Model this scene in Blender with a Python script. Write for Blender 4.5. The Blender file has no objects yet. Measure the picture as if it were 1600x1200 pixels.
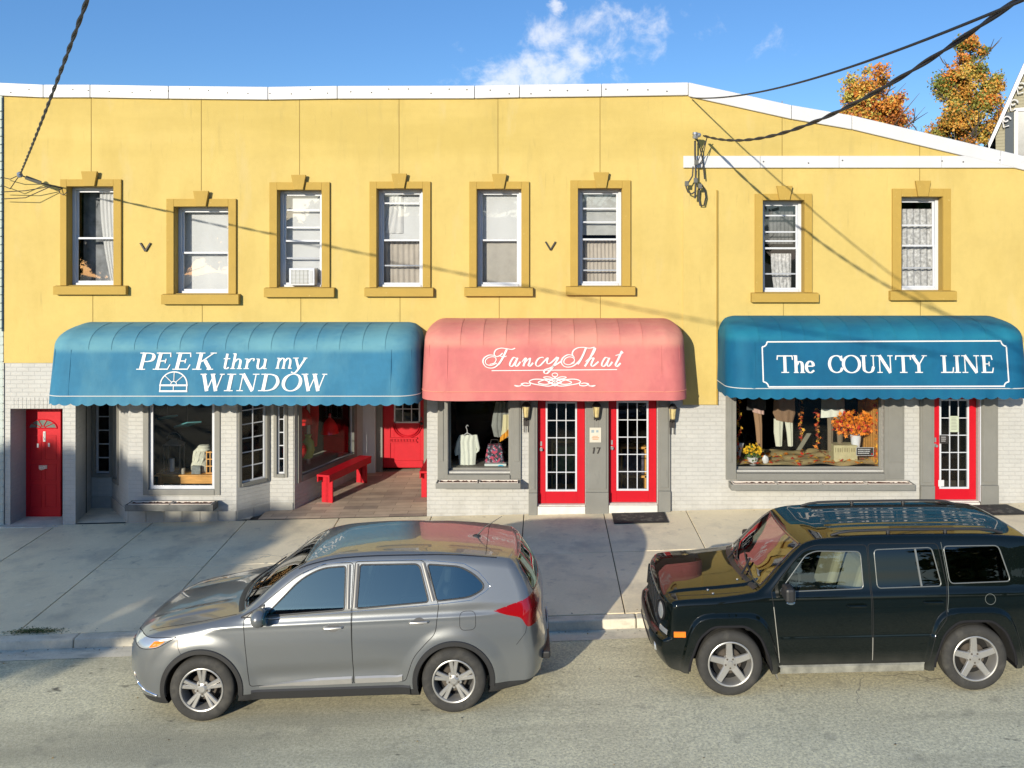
import bpy, bmesh, math, random
import numpy as np
from mathutils import Vector, Matrix
random.seed(7)
SC = bpy.context.scene
COL = SC.collection
R = math.radians

# ------------------------------------------------------------------ camera
F_PX = 1380.0            # focal length in pixels of the 1600 px wide photograph
CAM_Y, CAM_Z = -15.86, 4.85
cam = bpy.data.cameras.new('camera')
cam.lens = F_PX/1600*36; cam.sensor_width = 36
cam.shift_x = -50/1600; cam.shift_y = -200/1600
cam.clip_start = .1; cam.clip_end = 2000
co = bpy.data.objects.new('camera', cam); COL.objects.link(co)
co.location = (0, CAM_Y, CAM_Z); co.rotation_euler = (R(90), 0, 0)
SC.camera = co

# ------------------------------------------------------------------ light
SUN_DIR = Vector((.45, 1.0, -.29)).normalized()          # the way the light travels
ELEV = math.asin(-SUN_DIR.z)
sd = bpy.data.lights.new('sun', 'SUN'); sd.energy = 2.5; sd.angle = R(.55); sd.color = (1.0, .915, .75)
so = bpy.data.objects.new('sun', sd); COL.objects.link(so)
so.rotation_euler = SUN_DIR.to_track_quat('-Z', 'Y').to_euler(); so.location = (-9, -30, 20)
W = bpy.data.worlds.new('World'); SC.world = W; W.use_nodes = True
nt = W.node_tree; nt.nodes.clear()
def N(t, tree=None, **kw):
    n = (tree or nt).nodes.new(t)
    for k, v in kw.items(): setattr(n, k, v)
    return n
SKY_GAMMA, SKY_VALUE = 1.6, 2.2
sky = N('ShaderNodeTexSky', sky_type='NISHITA', sun_disc=False)
sky.sun_elevation = ELEV + R(6)
sky.sun_rotation = math.atan2(-SUN_DIR.x, -SUN_DIR.y)
sky.altitude = 200; sky.air_density = 1.0; sky.dust_density = .6; sky.ozone_density = 2.5
bg = N('ShaderNodeBackground'); bg.inputs[1].default_value = .15
out = N('ShaderNodeOutputWorld')
# thin autumn clouds, laid out on the sky's own directions
tc = N('ShaderNodeTexCoord')
def cloud(direction, stretch, lo, hi, scale, rot=0.0):
    sub = N('ShaderNodeVectorMath', operation='SUBTRACT'); sub.inputs[1].default_value = direction
    nt.links.new(tc.outputs['Generated'], sub.inputs[0])
    rt = N('ShaderNodeVectorRotate', rotation_type='Y_AXIS'); rt.inputs['Angle'].default_value = rot
    nt.links.new(sub.outputs[0], rt.inputs['Vector'])
    ml = N('ShaderNodeVectorMath', operation='MULTIPLY'); ml.inputs[1].default_value = stretch
    nt.links.new(rt.outputs[0], ml.inputs[0])
    ln = N('ShaderNodeVectorMath', operation='LENGTH'); nt.links.new(ml.outputs[0], ln.inputs[0])
    no = N('ShaderNodeTexNoise'); no.inputs['Scale'].default_value = scale; no.inputs['Detail'].default_value = 9
    no.inputs['Roughness'].default_value = .62; no.inputs['Distortion'].default_value = .25
    nt.links.new(tc.outputs['Generated'], no.inputs['Vector'])
    a = N('ShaderNodeMath', operation='SUBTRACT'); nt.links.new(no.outputs[0], a.inputs[0])
    b = N('ShaderNodeMath', operation='MULTIPLY'); nt.links.new(ln.outputs['Value'], b.inputs[0]); b.inputs[1].default_value = .30
    nt.links.new(b.outputs[0], a.inputs[1])
    mr = N('ShaderNodeMapRange', interpolation_type='SMOOTHSTEP'); mr.inputs[1].default_value = lo; mr.inputs[2].default_value = hi
    nt.links.new(a.outputs[0], mr.inputs[0]); return mr.outputs[0]
c1 = cloud((.030, .975, .222), (8.5, 0, 19), .22, .52, 22, R(22))
c2 = cloud((-.045, .975, .190), (20, 0, 50), .30, .50, 30)
c3 = cloud((.20, .95, .235), (9, 0, 20), .44, .80, 24)
c4 = cloud((.012, .975, .275), (60, 0, 60), .30, .55, 30)
def mx(a, b):
    m = N('ShaderNodeMath', operation='MAXIMUM'); nt.links.new(a, m.inputs[0]); nt.links.new(b, m.inputs[1]); return m.outputs[0]
cm = mx(mx(c1, c2), mx(c3, c4))
dm = N('ShaderNodeMath', operation='MULTIPLY'); dm.inputs[1].default_value = .6; nt.links.new(cm, dm.inputs[0])
mixc = N('ShaderNodeMixRGB'); mixc.inputs[2].default_value = (3.6, 3.5, 3.4, 1)
nt.links.new(dm.outputs[0], mixc.inputs[0])
gm = N('ShaderNodeGamma'); gm.inputs[1].default_value = SKY_GAMMA
sc0 = N('ShaderNodeVectorMath', operation='SCALE'); sc0.inputs['Scale'].default_value = .2
nt.links.new(sky.outputs[0], sc0.inputs[0]); nt.links.new(sc0.outputs[0], gm.inputs[0])
hs = N('ShaderNodeHueSaturation'); hs.inputs['Saturation'].default_value = 1.0; hs.inputs['Value'].default_value = SKY_VALUE
nt.links.new(gm.outputs[0], hs.inputs['Color'])
veil = N('ShaderNodeMixRGB'); veil.inputs[0].default_value = .5; veil.inputs[2].default_value = (.36, 1.02, 2.25, 1)   # flat blue added to even the sky and lift the ambient light
nt.links.new(hs.outputs[0], veil.inputs[1]); nt.links.new(veil.outputs[0], mixc.inputs[1])
nt.links.new(mixc.outputs[0], bg.inputs[0]); nt.links.new(bg.outputs[0], out.inputs[0])
SC.view_settings.view_transform = 'Standard'; SC.view_settings.look = 'None'
SC.view_settings.exposure = 1.18; SC.view_settings.gamma = 1
SC.view_settings.use_curve_mapping = False

# ------------------------------------------------------------------ helpers
def srgb(r, g, b):
    f = lambda c: (c/255/12.92) if c/255 <= .04045 else ((c/255+.055)/1.055)**2.4
    return (f(r), f(g), f(b))
PX = lambda px, y=0.0: (px-850)*(y-CAM_Y)/F_PX           # photo column -> X on the plane at depth y
PZ = lambda py, y=0.0: CAM_Z-(py-400)*(y-CAM_Y)/F_PX     # photo row -> Z on that plane

ROOT = {}
class MB:
    def __init__(s): s.v = []; s.f = []; s.m = []; s.mi = 0
    def add(s, vs, fs):
        o = len(s.v); s.v += [tuple(map(float, p)) for p in vs]
        for f in fs: s.f.append(tuple(i+o for i in f)); s.m.append(s.mi)
        return s
    def quad(s, a, b, c, d): return s.add([a, b, c, d], [(0, 1, 2, 3)])
    def box(s, x0, x1, y0, y1, z0, z1):
        return s.add([(x0,y0,z0),(x1,y0,z0),(x1,y1,z0),(x0,y1,z0),(x0,y0,z1),(x1,y0,z1),(x1,y1,z1),(x0,y1,z1)],
                     [(0,3,2,1),(4,5,6,7),(0,1,5,4),(1,2,6,5),(2,3,7,6),(3,0,4,7)])
    def obox(s, c, u, v, w):                      # oriented box: centre and three half vectors
        c, u, v, w = map(Vector, (c, u, v, w)); p = []
        for k in (-1, 1):
            for a, b in ((-1,-1),(1,-1),(1,1),(-1,1)): p.append(c+u*a+v*b+w*k)
        return s.add(p, [(0,3,2,1),(4,5,6,7),(0,1,5,4),(1,2,6,5),(2,3,7,6),(3,0,4,7)])
    def prism(s, pts, y0, y1):                    # polygon in x,z extruded along y
        n = len(pts)
        vs = [(x, y0, z) for x, z in pts]+[(x, y1, z) for x, z in pts]
        fs = [tuple(range(n)), tuple(range(2*n-1, n-1, -1))]+[(i, i+n, (i+1) % n+n, (i+1) % n) for i in range(n)]
        return s.add(vs, fs)
    def vprism(s, pts, z0, z1):                   # polygon in x,y extruded along z
        n = len(pts)
        vs = [(x, y, z0) for x, y in pts]+[(x, y, z1) for x, y in pts]
        fs = [tuple(range(n-1, -1, -1)), tuple(range(n, 2*n))]+[(i, (i+1) % n, (i+1) % n+n, i+n) for i in range(n)]
        return s.add(vs, fs)
    def xprism(s, pts, x0, x1):                   # polygon in y,z extruded along x
        n = len(pts)
        vs = [(x0, y, z) for y, z in pts]+[(x1, y, z) for y, z in pts]
        fs = [tuple(range(n)), tuple(range(2*n-1, n-1, -1))]+[(i, i+n, (i+1) % n+n, (i+1) % n) for i in range(n)]
        return s.add(vs, fs)
    def tube(s, path, r, n=8, cap=True):
        path = [Vector(p) for p in path]; m = len(path)
        rs = r if isinstance(r, (list, tuple)) else [r]*m
        up = None; rings = []
        for i, p in enumerate(path):
            t = (path[min(i+1, m-1)]-path[max(i-1, 0)]).normalized()
            if up is None: up = t.orthogonal().normalized()
            up = (up-t*up.dot(t)); up = up.normalized() if up.length > 1e-6 else t.orthogonal().normalized()
            b = t.cross(up)
            rings.append([p+(up*math.cos(2*math.pi*k/n)+b*math.sin(2*math.pi*k/n))*rs[i] for k in range(n)])
        vs = [q for rg in rings for q in rg]
        fs = [(i*n+k, i*n+(k+1) % n, (i+1)*n+(k+1) % n, (i+1)*n+k) for i in range(m-1) for k in range(n)]
        if cap: fs += [tuple(range(n-1, -1, -1)), tuple((m-1)*n+k for k in range(n))]
        return s.add(vs, fs)
    def lathe(s, prof, c=(0,0,0), axis='z', n=24, sx=1, sy=1):
        c = Vector(c); m = len(prof); vs = []
        for r, h in prof:
            for k in range(n):
                a = 2*math.pi*k/n; u, w = r*math.cos(a)*sx, r*math.sin(a)*sy
                vs.append(c+(Vector((u, w, h)) if axis == 'z' else Vector((u, h, w)) if axis == 'y' else Vector((h, u, w))))
        fs = []
        for i in range(m-1):
            for k in range(n):
                q = (i*n+k, i*n+(k+1) % n, (i+1)*n+(k+1) % n, (i+1)*n+k)
                fs.append(q if axis != 'y' else q[::-1])
        return s.add(vs, fs)
    def ball(s, c, rx, ry, rz, n=12, m=8, noise=0):
        prof = []
        o = len(s.v)
        for i in range(m+1):
            a = math.pi*i/m
            prof.append((math.sin(a), -math.cos(a)))
        vs = []
        for r, h in prof:
            for k in range(n):
                a = 2*math.pi*k/n; q = 1+random.uniform(-noise, noise)
                vs.append((c[0]+r*math.cos(a)*rx*q, c[1]+r*math.sin(a)*ry*q, c[2]+h*rz*q))
        fs = [(i*n+k, i*n+(k+1) % n, (i+1)*n+(k+1) % n, (i+1)*n+k) for i in range(m) for k in range(n)]
        return s.add(vs, fs)
    def wall(s, x0, x1, z0, z1, holes, y, thick=.2, z0f=None):   # holes: (x0,x1,z0,z1); reveal depth = thick
        xs = sorted({x0, x1, *[h[0] for h in holes], *[h[1] for h in holes]})
        zs = sorted({z0, z1, *[h[2] for h in holes], *[h[3] for h in holes]})
        xs = [x for x in xs if x0 <= x <= x1]; zs = [z for z in zs if z0 <= z <= z1]
        lo = z0f or (lambda x: z0)
        for i in range(len(xs)-1):
            for j in range(len(zs)-1):
                cx, cz = (xs[i]+xs[i+1])/2, (zs[j]+zs[j+1])/2
                if any(h[0] < cx < h[1] and h[2] < cz < h[3] for h in holes): continue
                za = [lo(xs[i]) if j == 0 else zs[j], lo(xs[i+1]) if j == 0 else zs[j]]
                s.quad((xs[i], y, za[0]), (xs[i+1], y, za[1]), (xs[i+1], y, zs[j+1]), (xs[i], y, zs[j+1]))
        for a, b, c, d in holes:
            s.quad((a, y, c), (a, y, d), (a, y+thick, d), (a, y+thick, c))
            s.quad((b, y, d), (b, y, c), (b, y+thick, c), (b, y+thick, d))
            s.quad((a, y, d), (b, y, d), (b, y+thick, d), (a, y+thick, d))
            s.quad((b, y, c), (a, y, c), (a, y+thick, c), (b, y+thick, c))
        return s
    def build(s, name, mats, parent=None, label=None, smooth=False, bevel=0, sharp=35, normals=None):
        me = bpy.data.meshes.new(name)
        if parent is not None:
            og = ROOT[parent]
        else: og = (0, 0, 0)
        me.from_pydata([(p[0]-og[0], p[1]-og[1], p[2]-og[2]) for p in s.v], [], s.f)
        mats = mats if isinstance(mats, (list, tuple)) else [mats]
        for m in mats: me.materials.append(m)
        if len(mats) > 1: me.polygons.foreach_set('material_index', s.m)
        if smooth:
            me.polygons.foreach_set('use_smooth', [True]*len(me.polygons))
            if sharp: me.set_sharp_from_angle(angle=R(sharp))
        me.update()
        if normals is not None: me.normals_split_custom_set_from_vertices(normals)
        o = bpy.data.objects.new(name, me); COL.objects.link(o)
        if parent is not None: o.parent = parent
        ROOT[o] = og
        if label: o['label'] = label
        if bevel:
            b = o.modifiers.new('bevel', 'BEVEL'); b.width = bevel; b.segments = 2; b.limit_method = 'ANGLE'; b.angle_limit = R(40)
        return o
def thing(name, label, cat, loc=(0,0,0), group=None, local=False, rot=None):
    o = bpy.data.objects.new(name, None); COL.objects.link(o); o.location = loc
    o.empty_display_size = .2
    if rot: o.rotation_euler = rot
    o['label'] = label; o['category'] = cat
    if group: o['group'] = group
    ROOT[o] = (0, 0, 0) if local else tuple(loc)
    return o
def tag(o, label, cat, group=None, kind=None):
    o['label'] = label; o['category'] = cat
    if group: o['group'] = group
    if kind: o['kind'] = kind
    return o
def struct(name, mb, m, **k):
    o = mb.build(name, m, **k); o['kind'] = 'structure'; return o

# ------------------------------------------------------------------ materials
def mat(name, col, rough=.6, metal=0, var=.0, vs=3, bump=0, bs=60, coat=0, spec=.5, emis=0, detail=4, sheen=0, var2=0, vs2=40, stretch=None):
    m = bpy.data.materials.new(name); m.use_nodes = True; t = m.node_tree
    p = t.nodes['Principled BSDF']
    p.inputs['Base Color'].default_value = (*col, 1); p.inputs['Roughness'].default_value = rough
    p.inputs['Metallic'].default_value = metal; p.inputs['Coat Weight'].default_value = coat
    p.inputs['Coat Roughness'].default_value = .03; p.inputs['Specular IOR Level'].default_value = spec
    if sheen: p.inputs['Sheen Weight'].default_value = sheen
    if emis: p.inputs['Emission Color'].default_value = (*col, 1); p.inputs['Emission Strength'].default_value = emis
    if var or bump or var2:
        c = t.nodes.new('ShaderNodeTexCoord'); vec = c.outputs['Object']
        if stretch:
            mp = t.nodes.new('ShaderNodeMapping'); mp.inputs['Scale'].default_value = stretch
            t.links.new(vec, mp.inputs[0]); vec = mp.outputs[0]
    last = None
    def layer(amount, scale, prev):
        n = t.nodes.new('ShaderNodeTexNoise'); n.inputs['Scale'].default_value = scale; n.inputs['Detail'].default_value = detail
        n.inputs['Roughness'].default_value = .6
        t.links.new(vec, n.inputs['Vector'])
        r = t.nodes.new('ShaderNodeMapRange'); r.inputs[1].default_value = .28; r.inputs[2].default_value = .72
        r.inputs[3].default_value = 1-amount; r.inputs[4].default_value = 1+amount
        t.links.new(n.outputs[0], r.inputs[0])
        x = t.nodes.new('ShaderNodeVectorMath'); x.operation = 'SCALE'
        if prev is None: x.inputs[0].default_value = col
        else: t.links.new(prev, x.inputs[0])
        t.links.new(r.outputs[0], x.inputs['Scale']); return x.outputs[0]
    if var: last = layer(var, vs, last)
    if var2: last = layer(var2, vs2, last)
    if last is not None: t.links.new(last, p.inputs['Base Color'])
    if bump:
        n = t.nodes.new('ShaderNodeTexNoise'); n.inputs['Scale'].default_value = bs; n.inputs['Detail'].default_value = 5
        t.links.new(vec, n.inputs['Vector'])
        b = t.nodes.new('ShaderNodeBump'); b.inputs['Strength'].default_value = 1; b.inputs['Distance'].default_value = bump
        t.links.new(n.outputs[0], b.inputs['Height']); t.links.new(b.outputs[0], p.inputs['Normal'])
    return m
def overlay(m, col, lo, hi, scale, stretch=(1,1,1), amount=1.0, zmin=None, zmax=None, detail=5, off=(0,0,0)):
    """stains with a shape of their own: mixes col in where noise passes lo..hi (optionally between two heights)"""
    t = m.node_tree; p = t.nodes['Principled BSDF']; bc = p.inputs['Base Color']
    c = t.nodes.new('ShaderNodeTexCoord'); mp = t.nodes.new('ShaderNodeMapping'); mp.inputs['Scale'].default_value = stretch
    mp.inputs['Location'].default_value = off
    t.links.new(c.outputs['Object'], mp.inputs[0])
    n = t.nodes.new('ShaderNodeTexNoise'); n.inputs['Scale'].default_value = scale; n.inputs['Detail'].default_value = detail; n.inputs['Roughness'].default_value = .6
    t.links.new(mp.outputs[0], n.inputs['Vector'])
    r = t.nodes.new('ShaderNodeMapRange'); r.inputs[1].default_value = lo; r.inputs[2].default_value = hi; r.inputs[4].default_value = amount
    t.links.new(n.outputs[0], r.inputs[0]); fac = r.outputs[0]
    if zmin is not None:
        sp = t.nodes.new('ShaderNodeSeparateXYZ'); t.links.new(c.outputs['Object'], sp.inputs[0])
        q = t.nodes.new('ShaderNodeMapRange'); q.interpolation_type = 'SMOOTHSTEP'
        q.inputs[1].default_value = zmin; q.inputs[2].default_value = zmax
        t.links.new(sp.outputs['Z'], q.inputs[0])
        u = t.nodes.new('ShaderNodeMath'); u.operation = 'MULTIPLY'; t.links.new(fac, u.inputs[0]); t.links.new(q.outputs[0], u.inputs[1]); fac = u.outputs[0]
    x = t.nodes.new('ShaderNodeMixRGB'); x.inputs[2].default_value = (*col, 1)
    if bc.is_linked: t.links.new(bc.links[0].from_socket, x.inputs[1])
    else: x.inputs[1].default_value = bc.default_value[:]
    t.links.new(fac, x.inputs[0]); t.links.new(x.outputs[0], bc); return m
def glass(name, tint=(.8,.85,.85), refl=.12, rough=.015, maxr=.9, bump=0, gcol=(1,1,1)):
    m = bpy.data.materials.new(name); m.use_nodes = True; t = m.node_tree; t.nodes.remove(t.nodes['Principled BSDF'])
    g = t.nodes.new('ShaderNodeBsdfGlossy'); g.inputs['Roughness'].default_value = rough; g.inputs[0].default_value = (*gcol, 1)
    tr = t.nodes.new('ShaderNodeBsdfTransparent'); tr.inputs[0].default_value = (*tint, 1)
    lw = t.nodes.new('ShaderNodeLayerWeight'); lw.inputs[0].default_value = .35
    r = t.nodes.new('ShaderNodeMapRange'); r.inputs[3].default_value = refl; r.inputs[4].default_value = maxr
    t.links.new(lw.outputs['Fresnel'], r.inputs[0])
    x = t.nodes.new('ShaderNodeMixShader'); t.links.new(r.outputs[0], x.inputs[0]); t.links.new(tr.outputs[0], x.inputs[1]); t.links.new(g.outputs[0], x.inputs[2])
    if bump:
        c = t.nodes.new('ShaderNodeTexCoord'); n = t.nodes.new('ShaderNodeTexNoise'); n.inputs['Scale'].default_value = 1.4; n.inputs['Detail'].default_value = 1
        t.links.new(c.outputs['Object'], n.inputs['Vector']); b = t.nodes.new('ShaderNodeBump'); b.inputs['Distance'].default_value = bump
        t.links.new(n.outputs[0], b.inputs['Height']); t.links.new(b.outputs[0], g.inputs['Normal'])
    t.links.new(x.outputs[0], t.nodes['Material Output'].inputs[0]); return m
def brick_mat(name, col, bw=.215, bh=.075, depth=.006, mort=.75, rough=.6, sx=1.0):
    m = mat(name, col, rough, var=.07, vs=2.2, var2=.04, vs2=30); t = m.node_tree; p = t.nodes['Principled BSDF']
    c = t.nodes.new('ShaderNodeTexCoord'); sp = t.nodes.new('ShaderNodeSeparateXYZ'); t.links.new(c.outputs['Object'], sp.inputs[0])
    ad = t.nodes.new('ShaderNodeMath'); ad.operation = 'ADD'; t.links.new(sp.outputs['X'], ad.inputs[0])
    my = t.nodes.new('ShaderNodeMath'); my.operation = 'MULTIPLY'; my.inputs[1].default_value = sx; t.links.new(sp.outputs['Y'], my.inputs[0]); t.links.new(my.outputs[0], ad.inputs[1])
    cb = t.nodes.new('ShaderNodeCombineXYZ'); t.links.new(ad.outputs[0], cb.inputs[0]); t.links.new(sp.outputs['Z'], cb.inputs[1])
    b = t.nodes.new('ShaderNodeTexBrick'); b.inputs['Scale'].default_value = 1; b.inputs['Brick Width'].default_value = bw; b.inputs['Row Height'].default_value = bh
    b.inputs['Mortar Size'].default_value = .006; b.inputs['Mortar Smooth'].default_value = .6
    b.inputs['Color1'].default_value = (1,1,1,1); b.inputs['Color2'].default_value = (.96,.96,.965,1); b.inputs['Mortar'].default_value = (mort,mort,mort*1.01,1)
    t.links.new(cb.outputs[0], b.inputs['Vector'])
    x = t.nodes.new('ShaderNodeMixRGB'); x.blend_type = 'MULTIPLY'; x.inputs[0].default_value = 1
    t.links.new(p.inputs['Base Color'].links[0].from_socket, x.inputs[1]); t.links.new(b.outputs['Color'], x.inputs[2]); t.links.new(x.outputs[0], p.inputs['Base Color'])
    iv = t.nodes.new('ShaderNodeMath'); iv.operation = 'SUBTRACT'; iv.inputs[0].default_value = 1; t.links.new(b.outputs['Fac'], iv.inputs[1])
    n = t.nodes.new('ShaderNodeTexNoise'); n.inputs['Scale'].default_value = 25; t.links.new(c.outputs['Object'], n.inputs['Vector'])
    mn = t.nodes.new('ShaderNodeMath'); mn.operation = 'MULTIPLY_ADD'; mn.inputs[1].default_value = .5; t.links.new(n.outputs[0], mn.inputs[0]); t.links.new(iv.outputs[0], mn.inputs[2])
    bp = t.nodes.new('ShaderNodeBump'); bp.inputs['Distance'].default_value = depth; t.links.new(mn.outputs[0], bp.inputs['Height']); t.links.new(bp.outputs[0], p.inputs['Normal'])
    return m
M = {}
M['stucco'] = mat('yellow_stucco', (.535,.40,.125), .85, var=.07, vs=.9, var2=.03, vs2=9, bump=.004, bs=90)
overlay(M['stucco'], (.43,.31,.08), .50, .72, 1.6, (1, 1, .35), .45)
overlay(M['stucco'], (.42,.31,.075), .40, .58, .5, (.25, 1, 1.6), .5, zmin=6.45, zmax=6.8)
overlay(M['stucco'], (.33,.26,.09), .56, .78, 5, (1, 1, .13), .5, zmin=4.6, zmax=7.6)
overlay(M['stucco'], (.52,.42,.20), .58, .72, 2.3, (1, 1, .25), .4)
overlay(M['stucco'], (.30,.23,.08), .62, .74, 14, (1, 1, .10), .35)
M['trim'] = mat('ochre_trim', (.40,.26,.05), .8, var=.05, vs=3, bump=.002, bs=110)
overlay(M['trim'], (.30,.20,.04), .60, .76, 7, (1,1,.5), .35)
M['seam'] = mat('stucco_joint', (.24,.165,.04), .9)
M['white'] = mat('white_metal_paint', (.56,.56,.57), .45, var=.04, vs=2, bump=.003, bs=3)
overlay(M['white'], (.35,.36,.36), .68, .78, 9, (1,1,1), .5)
M['vinyl'] = mat('white_vinyl', (.54,.56,.60), .35, var=.03, vs=5)
M['brick'] = brick_mat('painted_brick', (.435,.43,.405), mort=.93, depth=.0035)
overlay(M['brick'], (.33,.33,.32), .60, .85, 6, (1,1,.6), .30)
M['grey'] = mat('grey_trim_paint', (.19,.187,.168), .5, var=.07, vs=3, bump=.001, bs=50)
overlay(M['grey'], (.10,.10,.09), .60, .8, 12, (1,1,.3), .4)
M['red'] = mat('red_door_paint', (.47,.003,.013), .45, spec=.3, var=.05, vs=4)
M['red2'] = mat('bright_red_paint', (.45,.004,.014), .5, spec=.3, var=.08, vs=4)
M['glass'] = glass('shop_glass', (.88,.90,.90), .016, maxr=.35, bump=.0006)
M['glass2'] = glass('upper_glass', (.85,.86,.88), .09, maxr=.5, bump=.0015)
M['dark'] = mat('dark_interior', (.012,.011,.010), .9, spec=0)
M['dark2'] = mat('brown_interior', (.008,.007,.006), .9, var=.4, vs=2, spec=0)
M['roof'] = mat('flat_roof_felt', (.10,.10,.10), .9, var=.2)
M['concrete'] = mat('sidewalk_concrete', (.78,.67,.465), .85, var=.11, vs=.9, var2=.05, vs2=35, bump=.0015, bs=120)
overlay(M['concrete'], (.38,.34,.27), .50, .76, 1.6, (1,1,1), .65)
overlay(M['concrete'], (.22,.20,.17), .60, .70, 5, (1,1,1), .30)
overlay(M['concrete'], (.92,.84,.66), .62, .72, 7, (1,1,1), .3)
overlay(M['concrete'], (.12,.11,.10), .70, .76, 13, (1,1,1), .5)
M['curb'] = mat('curb_concrete', (.60,.55,.44), .85, var=.18, vs=3, var2=.08, vs2=40, bump=.003, bs=60)
overlay(M['curb'], (.17,.16,.14), .56, .75, 2.5, (1,3,3), .6)
M['joint'] = mat('joint_dirt', (.07,.065,.055), .95)
M['asphalt'] = mat('worn_asphalt', (.64,.59,.40), .9, var=.10, vs=.7, var2=.38, vs2=34, bump=.004, bs=110, detail=6)
overlay(M['asphalt'], (.74,.70,.58), .60, .70, 55, (1,1,1), .75, detail=2)
overlay(M['asphalt'], (.17,.16,.13), .60, .70, 60, (1,1,1), .7, detail=2)
overlay(M['asphalt'], (.32,.29,.20), .48, .66, .6, (.18,1.4,1), .7)
overlay(M['asphalt'], (.26,.24,.18), .58, .72, 3.5, (1,1,1), .5)
overlay(M['asphalt'], (.035,.033,.03), .69, .73, 2.6, (.7,1.3,1), .8, detail=3, off=(3,1,0))
def cracks(m, scale, width, lo, hi, col, seedoff):
    t = m.node_tree; p = t.nodes['Principled BSDF']; bc = p.inputs['Base Color']
    c = t.nodes.new('ShaderNodeTexCoord'); n = t.nodes.new('ShaderNodeTexNoise'); n.inputs['Scale'].default_value = 3.0; n.inputs['Detail'].default_value = 6; t.links.new(c.outputs['Object'], n.inputs['Vector'])
    mx_ = t.nodes.new('ShaderNodeVectorMath'); mx_.operation = 'MULTIPLY_ADD'; mx_.inputs[1].default_value = (.35,.35,.35); t.links.new(n.outputs['Color'], mx_.inputs[0]); t.links.new(c.outputs['Object'], mx_.inputs[2])
    v = t.nodes.new('ShaderNodeTexVoronoi'); v.feature = 'DISTANCE_TO_EDGE'; v.inputs['Scale'].default_value = scale; t.links.new(mx_.outputs[0], v.inputs['Vector'])
    a = t.nodes.new('ShaderNodeMapRange'); a.inputs[1].default_value = width; a.inputs[2].default_value = 0; t.links.new(v.outputs['Distance'], a.inputs[0])
    mp = t.nodes.new('ShaderNodeMapping'); mp.inputs['Location'].default_value = seedoff; t.links.new(c.outputs['Object'], mp.inputs[0])
    k = t.nodes.new('ShaderNodeTexNoise'); k.inputs['Scale'].default_value = .5; k.inputs['Detail'].default_value = 2; t.links.new(mp.outputs[0], k.inputs['Vector'])
    b = t.nodes.new('ShaderNodeMapRange'); b.inputs[1].default_value = lo; b.inputs[2].default_value = hi; t.links.new(k.outputs[0], b.inputs[0])
    q = t.nodes.new('ShaderNodeMath'); q.operation = 'MULTIPLY'; t.links.new(a.outputs[0], q.inputs[0]); t.links.new(b.outputs[0], q.inputs[1])
    x = t.nodes.new('ShaderNodeMixRGB'); x.inputs[2].default_value = (*col, 1); t.links.new(bc.links[0].from_socket, x.inputs[1]); t.links.new(q.outputs[0], x.inputs[0]); t.links.new(x.outputs[0], bc)
cracks(M['asphalt'], .55, .005, .57, .68, (.22,.20,.16), (2,5,0)); cracks(M['concrete'], .4, .004, .60, .68, (.30,.28,.24), (7,1,0))
overlay(M['brick'], (.25,.24,.21), .40, .75, 5, (1,1,.6), .55, zmin=.75, zmax=.10)
overlay(M['brick'], (.30,.30,.28), .66, .70, 26, (1,1,1.5), .5)
overlay(M['trim'], (.55,.42,.16), .64, .70, 18, (1,1,1), .5)
overlay(M['red'], (.30,.01,.015), .60, .75, 6, (1,1,.4), .4)
M['paver'] = mat('entry_pavers', (.20,.165,.135), .7, var=.25, vs=2.5, var2=.12, vs2=25, bump=.001)
M['rubber'] = mat('black_rubber', (.02,.02,.02), .75, bump=.002, bs=90)
M['wood'] = mat('pine_wood', (.66,.33,.08), .5, var=.2, vs=6, stretch=(1,1,6))
M['iron'] = mat('aged_iron', (.035,.03,.028), .5, metal=.3)
M['steel'] = mat('galvanised_steel', (.45,.46,.47), .4, metal=.8, var=.1, vs=20)
M['cable'] = mat('black_cable', (.02,.02,.022), .6)
M['soil'] = mat('dry_soil', (.10,.045,.03), .95, var=.5, vs=40, bump=.01, bs=60)
# ------------------------------------------------------------------ ground
SL = .0225
def road_z(x, y=0): return -.015+SL*x
def walk_z(x, y): return .22+SL*x+.025*y
def curb_y(x): return -4.45+.03*x
g = MB(); g.quad((-400,-400,-.08-SL*400), (400,-400,-.08+SL*400), (400,400,-.08+SL*400), (-400,400,-.08-SL*400))
struct('ground', g, mat('ground_earth', (.10,.11,.06), .95, var=.3, vs=.3))
g = MB(); xs = [-60+i*2 for i in range(61)]
for a, b in zip(xs[:-1], xs[1:]):
    g.quad((a,-17.2,road_z(a)), (b,-17.2,road_z(b)), (b,curb_y(b)+.05,road_z(b)), (a,curb_y(a)+.05,road_z(a)))
struct('road', g, M['asphalt'])
# concrete gutter pan, a thin sheet beside the kerb
g = MB()
for a, b in zip(xs[:-1], xs[1:]):
    g.quad((a,curb_y(a)-.28,road_z(a)+.005), (b,curb_y(b)-.28,road_z(b)+.005), (b,curb_y(b)+.01,road_z(b)+.008), (a,curb_y(a)+.01,road_z(a)+.008))
struct('gutter', g, M['curb'])
# kerb stones
g = MB(); x = -30.0
while x < 30:
    w = 2.4; a, b = x+.006, x+w-.006
    ya, yb = curb_y(a), curb_y(b)
    za, zb = road_z(a), road_z(b)
    ta, tb = walk_z(a, ya+.1), walk_z(b, yb+.1)
    vs = [(a,ya,za-.1),(b,yb,zb-.1),(b,yb+.20,zb-.1),(a,ya+.20,za-.1),(a,ya+.03,ta),(b,yb+.03,tb),(b,yb+.20,tb+.003),(a,ya+.20,ta+.003)]
    g.add(vs, [(0,3,2,1),(4,5,6,7),(0,1,5,4),(1,2,6,5),(2,3,7,6),(3,0,4,7)]); x += w
struct('kerb', g, M['curb'], bevel=.018)
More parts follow.
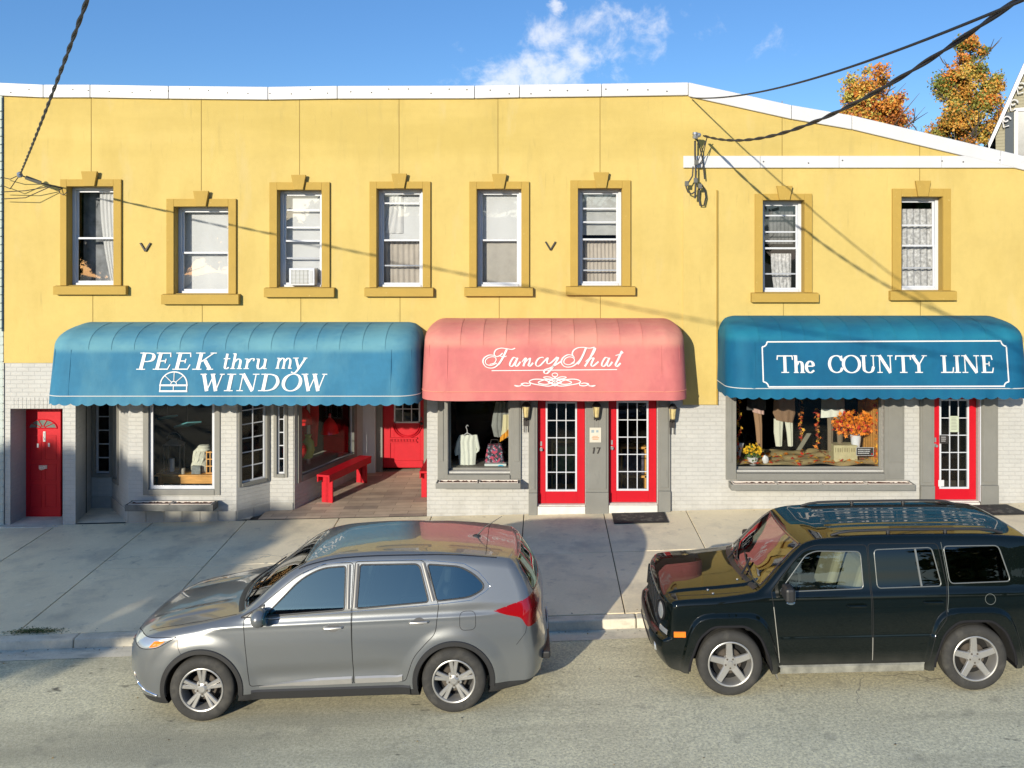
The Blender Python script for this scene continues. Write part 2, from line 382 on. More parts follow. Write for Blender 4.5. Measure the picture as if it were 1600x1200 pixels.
# sidewalk slabs on a dark joint bed
g = MB(); g.quad((-40,curb_y(-40)+.1,walk_z(-40,-4.5)-.03),(40,curb_y(40)+.1,walk_z(40,-4.5)-.03),(40,1.6,walk_z(40,1.6)-.03),(-40,1.6,walk_z(-40,1.6)-.03))
struct('sidewalk_bed', g, M['joint'])
xj = [-8.74-1.7*k for k in range(16, 0, -1)]+[-8.74,-7.03,-5.35,-3.68,-2.02,-.36,1.07,2.55,4.15,5.75,7.35]+[7.35+1.6*k for k in range(1, 15)]
rows = [lambda x: curb_y(x)+.21, lambda x: -2.0+.03*x if x < 0 else -2.0+.03*x, lambda x: .02]
g = MB(); gp = .008
for a, b in zip(xj[:-1], xj[1:]):
    for j in range(2):
        dz = random.uniform(-.003, .003)
        sk = lambda X, y: X-(.04*y if X < -3 else 0)
        p = []
        for X, s in ((a, gp), (b, -gp)):
            y0, y1 = rows[j](X)+gp, rows[j+1](X)-gp
            p.append(((sk(X, y0)+s, y0), (sk(X, y1)+s, y1)))
        (A, D), (B, C) = p
        top = [(q[0], q[1], walk_z(q[0], q[1])+dz) for q in (A, B, C, D)]
        bot = [(q[0], q[1], q[2]-.05) for q in top]
        g.add(bot+top, [(4,5,6,7),(0,1,5,4),(1,2,6,5),(2,3,7,6),(3,0,4,7)])
struct('sidewalk', g, M['concrete'], bevel=.006)
# entry floor of the recessed shop door, and the concrete floor beside the bay window
PAV = mat('entry_paving', (.42,.345,.28), .65, var=.25, vs=1.6, bump=.001)
def entry_mat():
    m = PAV; t = m.node_tree; p = t.nodes['Principled BSDF']
    c = t.nodes.new('ShaderNodeTexCoord'); mp = t.nodes.new('ShaderNodeMapping'); t.links.new(c.outputs['Object'], mp.inputs[0])
    b = t.nodes.new('ShaderNodeTexBrick'); b.inputs['Scale'].default_value = 1; b.inputs['Brick Width'].default_value = .62; b.inputs['Row Height'].default_value = .17
    b.inputs['Mortar Size'].default_value = .004; b.inputs['Color1'].default_value = (1.25,1.2,1.1,1); b.inputs['Color2'].default_value = (.72,.70,.70,1); b.inputs['Mortar'].default_value = (.45,.42,.4,1)
    t.links.new(mp.outputs[0], b.inputs['Vector'])
    x = t.nodes.new('ShaderNodeMixRGB'); x.blend_type = 'MULTIPLY'; x.inputs[0].default_value = 1
    t.links.new(p.inputs['Base Color'].links[0].from_socket, x.inputs[1]); t.links.new(b.outputs['Color'], x.inputs[2]); t.links.new(x.outputs[0], p.inputs['Base Color'])
entry_mat()
g = MB()
def ez(x, y): return .225+SL*x+.028*y
g.add([(-5.15,.03,ez(-5.15,.0)),(-2.05,.03,ez(-2.05,0)),(-2.05,3.25,ez(-2.05,3.25)),(-3.85,3.25,ez(-3.85,3.25)),(-5.15,1.2,ez(-5.15,1.2))], [(0,1,2,3,4)])
struct('entry_floor', g, PAV)
g = MB(); g.quad((-8.75,.03,walk_z(-8.75,0)+.012),(-5.3,.03,walk_z(-5.3,0)+.012),(-5.3,1.2,walk_z(-5.3,0)+.02),(-8.75,1.2,walk_z(-8.75,0)+.02))
struct('bay_floor', g, M['curb'])
# far side of the street: kerb strip and lawn seen only in reflections
g = MB(); g.box(-60,60,-19.5,-17.2,-.6,.03); struct('far_sidewalk', g, M['concrete'])
# weeds growing at the kerb
m = MB()
cx, cy = -6.62, curb_y(-6.6)+.24
for k in range(900):
    a = random.gauss(0, .17); b = random.gauss(0, .035); h = random.uniform(.01,.05)*math.exp(-(a/.22)**2)+.008
    x0, y0 = cx+a+.0, cy+b+.03; z0 = walk_z(x0, y0)
    an = random.uniform(0, 6.28); l = random.uniform(.01,.028)
    d = Vector((math.cos(an)*l, math.sin(an)*l, random.uniform(-.2,.6)*l)); w = Vector((-math.sin(an)*l*.35, math.cos(an)*l*.35, 0))
    p = Vector((x0, y0, z0+random.uniform(.2,1)*h))
    m.add([p, p+d*.5+w, p+d, p+d*.5-w], [(0,1,2,3)])
o = m.build('kerb_weeds', mat('weed_leaf', (.05,.09,.02), .7, var=.4, vs=20)); tag(o, 'low green weeds sprouting from the joint at the kerb', 'weeds', kind='stuff')
# ------------------------------------------------------------------ the shop building
BLD = thing('commercial_building', 'two storey yellow stucco building with white brick shopfronts below', 'building', (0,0,0))
XL = PX(6); XR = 12.5
wins = [  # opening px x0,x1,y0,y1 ; surround x0,x1,top ; sill x0,x1,bottom ; key x0,x1,top
 (106,179,291.5,446, 96,191,280.5, 88,201,460, 131,156,268.5),
 (273,358,323,459, 261.5,370,311, 255.5,376,475, 305,329,299),
 (434,503.5,297,449, 422,516,285, 415,524,464, 457,480,274),
 (589,661,295,449, 578,673,284, 571,678,463, 613,637,272),
 (745,815,295.5,448.5, 733.5,827,284, 726,833,462.5, 769,792,272.5),
 (903,972,294.5,447, 891,985,282, 884,992,461, 927,951,270),
 (1191,1256,313,457, 1179,1268,303, 1172.5,1277,472, 1211.5,1236,291),
 (1407,1472,307.5,454, 1393,1484,295, 1388,1491,469, 1427,1451,283)]
holes = [(PX(a), PX(b), PZ(d), PZ(c)) for a, b, c, d, *_ in wins]
ZB = PZ(252)
w = MB(); w.wall(XL, XR, PZ(567), ZB, holes, 0, .22)
XK = PX(1075)
w.add([(XL,0,ZB),(XK,0,ZB),(XK,0,PZ(142)),(PX(740),0,PZ(146)),(XL,0,PZ(144))], [(0,1,2,3,4)])
w.add([(XK,0,ZB),(PX(1600),0,ZB),(PX(1600),0,PZ(252)),(XK,0,PZ(142))], [(0,1,2,3)])
w.add([(PX(1600),0,ZB),(XR,0,ZB),(XR,0,ZB+.01),(PX(1600),0,PZ(252))], [(0,1,2,3)])
w.build('upper_wall', M['stucco'], BLD)
w = MB(); w.box(PX(1067), PX(1119.5), -.045, -.001, PZ(632), PZ(566)); w.box(PX(1067), PX(1119.5), -.045, -.001, PZ(566)+.0005, PZ(290))
w = MB(); w.box(PX(1067), PX(1119), -.03, -.001, PZ(632), PZ(297)); w.build('stucco_panel', M['stucco'], BLD, bevel=.004)
w = MB(); w.box(PX(1119), PX(1120.5), -.05, -.001, PZ(632), PZ(297)); w.build('corner_bead', M['trim'], BLD)
# stucco joints
w = MB()
for px, top, bot in ((142.5,153,268), (145,461,505),(314.5,154,298),(316,476,503),(468,155,273),(470,465,503),(623.5,155,271),(625,464,503),(778,154,271),(780,463,497),(937.5,152,269),(938,462,497),(1222,158,244),(1222,263,291),(1224,473,493),(1437,210,244),(1437,263,283),(1438,470,493)):
    w = MB(); w.box(PX(px)-.006, PX(px)+.006, -.003, .002, PZ(bot), PZ(top)); w.build('stucco_joint', M['seam'], BLD)
# coping and fascia band
def coping(pts, h, name):
    w = MB()
    for (a, za), (b, zb) in zip(pts[:-1], pts[1:]):
        y0, y1 = -.055, .35
        a2, b2 = a+.004, b-.004
        w.add([(a2,y0,za-h),(b2,y0,zb-h),(b2,y1,zb-h),(a2,y1,za-h),(a2,y0,za),(b2,y0,zb),(b2,y1,zb+.02),(a2,y1,za+.02)],
              [(0,3,2,1),(4,5,6,7),(0,1,5,4),(1,2,6,5),(2,3,7,6),(3,0,4,7)])
    return w.build(name, M['white'], BLD, bevel=.012)
pts = [(0,130),(70,133),(143,133),(265,135),(420,136.5),(528,135),(742,134.5),(812,133),(940,131.5),(1075,129.5)]
coping([(PX(a), PZ(b)) for a, b in pts], .23, 'roof_coping')
pts = [(1075,129.5),(1236,165),(1330,181),(1562,236),(1660,259)]
coping([(PX(a), PZ(b)) for a, b in pts], .25, 'sloping_coping')
w = MB()
for a, b in ((1067,1187),(1187,1310),(1310,1470),(1470,1640)):
    w.box(PX(a)+.003, PX(b)-.003, -.05, -.001, PZ(262.5), PZ(244))
w.build('fascia_board', M['white'], BLD, bevel=.006)
w = MB()
for k in range(34):
    px = 20+k*31+random.uniform(-4,4); z = PZ(144 if px < 1075 else 144+(px-1075)*.21)
    if px > 1075: continue
    w = MB(); w.lathe([(.0,-.064),(.011,-.064),(.014,-.055)], (PX(px),0,z+random.uniform(-.05,.05)), 'y', 8); w.build('coping_screw', M['iron'], BLD)
for px in (1095,1192,1262,1315,1470,1503,1560): w = MB(); w.lathe([(.0,-.059),(.011,-.059),(.014,-.05)], (PX(px),0,PZ(253)+random.uniform(-.03,.03)), 'y', 8); w.build('coping_screw', M['iron'], BLD)
# roof deck and the rear shell
w = MB(); D = 14
w.box(XL, XK, .36, D, PZ(150)-.3, PZ(150)-.05)
XE = PX(1590)
w.quad((XK,.36,PZ(150)-.1),(XE,.36,PZ(262)-.05),(XE,D,PZ(262)-.05),(XK,D,PZ(150)-.1)); w.quad((XE,.36,PZ(262)-.05),(XR,.36,PZ(262)-.05),(XR,D,PZ(262)-.05),(XE,D,PZ(262)-.05))
w.quad((XL,0,-.6),(XL,D,-.6),(XL,D,PZ(150)-.05),(XL,0,PZ(150)-.05)); w.quad((XR,D,-.1),(XR,0,-.1),(XR,0,ZB),(XR,D,ZB)); w.add([(XR,D,-.1),(XL,D,-.6),(XL,D,7.5),(XK,D,7.5),(XE,D,6.3),(XR,D,6.3)], [(0,1,2,3,4,5)])
w.build('roof_and_rear', M['roof'], BLD)

# --- upper windows
CUR = mat('white_curtain', (.66,.66,.64), .8, var=.05, vs=6); LACE = mat('lace_curtain', (.55,.55,.54), .85, var=.5, vs=18)
BLIND = mat('pale_blind', (.66,.67,.66), .6, var=.03); TAN = mat('tan_cloth', (.52,.47,.40), .8, var=.15, vs=4)
def upper_window(i, spec):
    a,b,c,d, sa,sb,st, la,lb,lbt, ka,kb,kt = spec
    x0,x1,z0,z1 = PX(a),PX(b),PZ(d),PZ(c)
    y = .15
    fr = MB(); t = .055
    fr.box(x0,x0+t,y,y+.09,z0,z1); fr.box(x1-t,x1,y,y+.09,z0,z1); fr.box(x0+t,x1-t,y,y+.09,z1-t,z1); fr.box(x0+t,x1-t,y-.02,y+.09,z0,z0+.045)
    win = fr.build('window', M['vinyl'], BLD, bevel=.006)
    # trim proud of the wall
    p = .05
    s = MB(); X0,X1,Z1 = PX(sa),PX(sb),PZ(st)
    s.box(X0,x0,-p,-.001,z0,Z1); s.box(x1,X1,-p,-.001,z0,Z1); s.box(x0,x1,-p,-.001,z1,Z1)
    s.quad((x0,-p,z0),(x0,-p,z1),(x0,.15,z1),(x0,.15,z0)) if False else None
    kx0,kx1 = PX(ka),PX(kb); e = .05
    s.prism([(kx0+e,z1),(kx1-e,z1),(kx1,PZ(kt)),(kx0,PZ(kt))], -p-.055, -p+.0)
    s.build('window_surround', M['trim'], win, bevel=.006)
    # reveal lining in the trim colour
    l = MB(); q = .004
    l.box(x0,x0+q,-.02,y,z0,z1); l.box(x1-q,x1,-.02,y,z0,z1); l.box(x0+q,x1-q,-.02,y,z1-q,z1)
    l.build('reveal_lining', M['trim'], win)
    k = MB(); L0,L1 = PX(la),PX(lb)
    k.add([(L0,-.11,PZ(lbt)),(L1,-.11,PZ(lbt)),(L1,-.001,PZ(lbt)),(L0,-.001,PZ(lbt)),(L0,-.11,z0-.012),(L1,-.11,z0-.012),(L1,-.001,z0),(L0,-.001,z0)],
          [(0,3,2,1),(4,5,6,7),(0,1,5,4),(1,2,6,5),(2,3,7,6),(3,0,4,7)])
    k.box(x0+.001,x1-.001,-.0005,y,z0-.02,z0+.006)
    k.build('sill', M['trim'], win, bevel=.006)
    # sashes
    zm = z0+(z1-z0)*(.47 if i not in (1,) else .46)
    s = MB(); u = .035; A,B = x0+t,x1-t
    ys = y+.03
    for (p0,p1,yy) in ((zm,z1-t,ys+.02),(z0+.045,zm+.035,ys-.005)):
        s.box(A,A+u,yy,yy+.03,p0,p1); s.box(B-u,B,yy,yy+.03,p0,p1); s.box(A+u,B-u,yy,yy+.03,p1-u,p1); s.box(A+u,B-u,yy,yy+.03,p0,p0+u)
    bars = {2:(.30,.62,.80), 3:(.22,.86), 5:(.16,.28,.66,.80), 6:(.2,.56,.66,.84), 7:(.24,.70)}.get(i, ())
    for f in bars:
        zz = z0+(z1-z0)*f; s.box(A+u,B-u,ys+.012,ys+.028,zz-.014,zz+.014)
    s.build('sash', M['vinyl'], win, bevel=.004)
    g = MB(); g.quad((A+u,ys+.035,zm),(B-u,ys+.035,zm),(B-u,ys+.035,z1-t),(A+u,ys+.035,z1-t)); g.quad((A+u,ys+.01,z0+.07),(B-u,ys+.01,z0+.07),(B-u,ys+.01,zm),(A+u,ys+.01,zm))
    g.build('pane', M['glass2'], win)
    # room box
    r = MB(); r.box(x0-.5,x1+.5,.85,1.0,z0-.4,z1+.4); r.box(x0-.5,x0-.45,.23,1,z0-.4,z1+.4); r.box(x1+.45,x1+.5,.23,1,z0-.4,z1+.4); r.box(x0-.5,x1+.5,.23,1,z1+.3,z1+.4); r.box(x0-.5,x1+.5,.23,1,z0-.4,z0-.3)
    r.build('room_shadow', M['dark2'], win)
    def pleat(xa, xb, za, zb, yy, m, name, amp=.012, per=.07, slant=0):
        c = MB(); n = max(8, int((xb-xa)/.012)); rows = []
        for j in range(9):
            f = j/8; z = za+(zb-za)*f
            rows.append([(xa+(xb-xa)*k/n+slant*(1-f)**2*(1-k/n), yy+amp*math.sin(2*math.pi*(xb-xa)*k/n/per+f), z) for k in range(n+1)])
        vs = [p for rw in rows for p in rw]; fs = [(j*(n+1)+k, j*(n+1)+k+1, (j+1)*(n+1)+k+1, (j+1)*(n+1)+k) for j in range(8) for k in range(n)]
        c.add(vs, fs); c.build(name, m, win, smooth=True, sharp=0)
    wd = x1-x0
    if i == 0: pleat(x0+.02, x1-.3, z0, z1, .50, mat('grey_sheer',(.24,.25,.26),.8,var=.5,vs=4), 'blind', amp=.006, per=.2); pleat(x1-.42, x1-.02, z0, z1, .30, CUR, 'curtain', slant=.22)
    elif i == 1: pleat(x0+.03, x1-.03, z0, z1, .34, BLIND, 'blind', amp=.002, per=.3)
    elif i == 2: pleat(x0+.03, x1-.03, z0, z1, .34, BLIND, 'blind', amp=.001, per=.3)
    elif i == 3: pleat(x0+.03, x1-.03, zm, z1, .33, BLIND, 'blind', amp=.001, per=.3); pleat(x0+.03, x1-.03, z0, zm, .36, TAN, 'curtain', amp=.01, per=.1); pleat(x0+.2, x0+.42, zm+.15, z1, .31, CUR, 'curtain', slant=-.2)
    elif i == 4: pleat(x0+.03, x1-.03, zm, z1, .30, BLIND, 'blind', amp=.001, per=.3); pleat(x0+.03, x1-.03, z0, zm, .31, mat('cream_blind',(.48,.45,.39),.7,var=.1,vs=5), 'blind', amp=.003, per=.3)
    elif i == 5: pleat(x0+.03, x1-.03, zm+.1, z1, .34, mat('grey_blind',(.50,.51,.49),.7,var=.15,vs=5), 'blind', amp=.004, per=.3); pleat(x0+.03, x1-.03, z0, zm, .36, TAN, 'curtain')
    elif i == 6: pleat(x0+.25, x0+.62, z0+.0, z0+.7, .36, LACE, 'curtain', slant=.06); pleat(x0+.05, x1-.05, zm+.1, z1, .5, mat('grey_roller',(.16,.16,.16),.8,var=.4,vs=5), 'blind', amp=.01)
    else: pleat(x0+.03, x1-.03, z0, z1-.2, .34, LACE, 'curtain', amp=.02, per=.12)
    return win
for i, s in enumerate(wins): upper_window(i, s)

# --- shopfront walls
wb = lambda x: .22+SL*x-.12
YB = .02
ZH = PZ(572)+.02
lower = []
doors_px = [(840,914.5), (951,1027), (1459,1529.5)]
dtop = 2.36
hA = (PX(700), PX(797), PZ(737), 2.30); hC = (PX(1150), PX(1381), PZ(735), 2.36)
dh = [(PX(a)-.0, PX(b)+.0, -.3, dtop) for a, b in doors_px]
def base(x): return .22+SL*x-.06
w = MB()
w.wall(PX(667), PX(1067), .0, PZ(566)+.3, [hA]+[(a,b,.0,d) for a,b,_,d in dh[:2]], YB, .22)
w.wall(PX(1067), XR, .0, PZ(571), [hC]+[(a,b,.0,d) for a,b,_,d in dh[2:]], YB, .22)
w.box(PX(667), PX(667)+.06, YB+.0005, 3.3, -.2, 2.9)
w.build('shopfront_wall', M['brick'], BLD)
# left: brick round the side door, bulkhead above the bay and the entry
w = MB(); D15 = (PX(15), PX(97), -.3, PZ(639))
w.wall(XL-.05, PX(117), -.3, PZ(566), [D15], YB, .62)
w.box(PX(117), PX(667), YB, YB+.12, 2.28, PZ(566))
w.add([(PX(117),YB,-.2),(PX(117),YB,2.4),(PX(143,1.0),1.0,2.4),(PX(143,1.0),1.0,-.2)], [(3,2,1,0)])
w.build('side_wall', M['brick'], BLD)
w = MB()
for k in range(int((PX(97)-PX(15))/.075)+1):      # soldier course over the side door
    x = PX(15)+k*.075; w.box(x+.004, x+.071, YB-.006, YB+.01, PZ(639)+.004, PZ(639)+.20)
w.build('soldier_course', M['brick'], BLD, bevel=.004)
w = MB(); w.box(PX(117)+.01, PX(667), .14, 3.4, 2.36, 2.42); w.build('entry_soffit', mat('soffit_paint',(.35,.36,.36),.7,var=.05), BLD)
w = MB(); w.box(PX(-20), PX(96), -.13, .66, -.3, PZ(822)+.02); w.box(PX(17), PX(97), -.02, .6, PZ(820), PZ(815,.3)+.0); w.build('door_step', M['curb'], BLD, bevel=.015)

# planar wall helper for angled shopfront faces: (x0,y0)->(x1,y1)
def plan_frame(P, Q):
    P, Q = Vector((P[0],P[1],0)), Vector((Q[0],Q[1],0)); u = (Q-P); L = u.length; u.normalize(); n = Vector((u.y, -u.x, 0))  # outward = towards the street
    def at(s, d, z): q = P+u*s+n*d; return (q.x, q.y, z)
    return at, L
def pbox(mb, at, s0, s1, d0, d1, z0, z1):
    v = [at(s0,d1,z0),at(s1,d1,z0),at(s1,d0,z0),at(s0,d0,z0),at(s0,d1,z1),at(s1,d1,z1),at(s1,d0,z1),at(s0,d0,z1)]
    mb.add(v, [(0,3,2,1),(4,5,6,7),(0,1,5,4),(1,2,6,5),(2,3,7,6),(3,0,4,7)])
def panel_window(P, Q, zb, zt, s0, s1, ws, wt, cols, rows, brickbase=True, mullmat=None, fw=.07, white=.03, cap=True, label=None, glassmat=None):
    """wall panel P->Q from zb to zt with a window s0..s1, ws..wt"""
    at, L = plan_frame(P, Q)
    w = MB()
    for a, b, c, d in ((0,s0-fw,zb,zt),(s1+fw,L,zb,zt),(s0-fw,s1+fw,zb,ws-fw),(s0-fw,s1+fw,wt+fw,zt)):
        if b-a > .004 and d-c > .004: pbox(w, at, a, b, -.12, 0, c, d)
    w.build('bay_wall', M['brick'], BLD)
    f = MB()
    pbox(f, at, s0-fw, s0, -.10, .025, ws-fw, wt+fw); pbox(f, at, s1, s1+fw, -.10, .025, ws-fw, wt+fw); pbox(f, at, s0, s1, -.10, .025, wt, wt+fw); pbox(f, at, s0, s1, -.10, .035, ws-fw, ws)
    win = f.build('shop_window', M['grey'], BLD, label=label, bevel=.006)
    f = MB(); e = white
    pbox(f, at, s0, s0+e, -.07, -.03, ws, wt); pbox(f, at, s1-e, s1, -.07, -.03, ws, wt); pbox(f, at, s0+e, s1-e, -.07, -.03, wt-e, wt); pbox(f, at, s0+e, s1-e, -.07, -.03, ws, ws+e)
    for k in range(1, cols):
        s = s0+e+(s1-s0-2*e)*k/cols; pbox(f, at, s-.009, s+.009, -.06, -.035, ws+e, wt-e)
    for k in range(1, rows):
        z = ws+e+(wt-ws-2*e)*k/rows; pbox(f, at, s0+e, s1-e, -.058, -.037, z-.009, z+.009)
    f.build('sash', M['vinyl'], win, bevel=.003)
    g = MB(); a = at; g.quad(a(s0+e,-.048,ws+e), a(s1-e,-.048,ws+e), a(s1-e,-.048,wt-e), a(s0+e,-.048,wt-e)); g.build('pane', glassmat or M['glass'], win)
    return win
ZT = 2.40
# bay with the big window and four narrow ones
A0, A1, A2, A3, A4, A5 = (-8.66,1.0), (-8.25,1.0), (-7.47,.02), (-5.53,.02), (-5.09,.55), (-4.66,.55)
wz0 = .78
panel_window(A0, A1, -.2, ZT, .10, .37, .70, ZT-.07, 1, 6, label='narrow paned window at the back left of the bay')
at, L = plan_frame(A1, A2); panel_window(A1, A2, -.2, ZT, .18, .46, .66, ZT-.07, 1, 6, fw=.08, label='narrow paned window on the left slant of the bay')
panel_window(A2, A3, -.2, ZT, PX(232)-A2[0], PX(335)-A2[0], PZ(765), ZT-.06, 1, 1, fw=.10, white=.06, label='large undivided window of the bay')
at, L = plan_frame(A3, A4); panel_window(A3, A4, -.2, ZT, .10, L-.08, .74, ZT-.07, 2, 6, fw=.06, label='paned window on the right slant of the bay')
at, L = plan_frame(A4, A5); panel_window(A4, A5, -.2, ZT, .13, L-.16, .80, ZT-.07, 1, 6, fw=.06, label='narrow paned window beside the entry')
# stone base course under the bay
w = MB()
for P, Q in ((A0,A1),(A1,A2),(A2,A3),(A3,A4),(A4,A5)):
    at, L = plan_frame(P, Q); n = max(1, round(L/.3))
    for k in range(n): pbox(w, at, L*k/n+.003, L*(k+1)/n-.003, 0, .018, -.1, .27+.02*random.random()*0)
w.build('stone_base', mat('base_stone', (.34,.33,.30), .8, var=.15, vs=3, bump=.002), BLD, bevel=.005)
# entry side wall with the display window, return and door
E0, E1 = (-4.64,.56), (-3.86,3.0)
at, L = plan_frame(E0, E1)
ew = panel_window(E0, E1, -.1, ZT, .22, L-.42, .72, ZT-.08, 1, 1, fw=.12, white=.012, label='display window along the slanting entry wall')
w = MB(); 
w.box(-3.86,-3.56,3.12,3.22,.1,ZT); w.build('return_wall', M['brick'], BLD)
w = MB(); w.box(-3.60,-3.46,3.06,3.2,.1,ZT); w.box(-2.58,-2.05,3.08,3.2,.1,ZT); w.box(-3.46,-2.58,3.08,3.2,2.30,ZT); w.build('door_frame', M['grey'], BLD, bevel=.006)
w = MB(); w.box(-3.9,-3.6,2.98,3.1,.1,ZT); w.build('white_pilaster', M['white'], BLD, bevel=.01)

# pilasters and frames of the shopfronts
def pilaster(a, b, bottom, proud=.06, name='pilaster', capz=2.34):
    w = MB(); x0, x1 = PX(a), PX(b); z0 = bottom; m_ = .025
    w.box(x0, x1, YB-proud, YB+.001, z0+.40, capz)
    w.box(x0+.04, x1-.04, YB-proud-.018, YB-proud+.001, z0+.46, capz-.04)
    w.box(x0-.0, x1+.0, YB-proud-.03, YB+.001, z0, z0+.40)
    return w.build(name, M['grey'], BLD, bevel=.006)
pilaster(826, 839.5, PZ(804)); pilaster(915, 950.5, PZ(803)); pilaster(1028, 1047, PZ(801))
pilaster(1437, 1458.5, PZ(793)); pilaster(1530.5, 1558, PZ(792))
def shop_window(x0, x1, z0, z1, fpx, label):
    w = MB(); X0, X1, Zb = fpx; p = .05
    w.box(X0, x0, YB-p, YB+.001, Zb, z1+.1); w.box(x1, X1, YB-p, YB+.001, Zb, z1+.1); w.box(x0, x1, YB-p, YB+.001, z1, z1+.1)
    w.add([(x0,YB-p-.03,Zb),(x1,YB-p-.03,Zb),(x1,YB,Zb),(x0,YB,Zb),(x0,YB-p-.03,z0-.05),(x1,YB-p-.03,z0-.05),(x1,YB+.17,z0+.005),(x0,YB+.17,z0+.005)],[(0,3,2,1),(4,5,6,7),(0,1,5,4),(1,2,6,5),(2,3,7,6),(3,0,4,7)])
    w.box(X0+.03, x0-.08, YB-p-.015, YB-p+.001, Zb+.32, z1+.1); w.box(x1+.08, X1-.03, YB-p-.015, YB-p+.001, Zb+.32, z1+.1)
    win = w.build('shop_window', M['grey'], BLD, label=label, bevel=.006)
    e = .035; f = MB()
    f.box(x0,x0+e,YB+.12,YB+.17,z0,z1); f.box(x1-e,x1,YB+.12,YB+.17,z0,z1); f.box(x0+e,x1-e,YB+.12,YB+.17,z0,z0+e); f.box(x0+e,x1-e,YB+.12,YB+.17,z1-e,z1)
    f.build('sash', M['grey'], win, bevel=.004)
    g = MB(); g.quad((x0+e,YB+.145,z0+e),(x1-e,YB+.145,z0+e),(x1-e,YB+.145,z1-e),(x0+e,YB+.145,z1-e)); g.build('pane', M['glass'], win)
    return win
shop_window(*hA, (PX(684), PX(814), PZ(748)), 'shop window left of the two red glazed doors')
shop_window(*hC, (PX(1134), PX(1412), PZ(749)), 'wide shop window dressed with autumn leaves')

# doors
def knob(parent, x, y, z, m=None):
    k = MB(); k.lathe([(0,-.075),(.02,-.075),(.028,-.06),(.026,-.045),(.012,-.035),(.012,-.008),(.03,-.006),(.032,0)], (x,y,z), 'y', 16)
    k.box(x-.014, x+.014, y-.012, y, z+.06, z+.14)
    return k.build('handle', m or M['steel'], parent, smooth=True)
def french_door(x0, x1, z0, z1, gz0, gz1, label, hinge='r'):
    y = YB+.07
    gx0, gx1 = x0+(x1-x0)*.17, x1-(x1-x0)*.17
    w = MB(); w.box(x0+.006,gx0,y,y+.045,z0,z1); w.box(gx1,x1-.006,y,y+.045,z0,z1); w.box(gx0,gx1,y,y+.045,z0,gz0); w.box(gx0,gx1,y,y+.045,gz1,z1)
    d = w.build('door', M['red'], BLD, label=label, bevel=.004)
    w = MB(); e = .032; yy = y-.012
    w.box(gx0,gx0+e,yy,yy+.05,gz0,gz1); w.box(gx1-e,gx1,yy,yy+.05,gz0,gz1); w.box(gx0+e,gx1-e,yy,yy+.05,gz0,gz0+e); w.box(gx0+e,gx1-e,yy,yy+.05,gz1-e,gz1)
    for k in (1, 2): s = gx0+e+(gx1-gx0-2*e)*k/3; w.box(s-.008,s+.008,yy+.006,yy+.03,gz0+e,gz1-e)
    for k in range(1, 5): z = gz0+e+(gz1-gz0-2*e)*k/5; w.box(gx0+e,gx1-e,yy+.008,yy+.028,z-.008,z+.008)
    w.build('muntins', M['vinyl'], d, bevel=.002)
    g = MB(); g.quad((gx0+e,yy+.022,gz0+e),(gx1-e,yy+.022,gz0+e),(gx1-e,yy+.022,gz1-e),(gx0+e,yy+.022,gz1-e)); g.build('pane', M['glass'], d)
    knob(d, x0+.065, y, z0+.98)
    return d
DW = mat('threshold_paint', (.62,.60,.55), .6, var=.12, vs=6)
for (a, b), (zb, gz), lab in zip(doors_px, ((787,768),(785,767),(781,764)), ('red glazed door nearest the small shop window','red glazed door to the right of the number plate','red glazed door at the far right shop')):
    z0 = PZ(zb, .07); french_door(PX(a), PX(b), z0, dtop-.01, PZ(gz,.07), PZ(gz,.07)+1.62, lab)
    w = MB(); w.box(PX(a), PX(b), YB-.07, YB+.22, -.2, z0-.02); w.box(PX(a), PX(b), YB-.02, YB+.2, z0-.019, z0-.003); w.build('threshold', DW, BLD, bevel=.006)
    if a == 1459:
        w = MB(); w.box(PX(b)+.002, PX(b)+.02, YB-.06, YB+.2, z0, dtop); w.build('door_stop', M['vinyl'], BLD)
# side door with fanlight and number
x0, x1 = PX(42,.55), PX(97,.55); z0, z1 = PZ(808,.5), PZ(636,.5); y = .5
w = MB(); w.box(x0,x1,y,y+.05,z0,z1)
sd_ = w.build('door', M['red'], BLD, label='red panelled side door with a half round fanlight', bevel=.003)
w = MB(); cx = (x0+x1)/2; W2 = (x1-x0)
def rail(mb, a, b, c, d): 
    t = .014
    mb.box(a,b,y-.008,y+.001,c,c+t); mb.box(a,b,y-.008,y+.001,d-t,d); mb.box(a,a+t,y-.008,y+.001,c+t,d-t); mb.box(b-t,b,y-.008,y+.001,c+t,d-t)
for a, b in ((x0+.08,cx-.03),(cx+.03,x1-.08)):
    rail(w, a, b, z0+.18, z0+.60); rail(w, a, b, z0+.68, z0+.98); rail(w, a, b, z0+1.06, z0+1.52)
w.build('door_mouldings', M['red2'], sd_, bevel=.003)
fz = PZ(669,.5); fr_ = (x1-x0)*.40
g = MB(); n = 24; g.add([(cx,y-.004,fz)]+[(cx+fr_*math.cos(math.pi*k/n), y-.004, fz+fr_*.62*math.sin(math.pi*k/n)) for k in range(n+1)], [(0,k+1,k+2) for k in range(n)])
g.build('fanlight', mat('fanlight_glass', (.13,.17,.15), .15, var=.2, vs=10), sd_)
g = MB(); g.tube([(cx+fr_*math.cos(math.pi*k/n), y-.008, fz+fr_*.62*math.sin(math.pi*k/n)) for k in range(n+1)], .012, 6); g.tube([(cx-fr_,y-.008,fz),(cx+fr_,y-.008,fz)], .012, 6)
for k in (1,2,3,4): a = math.pi*k/5; g.tube([(cx+.05*math.cos(a),y-.008,fz+.04*math.sin(a)),(cx+fr_*math.cos(a),y-.008,fz+fr_*.62*math.sin(a))], .008, 6)
g.tube([(cx+.05*math.cos(math.pi*k/8), y-.008, fz+.04*math.sin(math.pi*k/8)) for k in range(9)], .008, 6)
g.build('fanlight_frame', M['red2'], sd_, smooth=True)
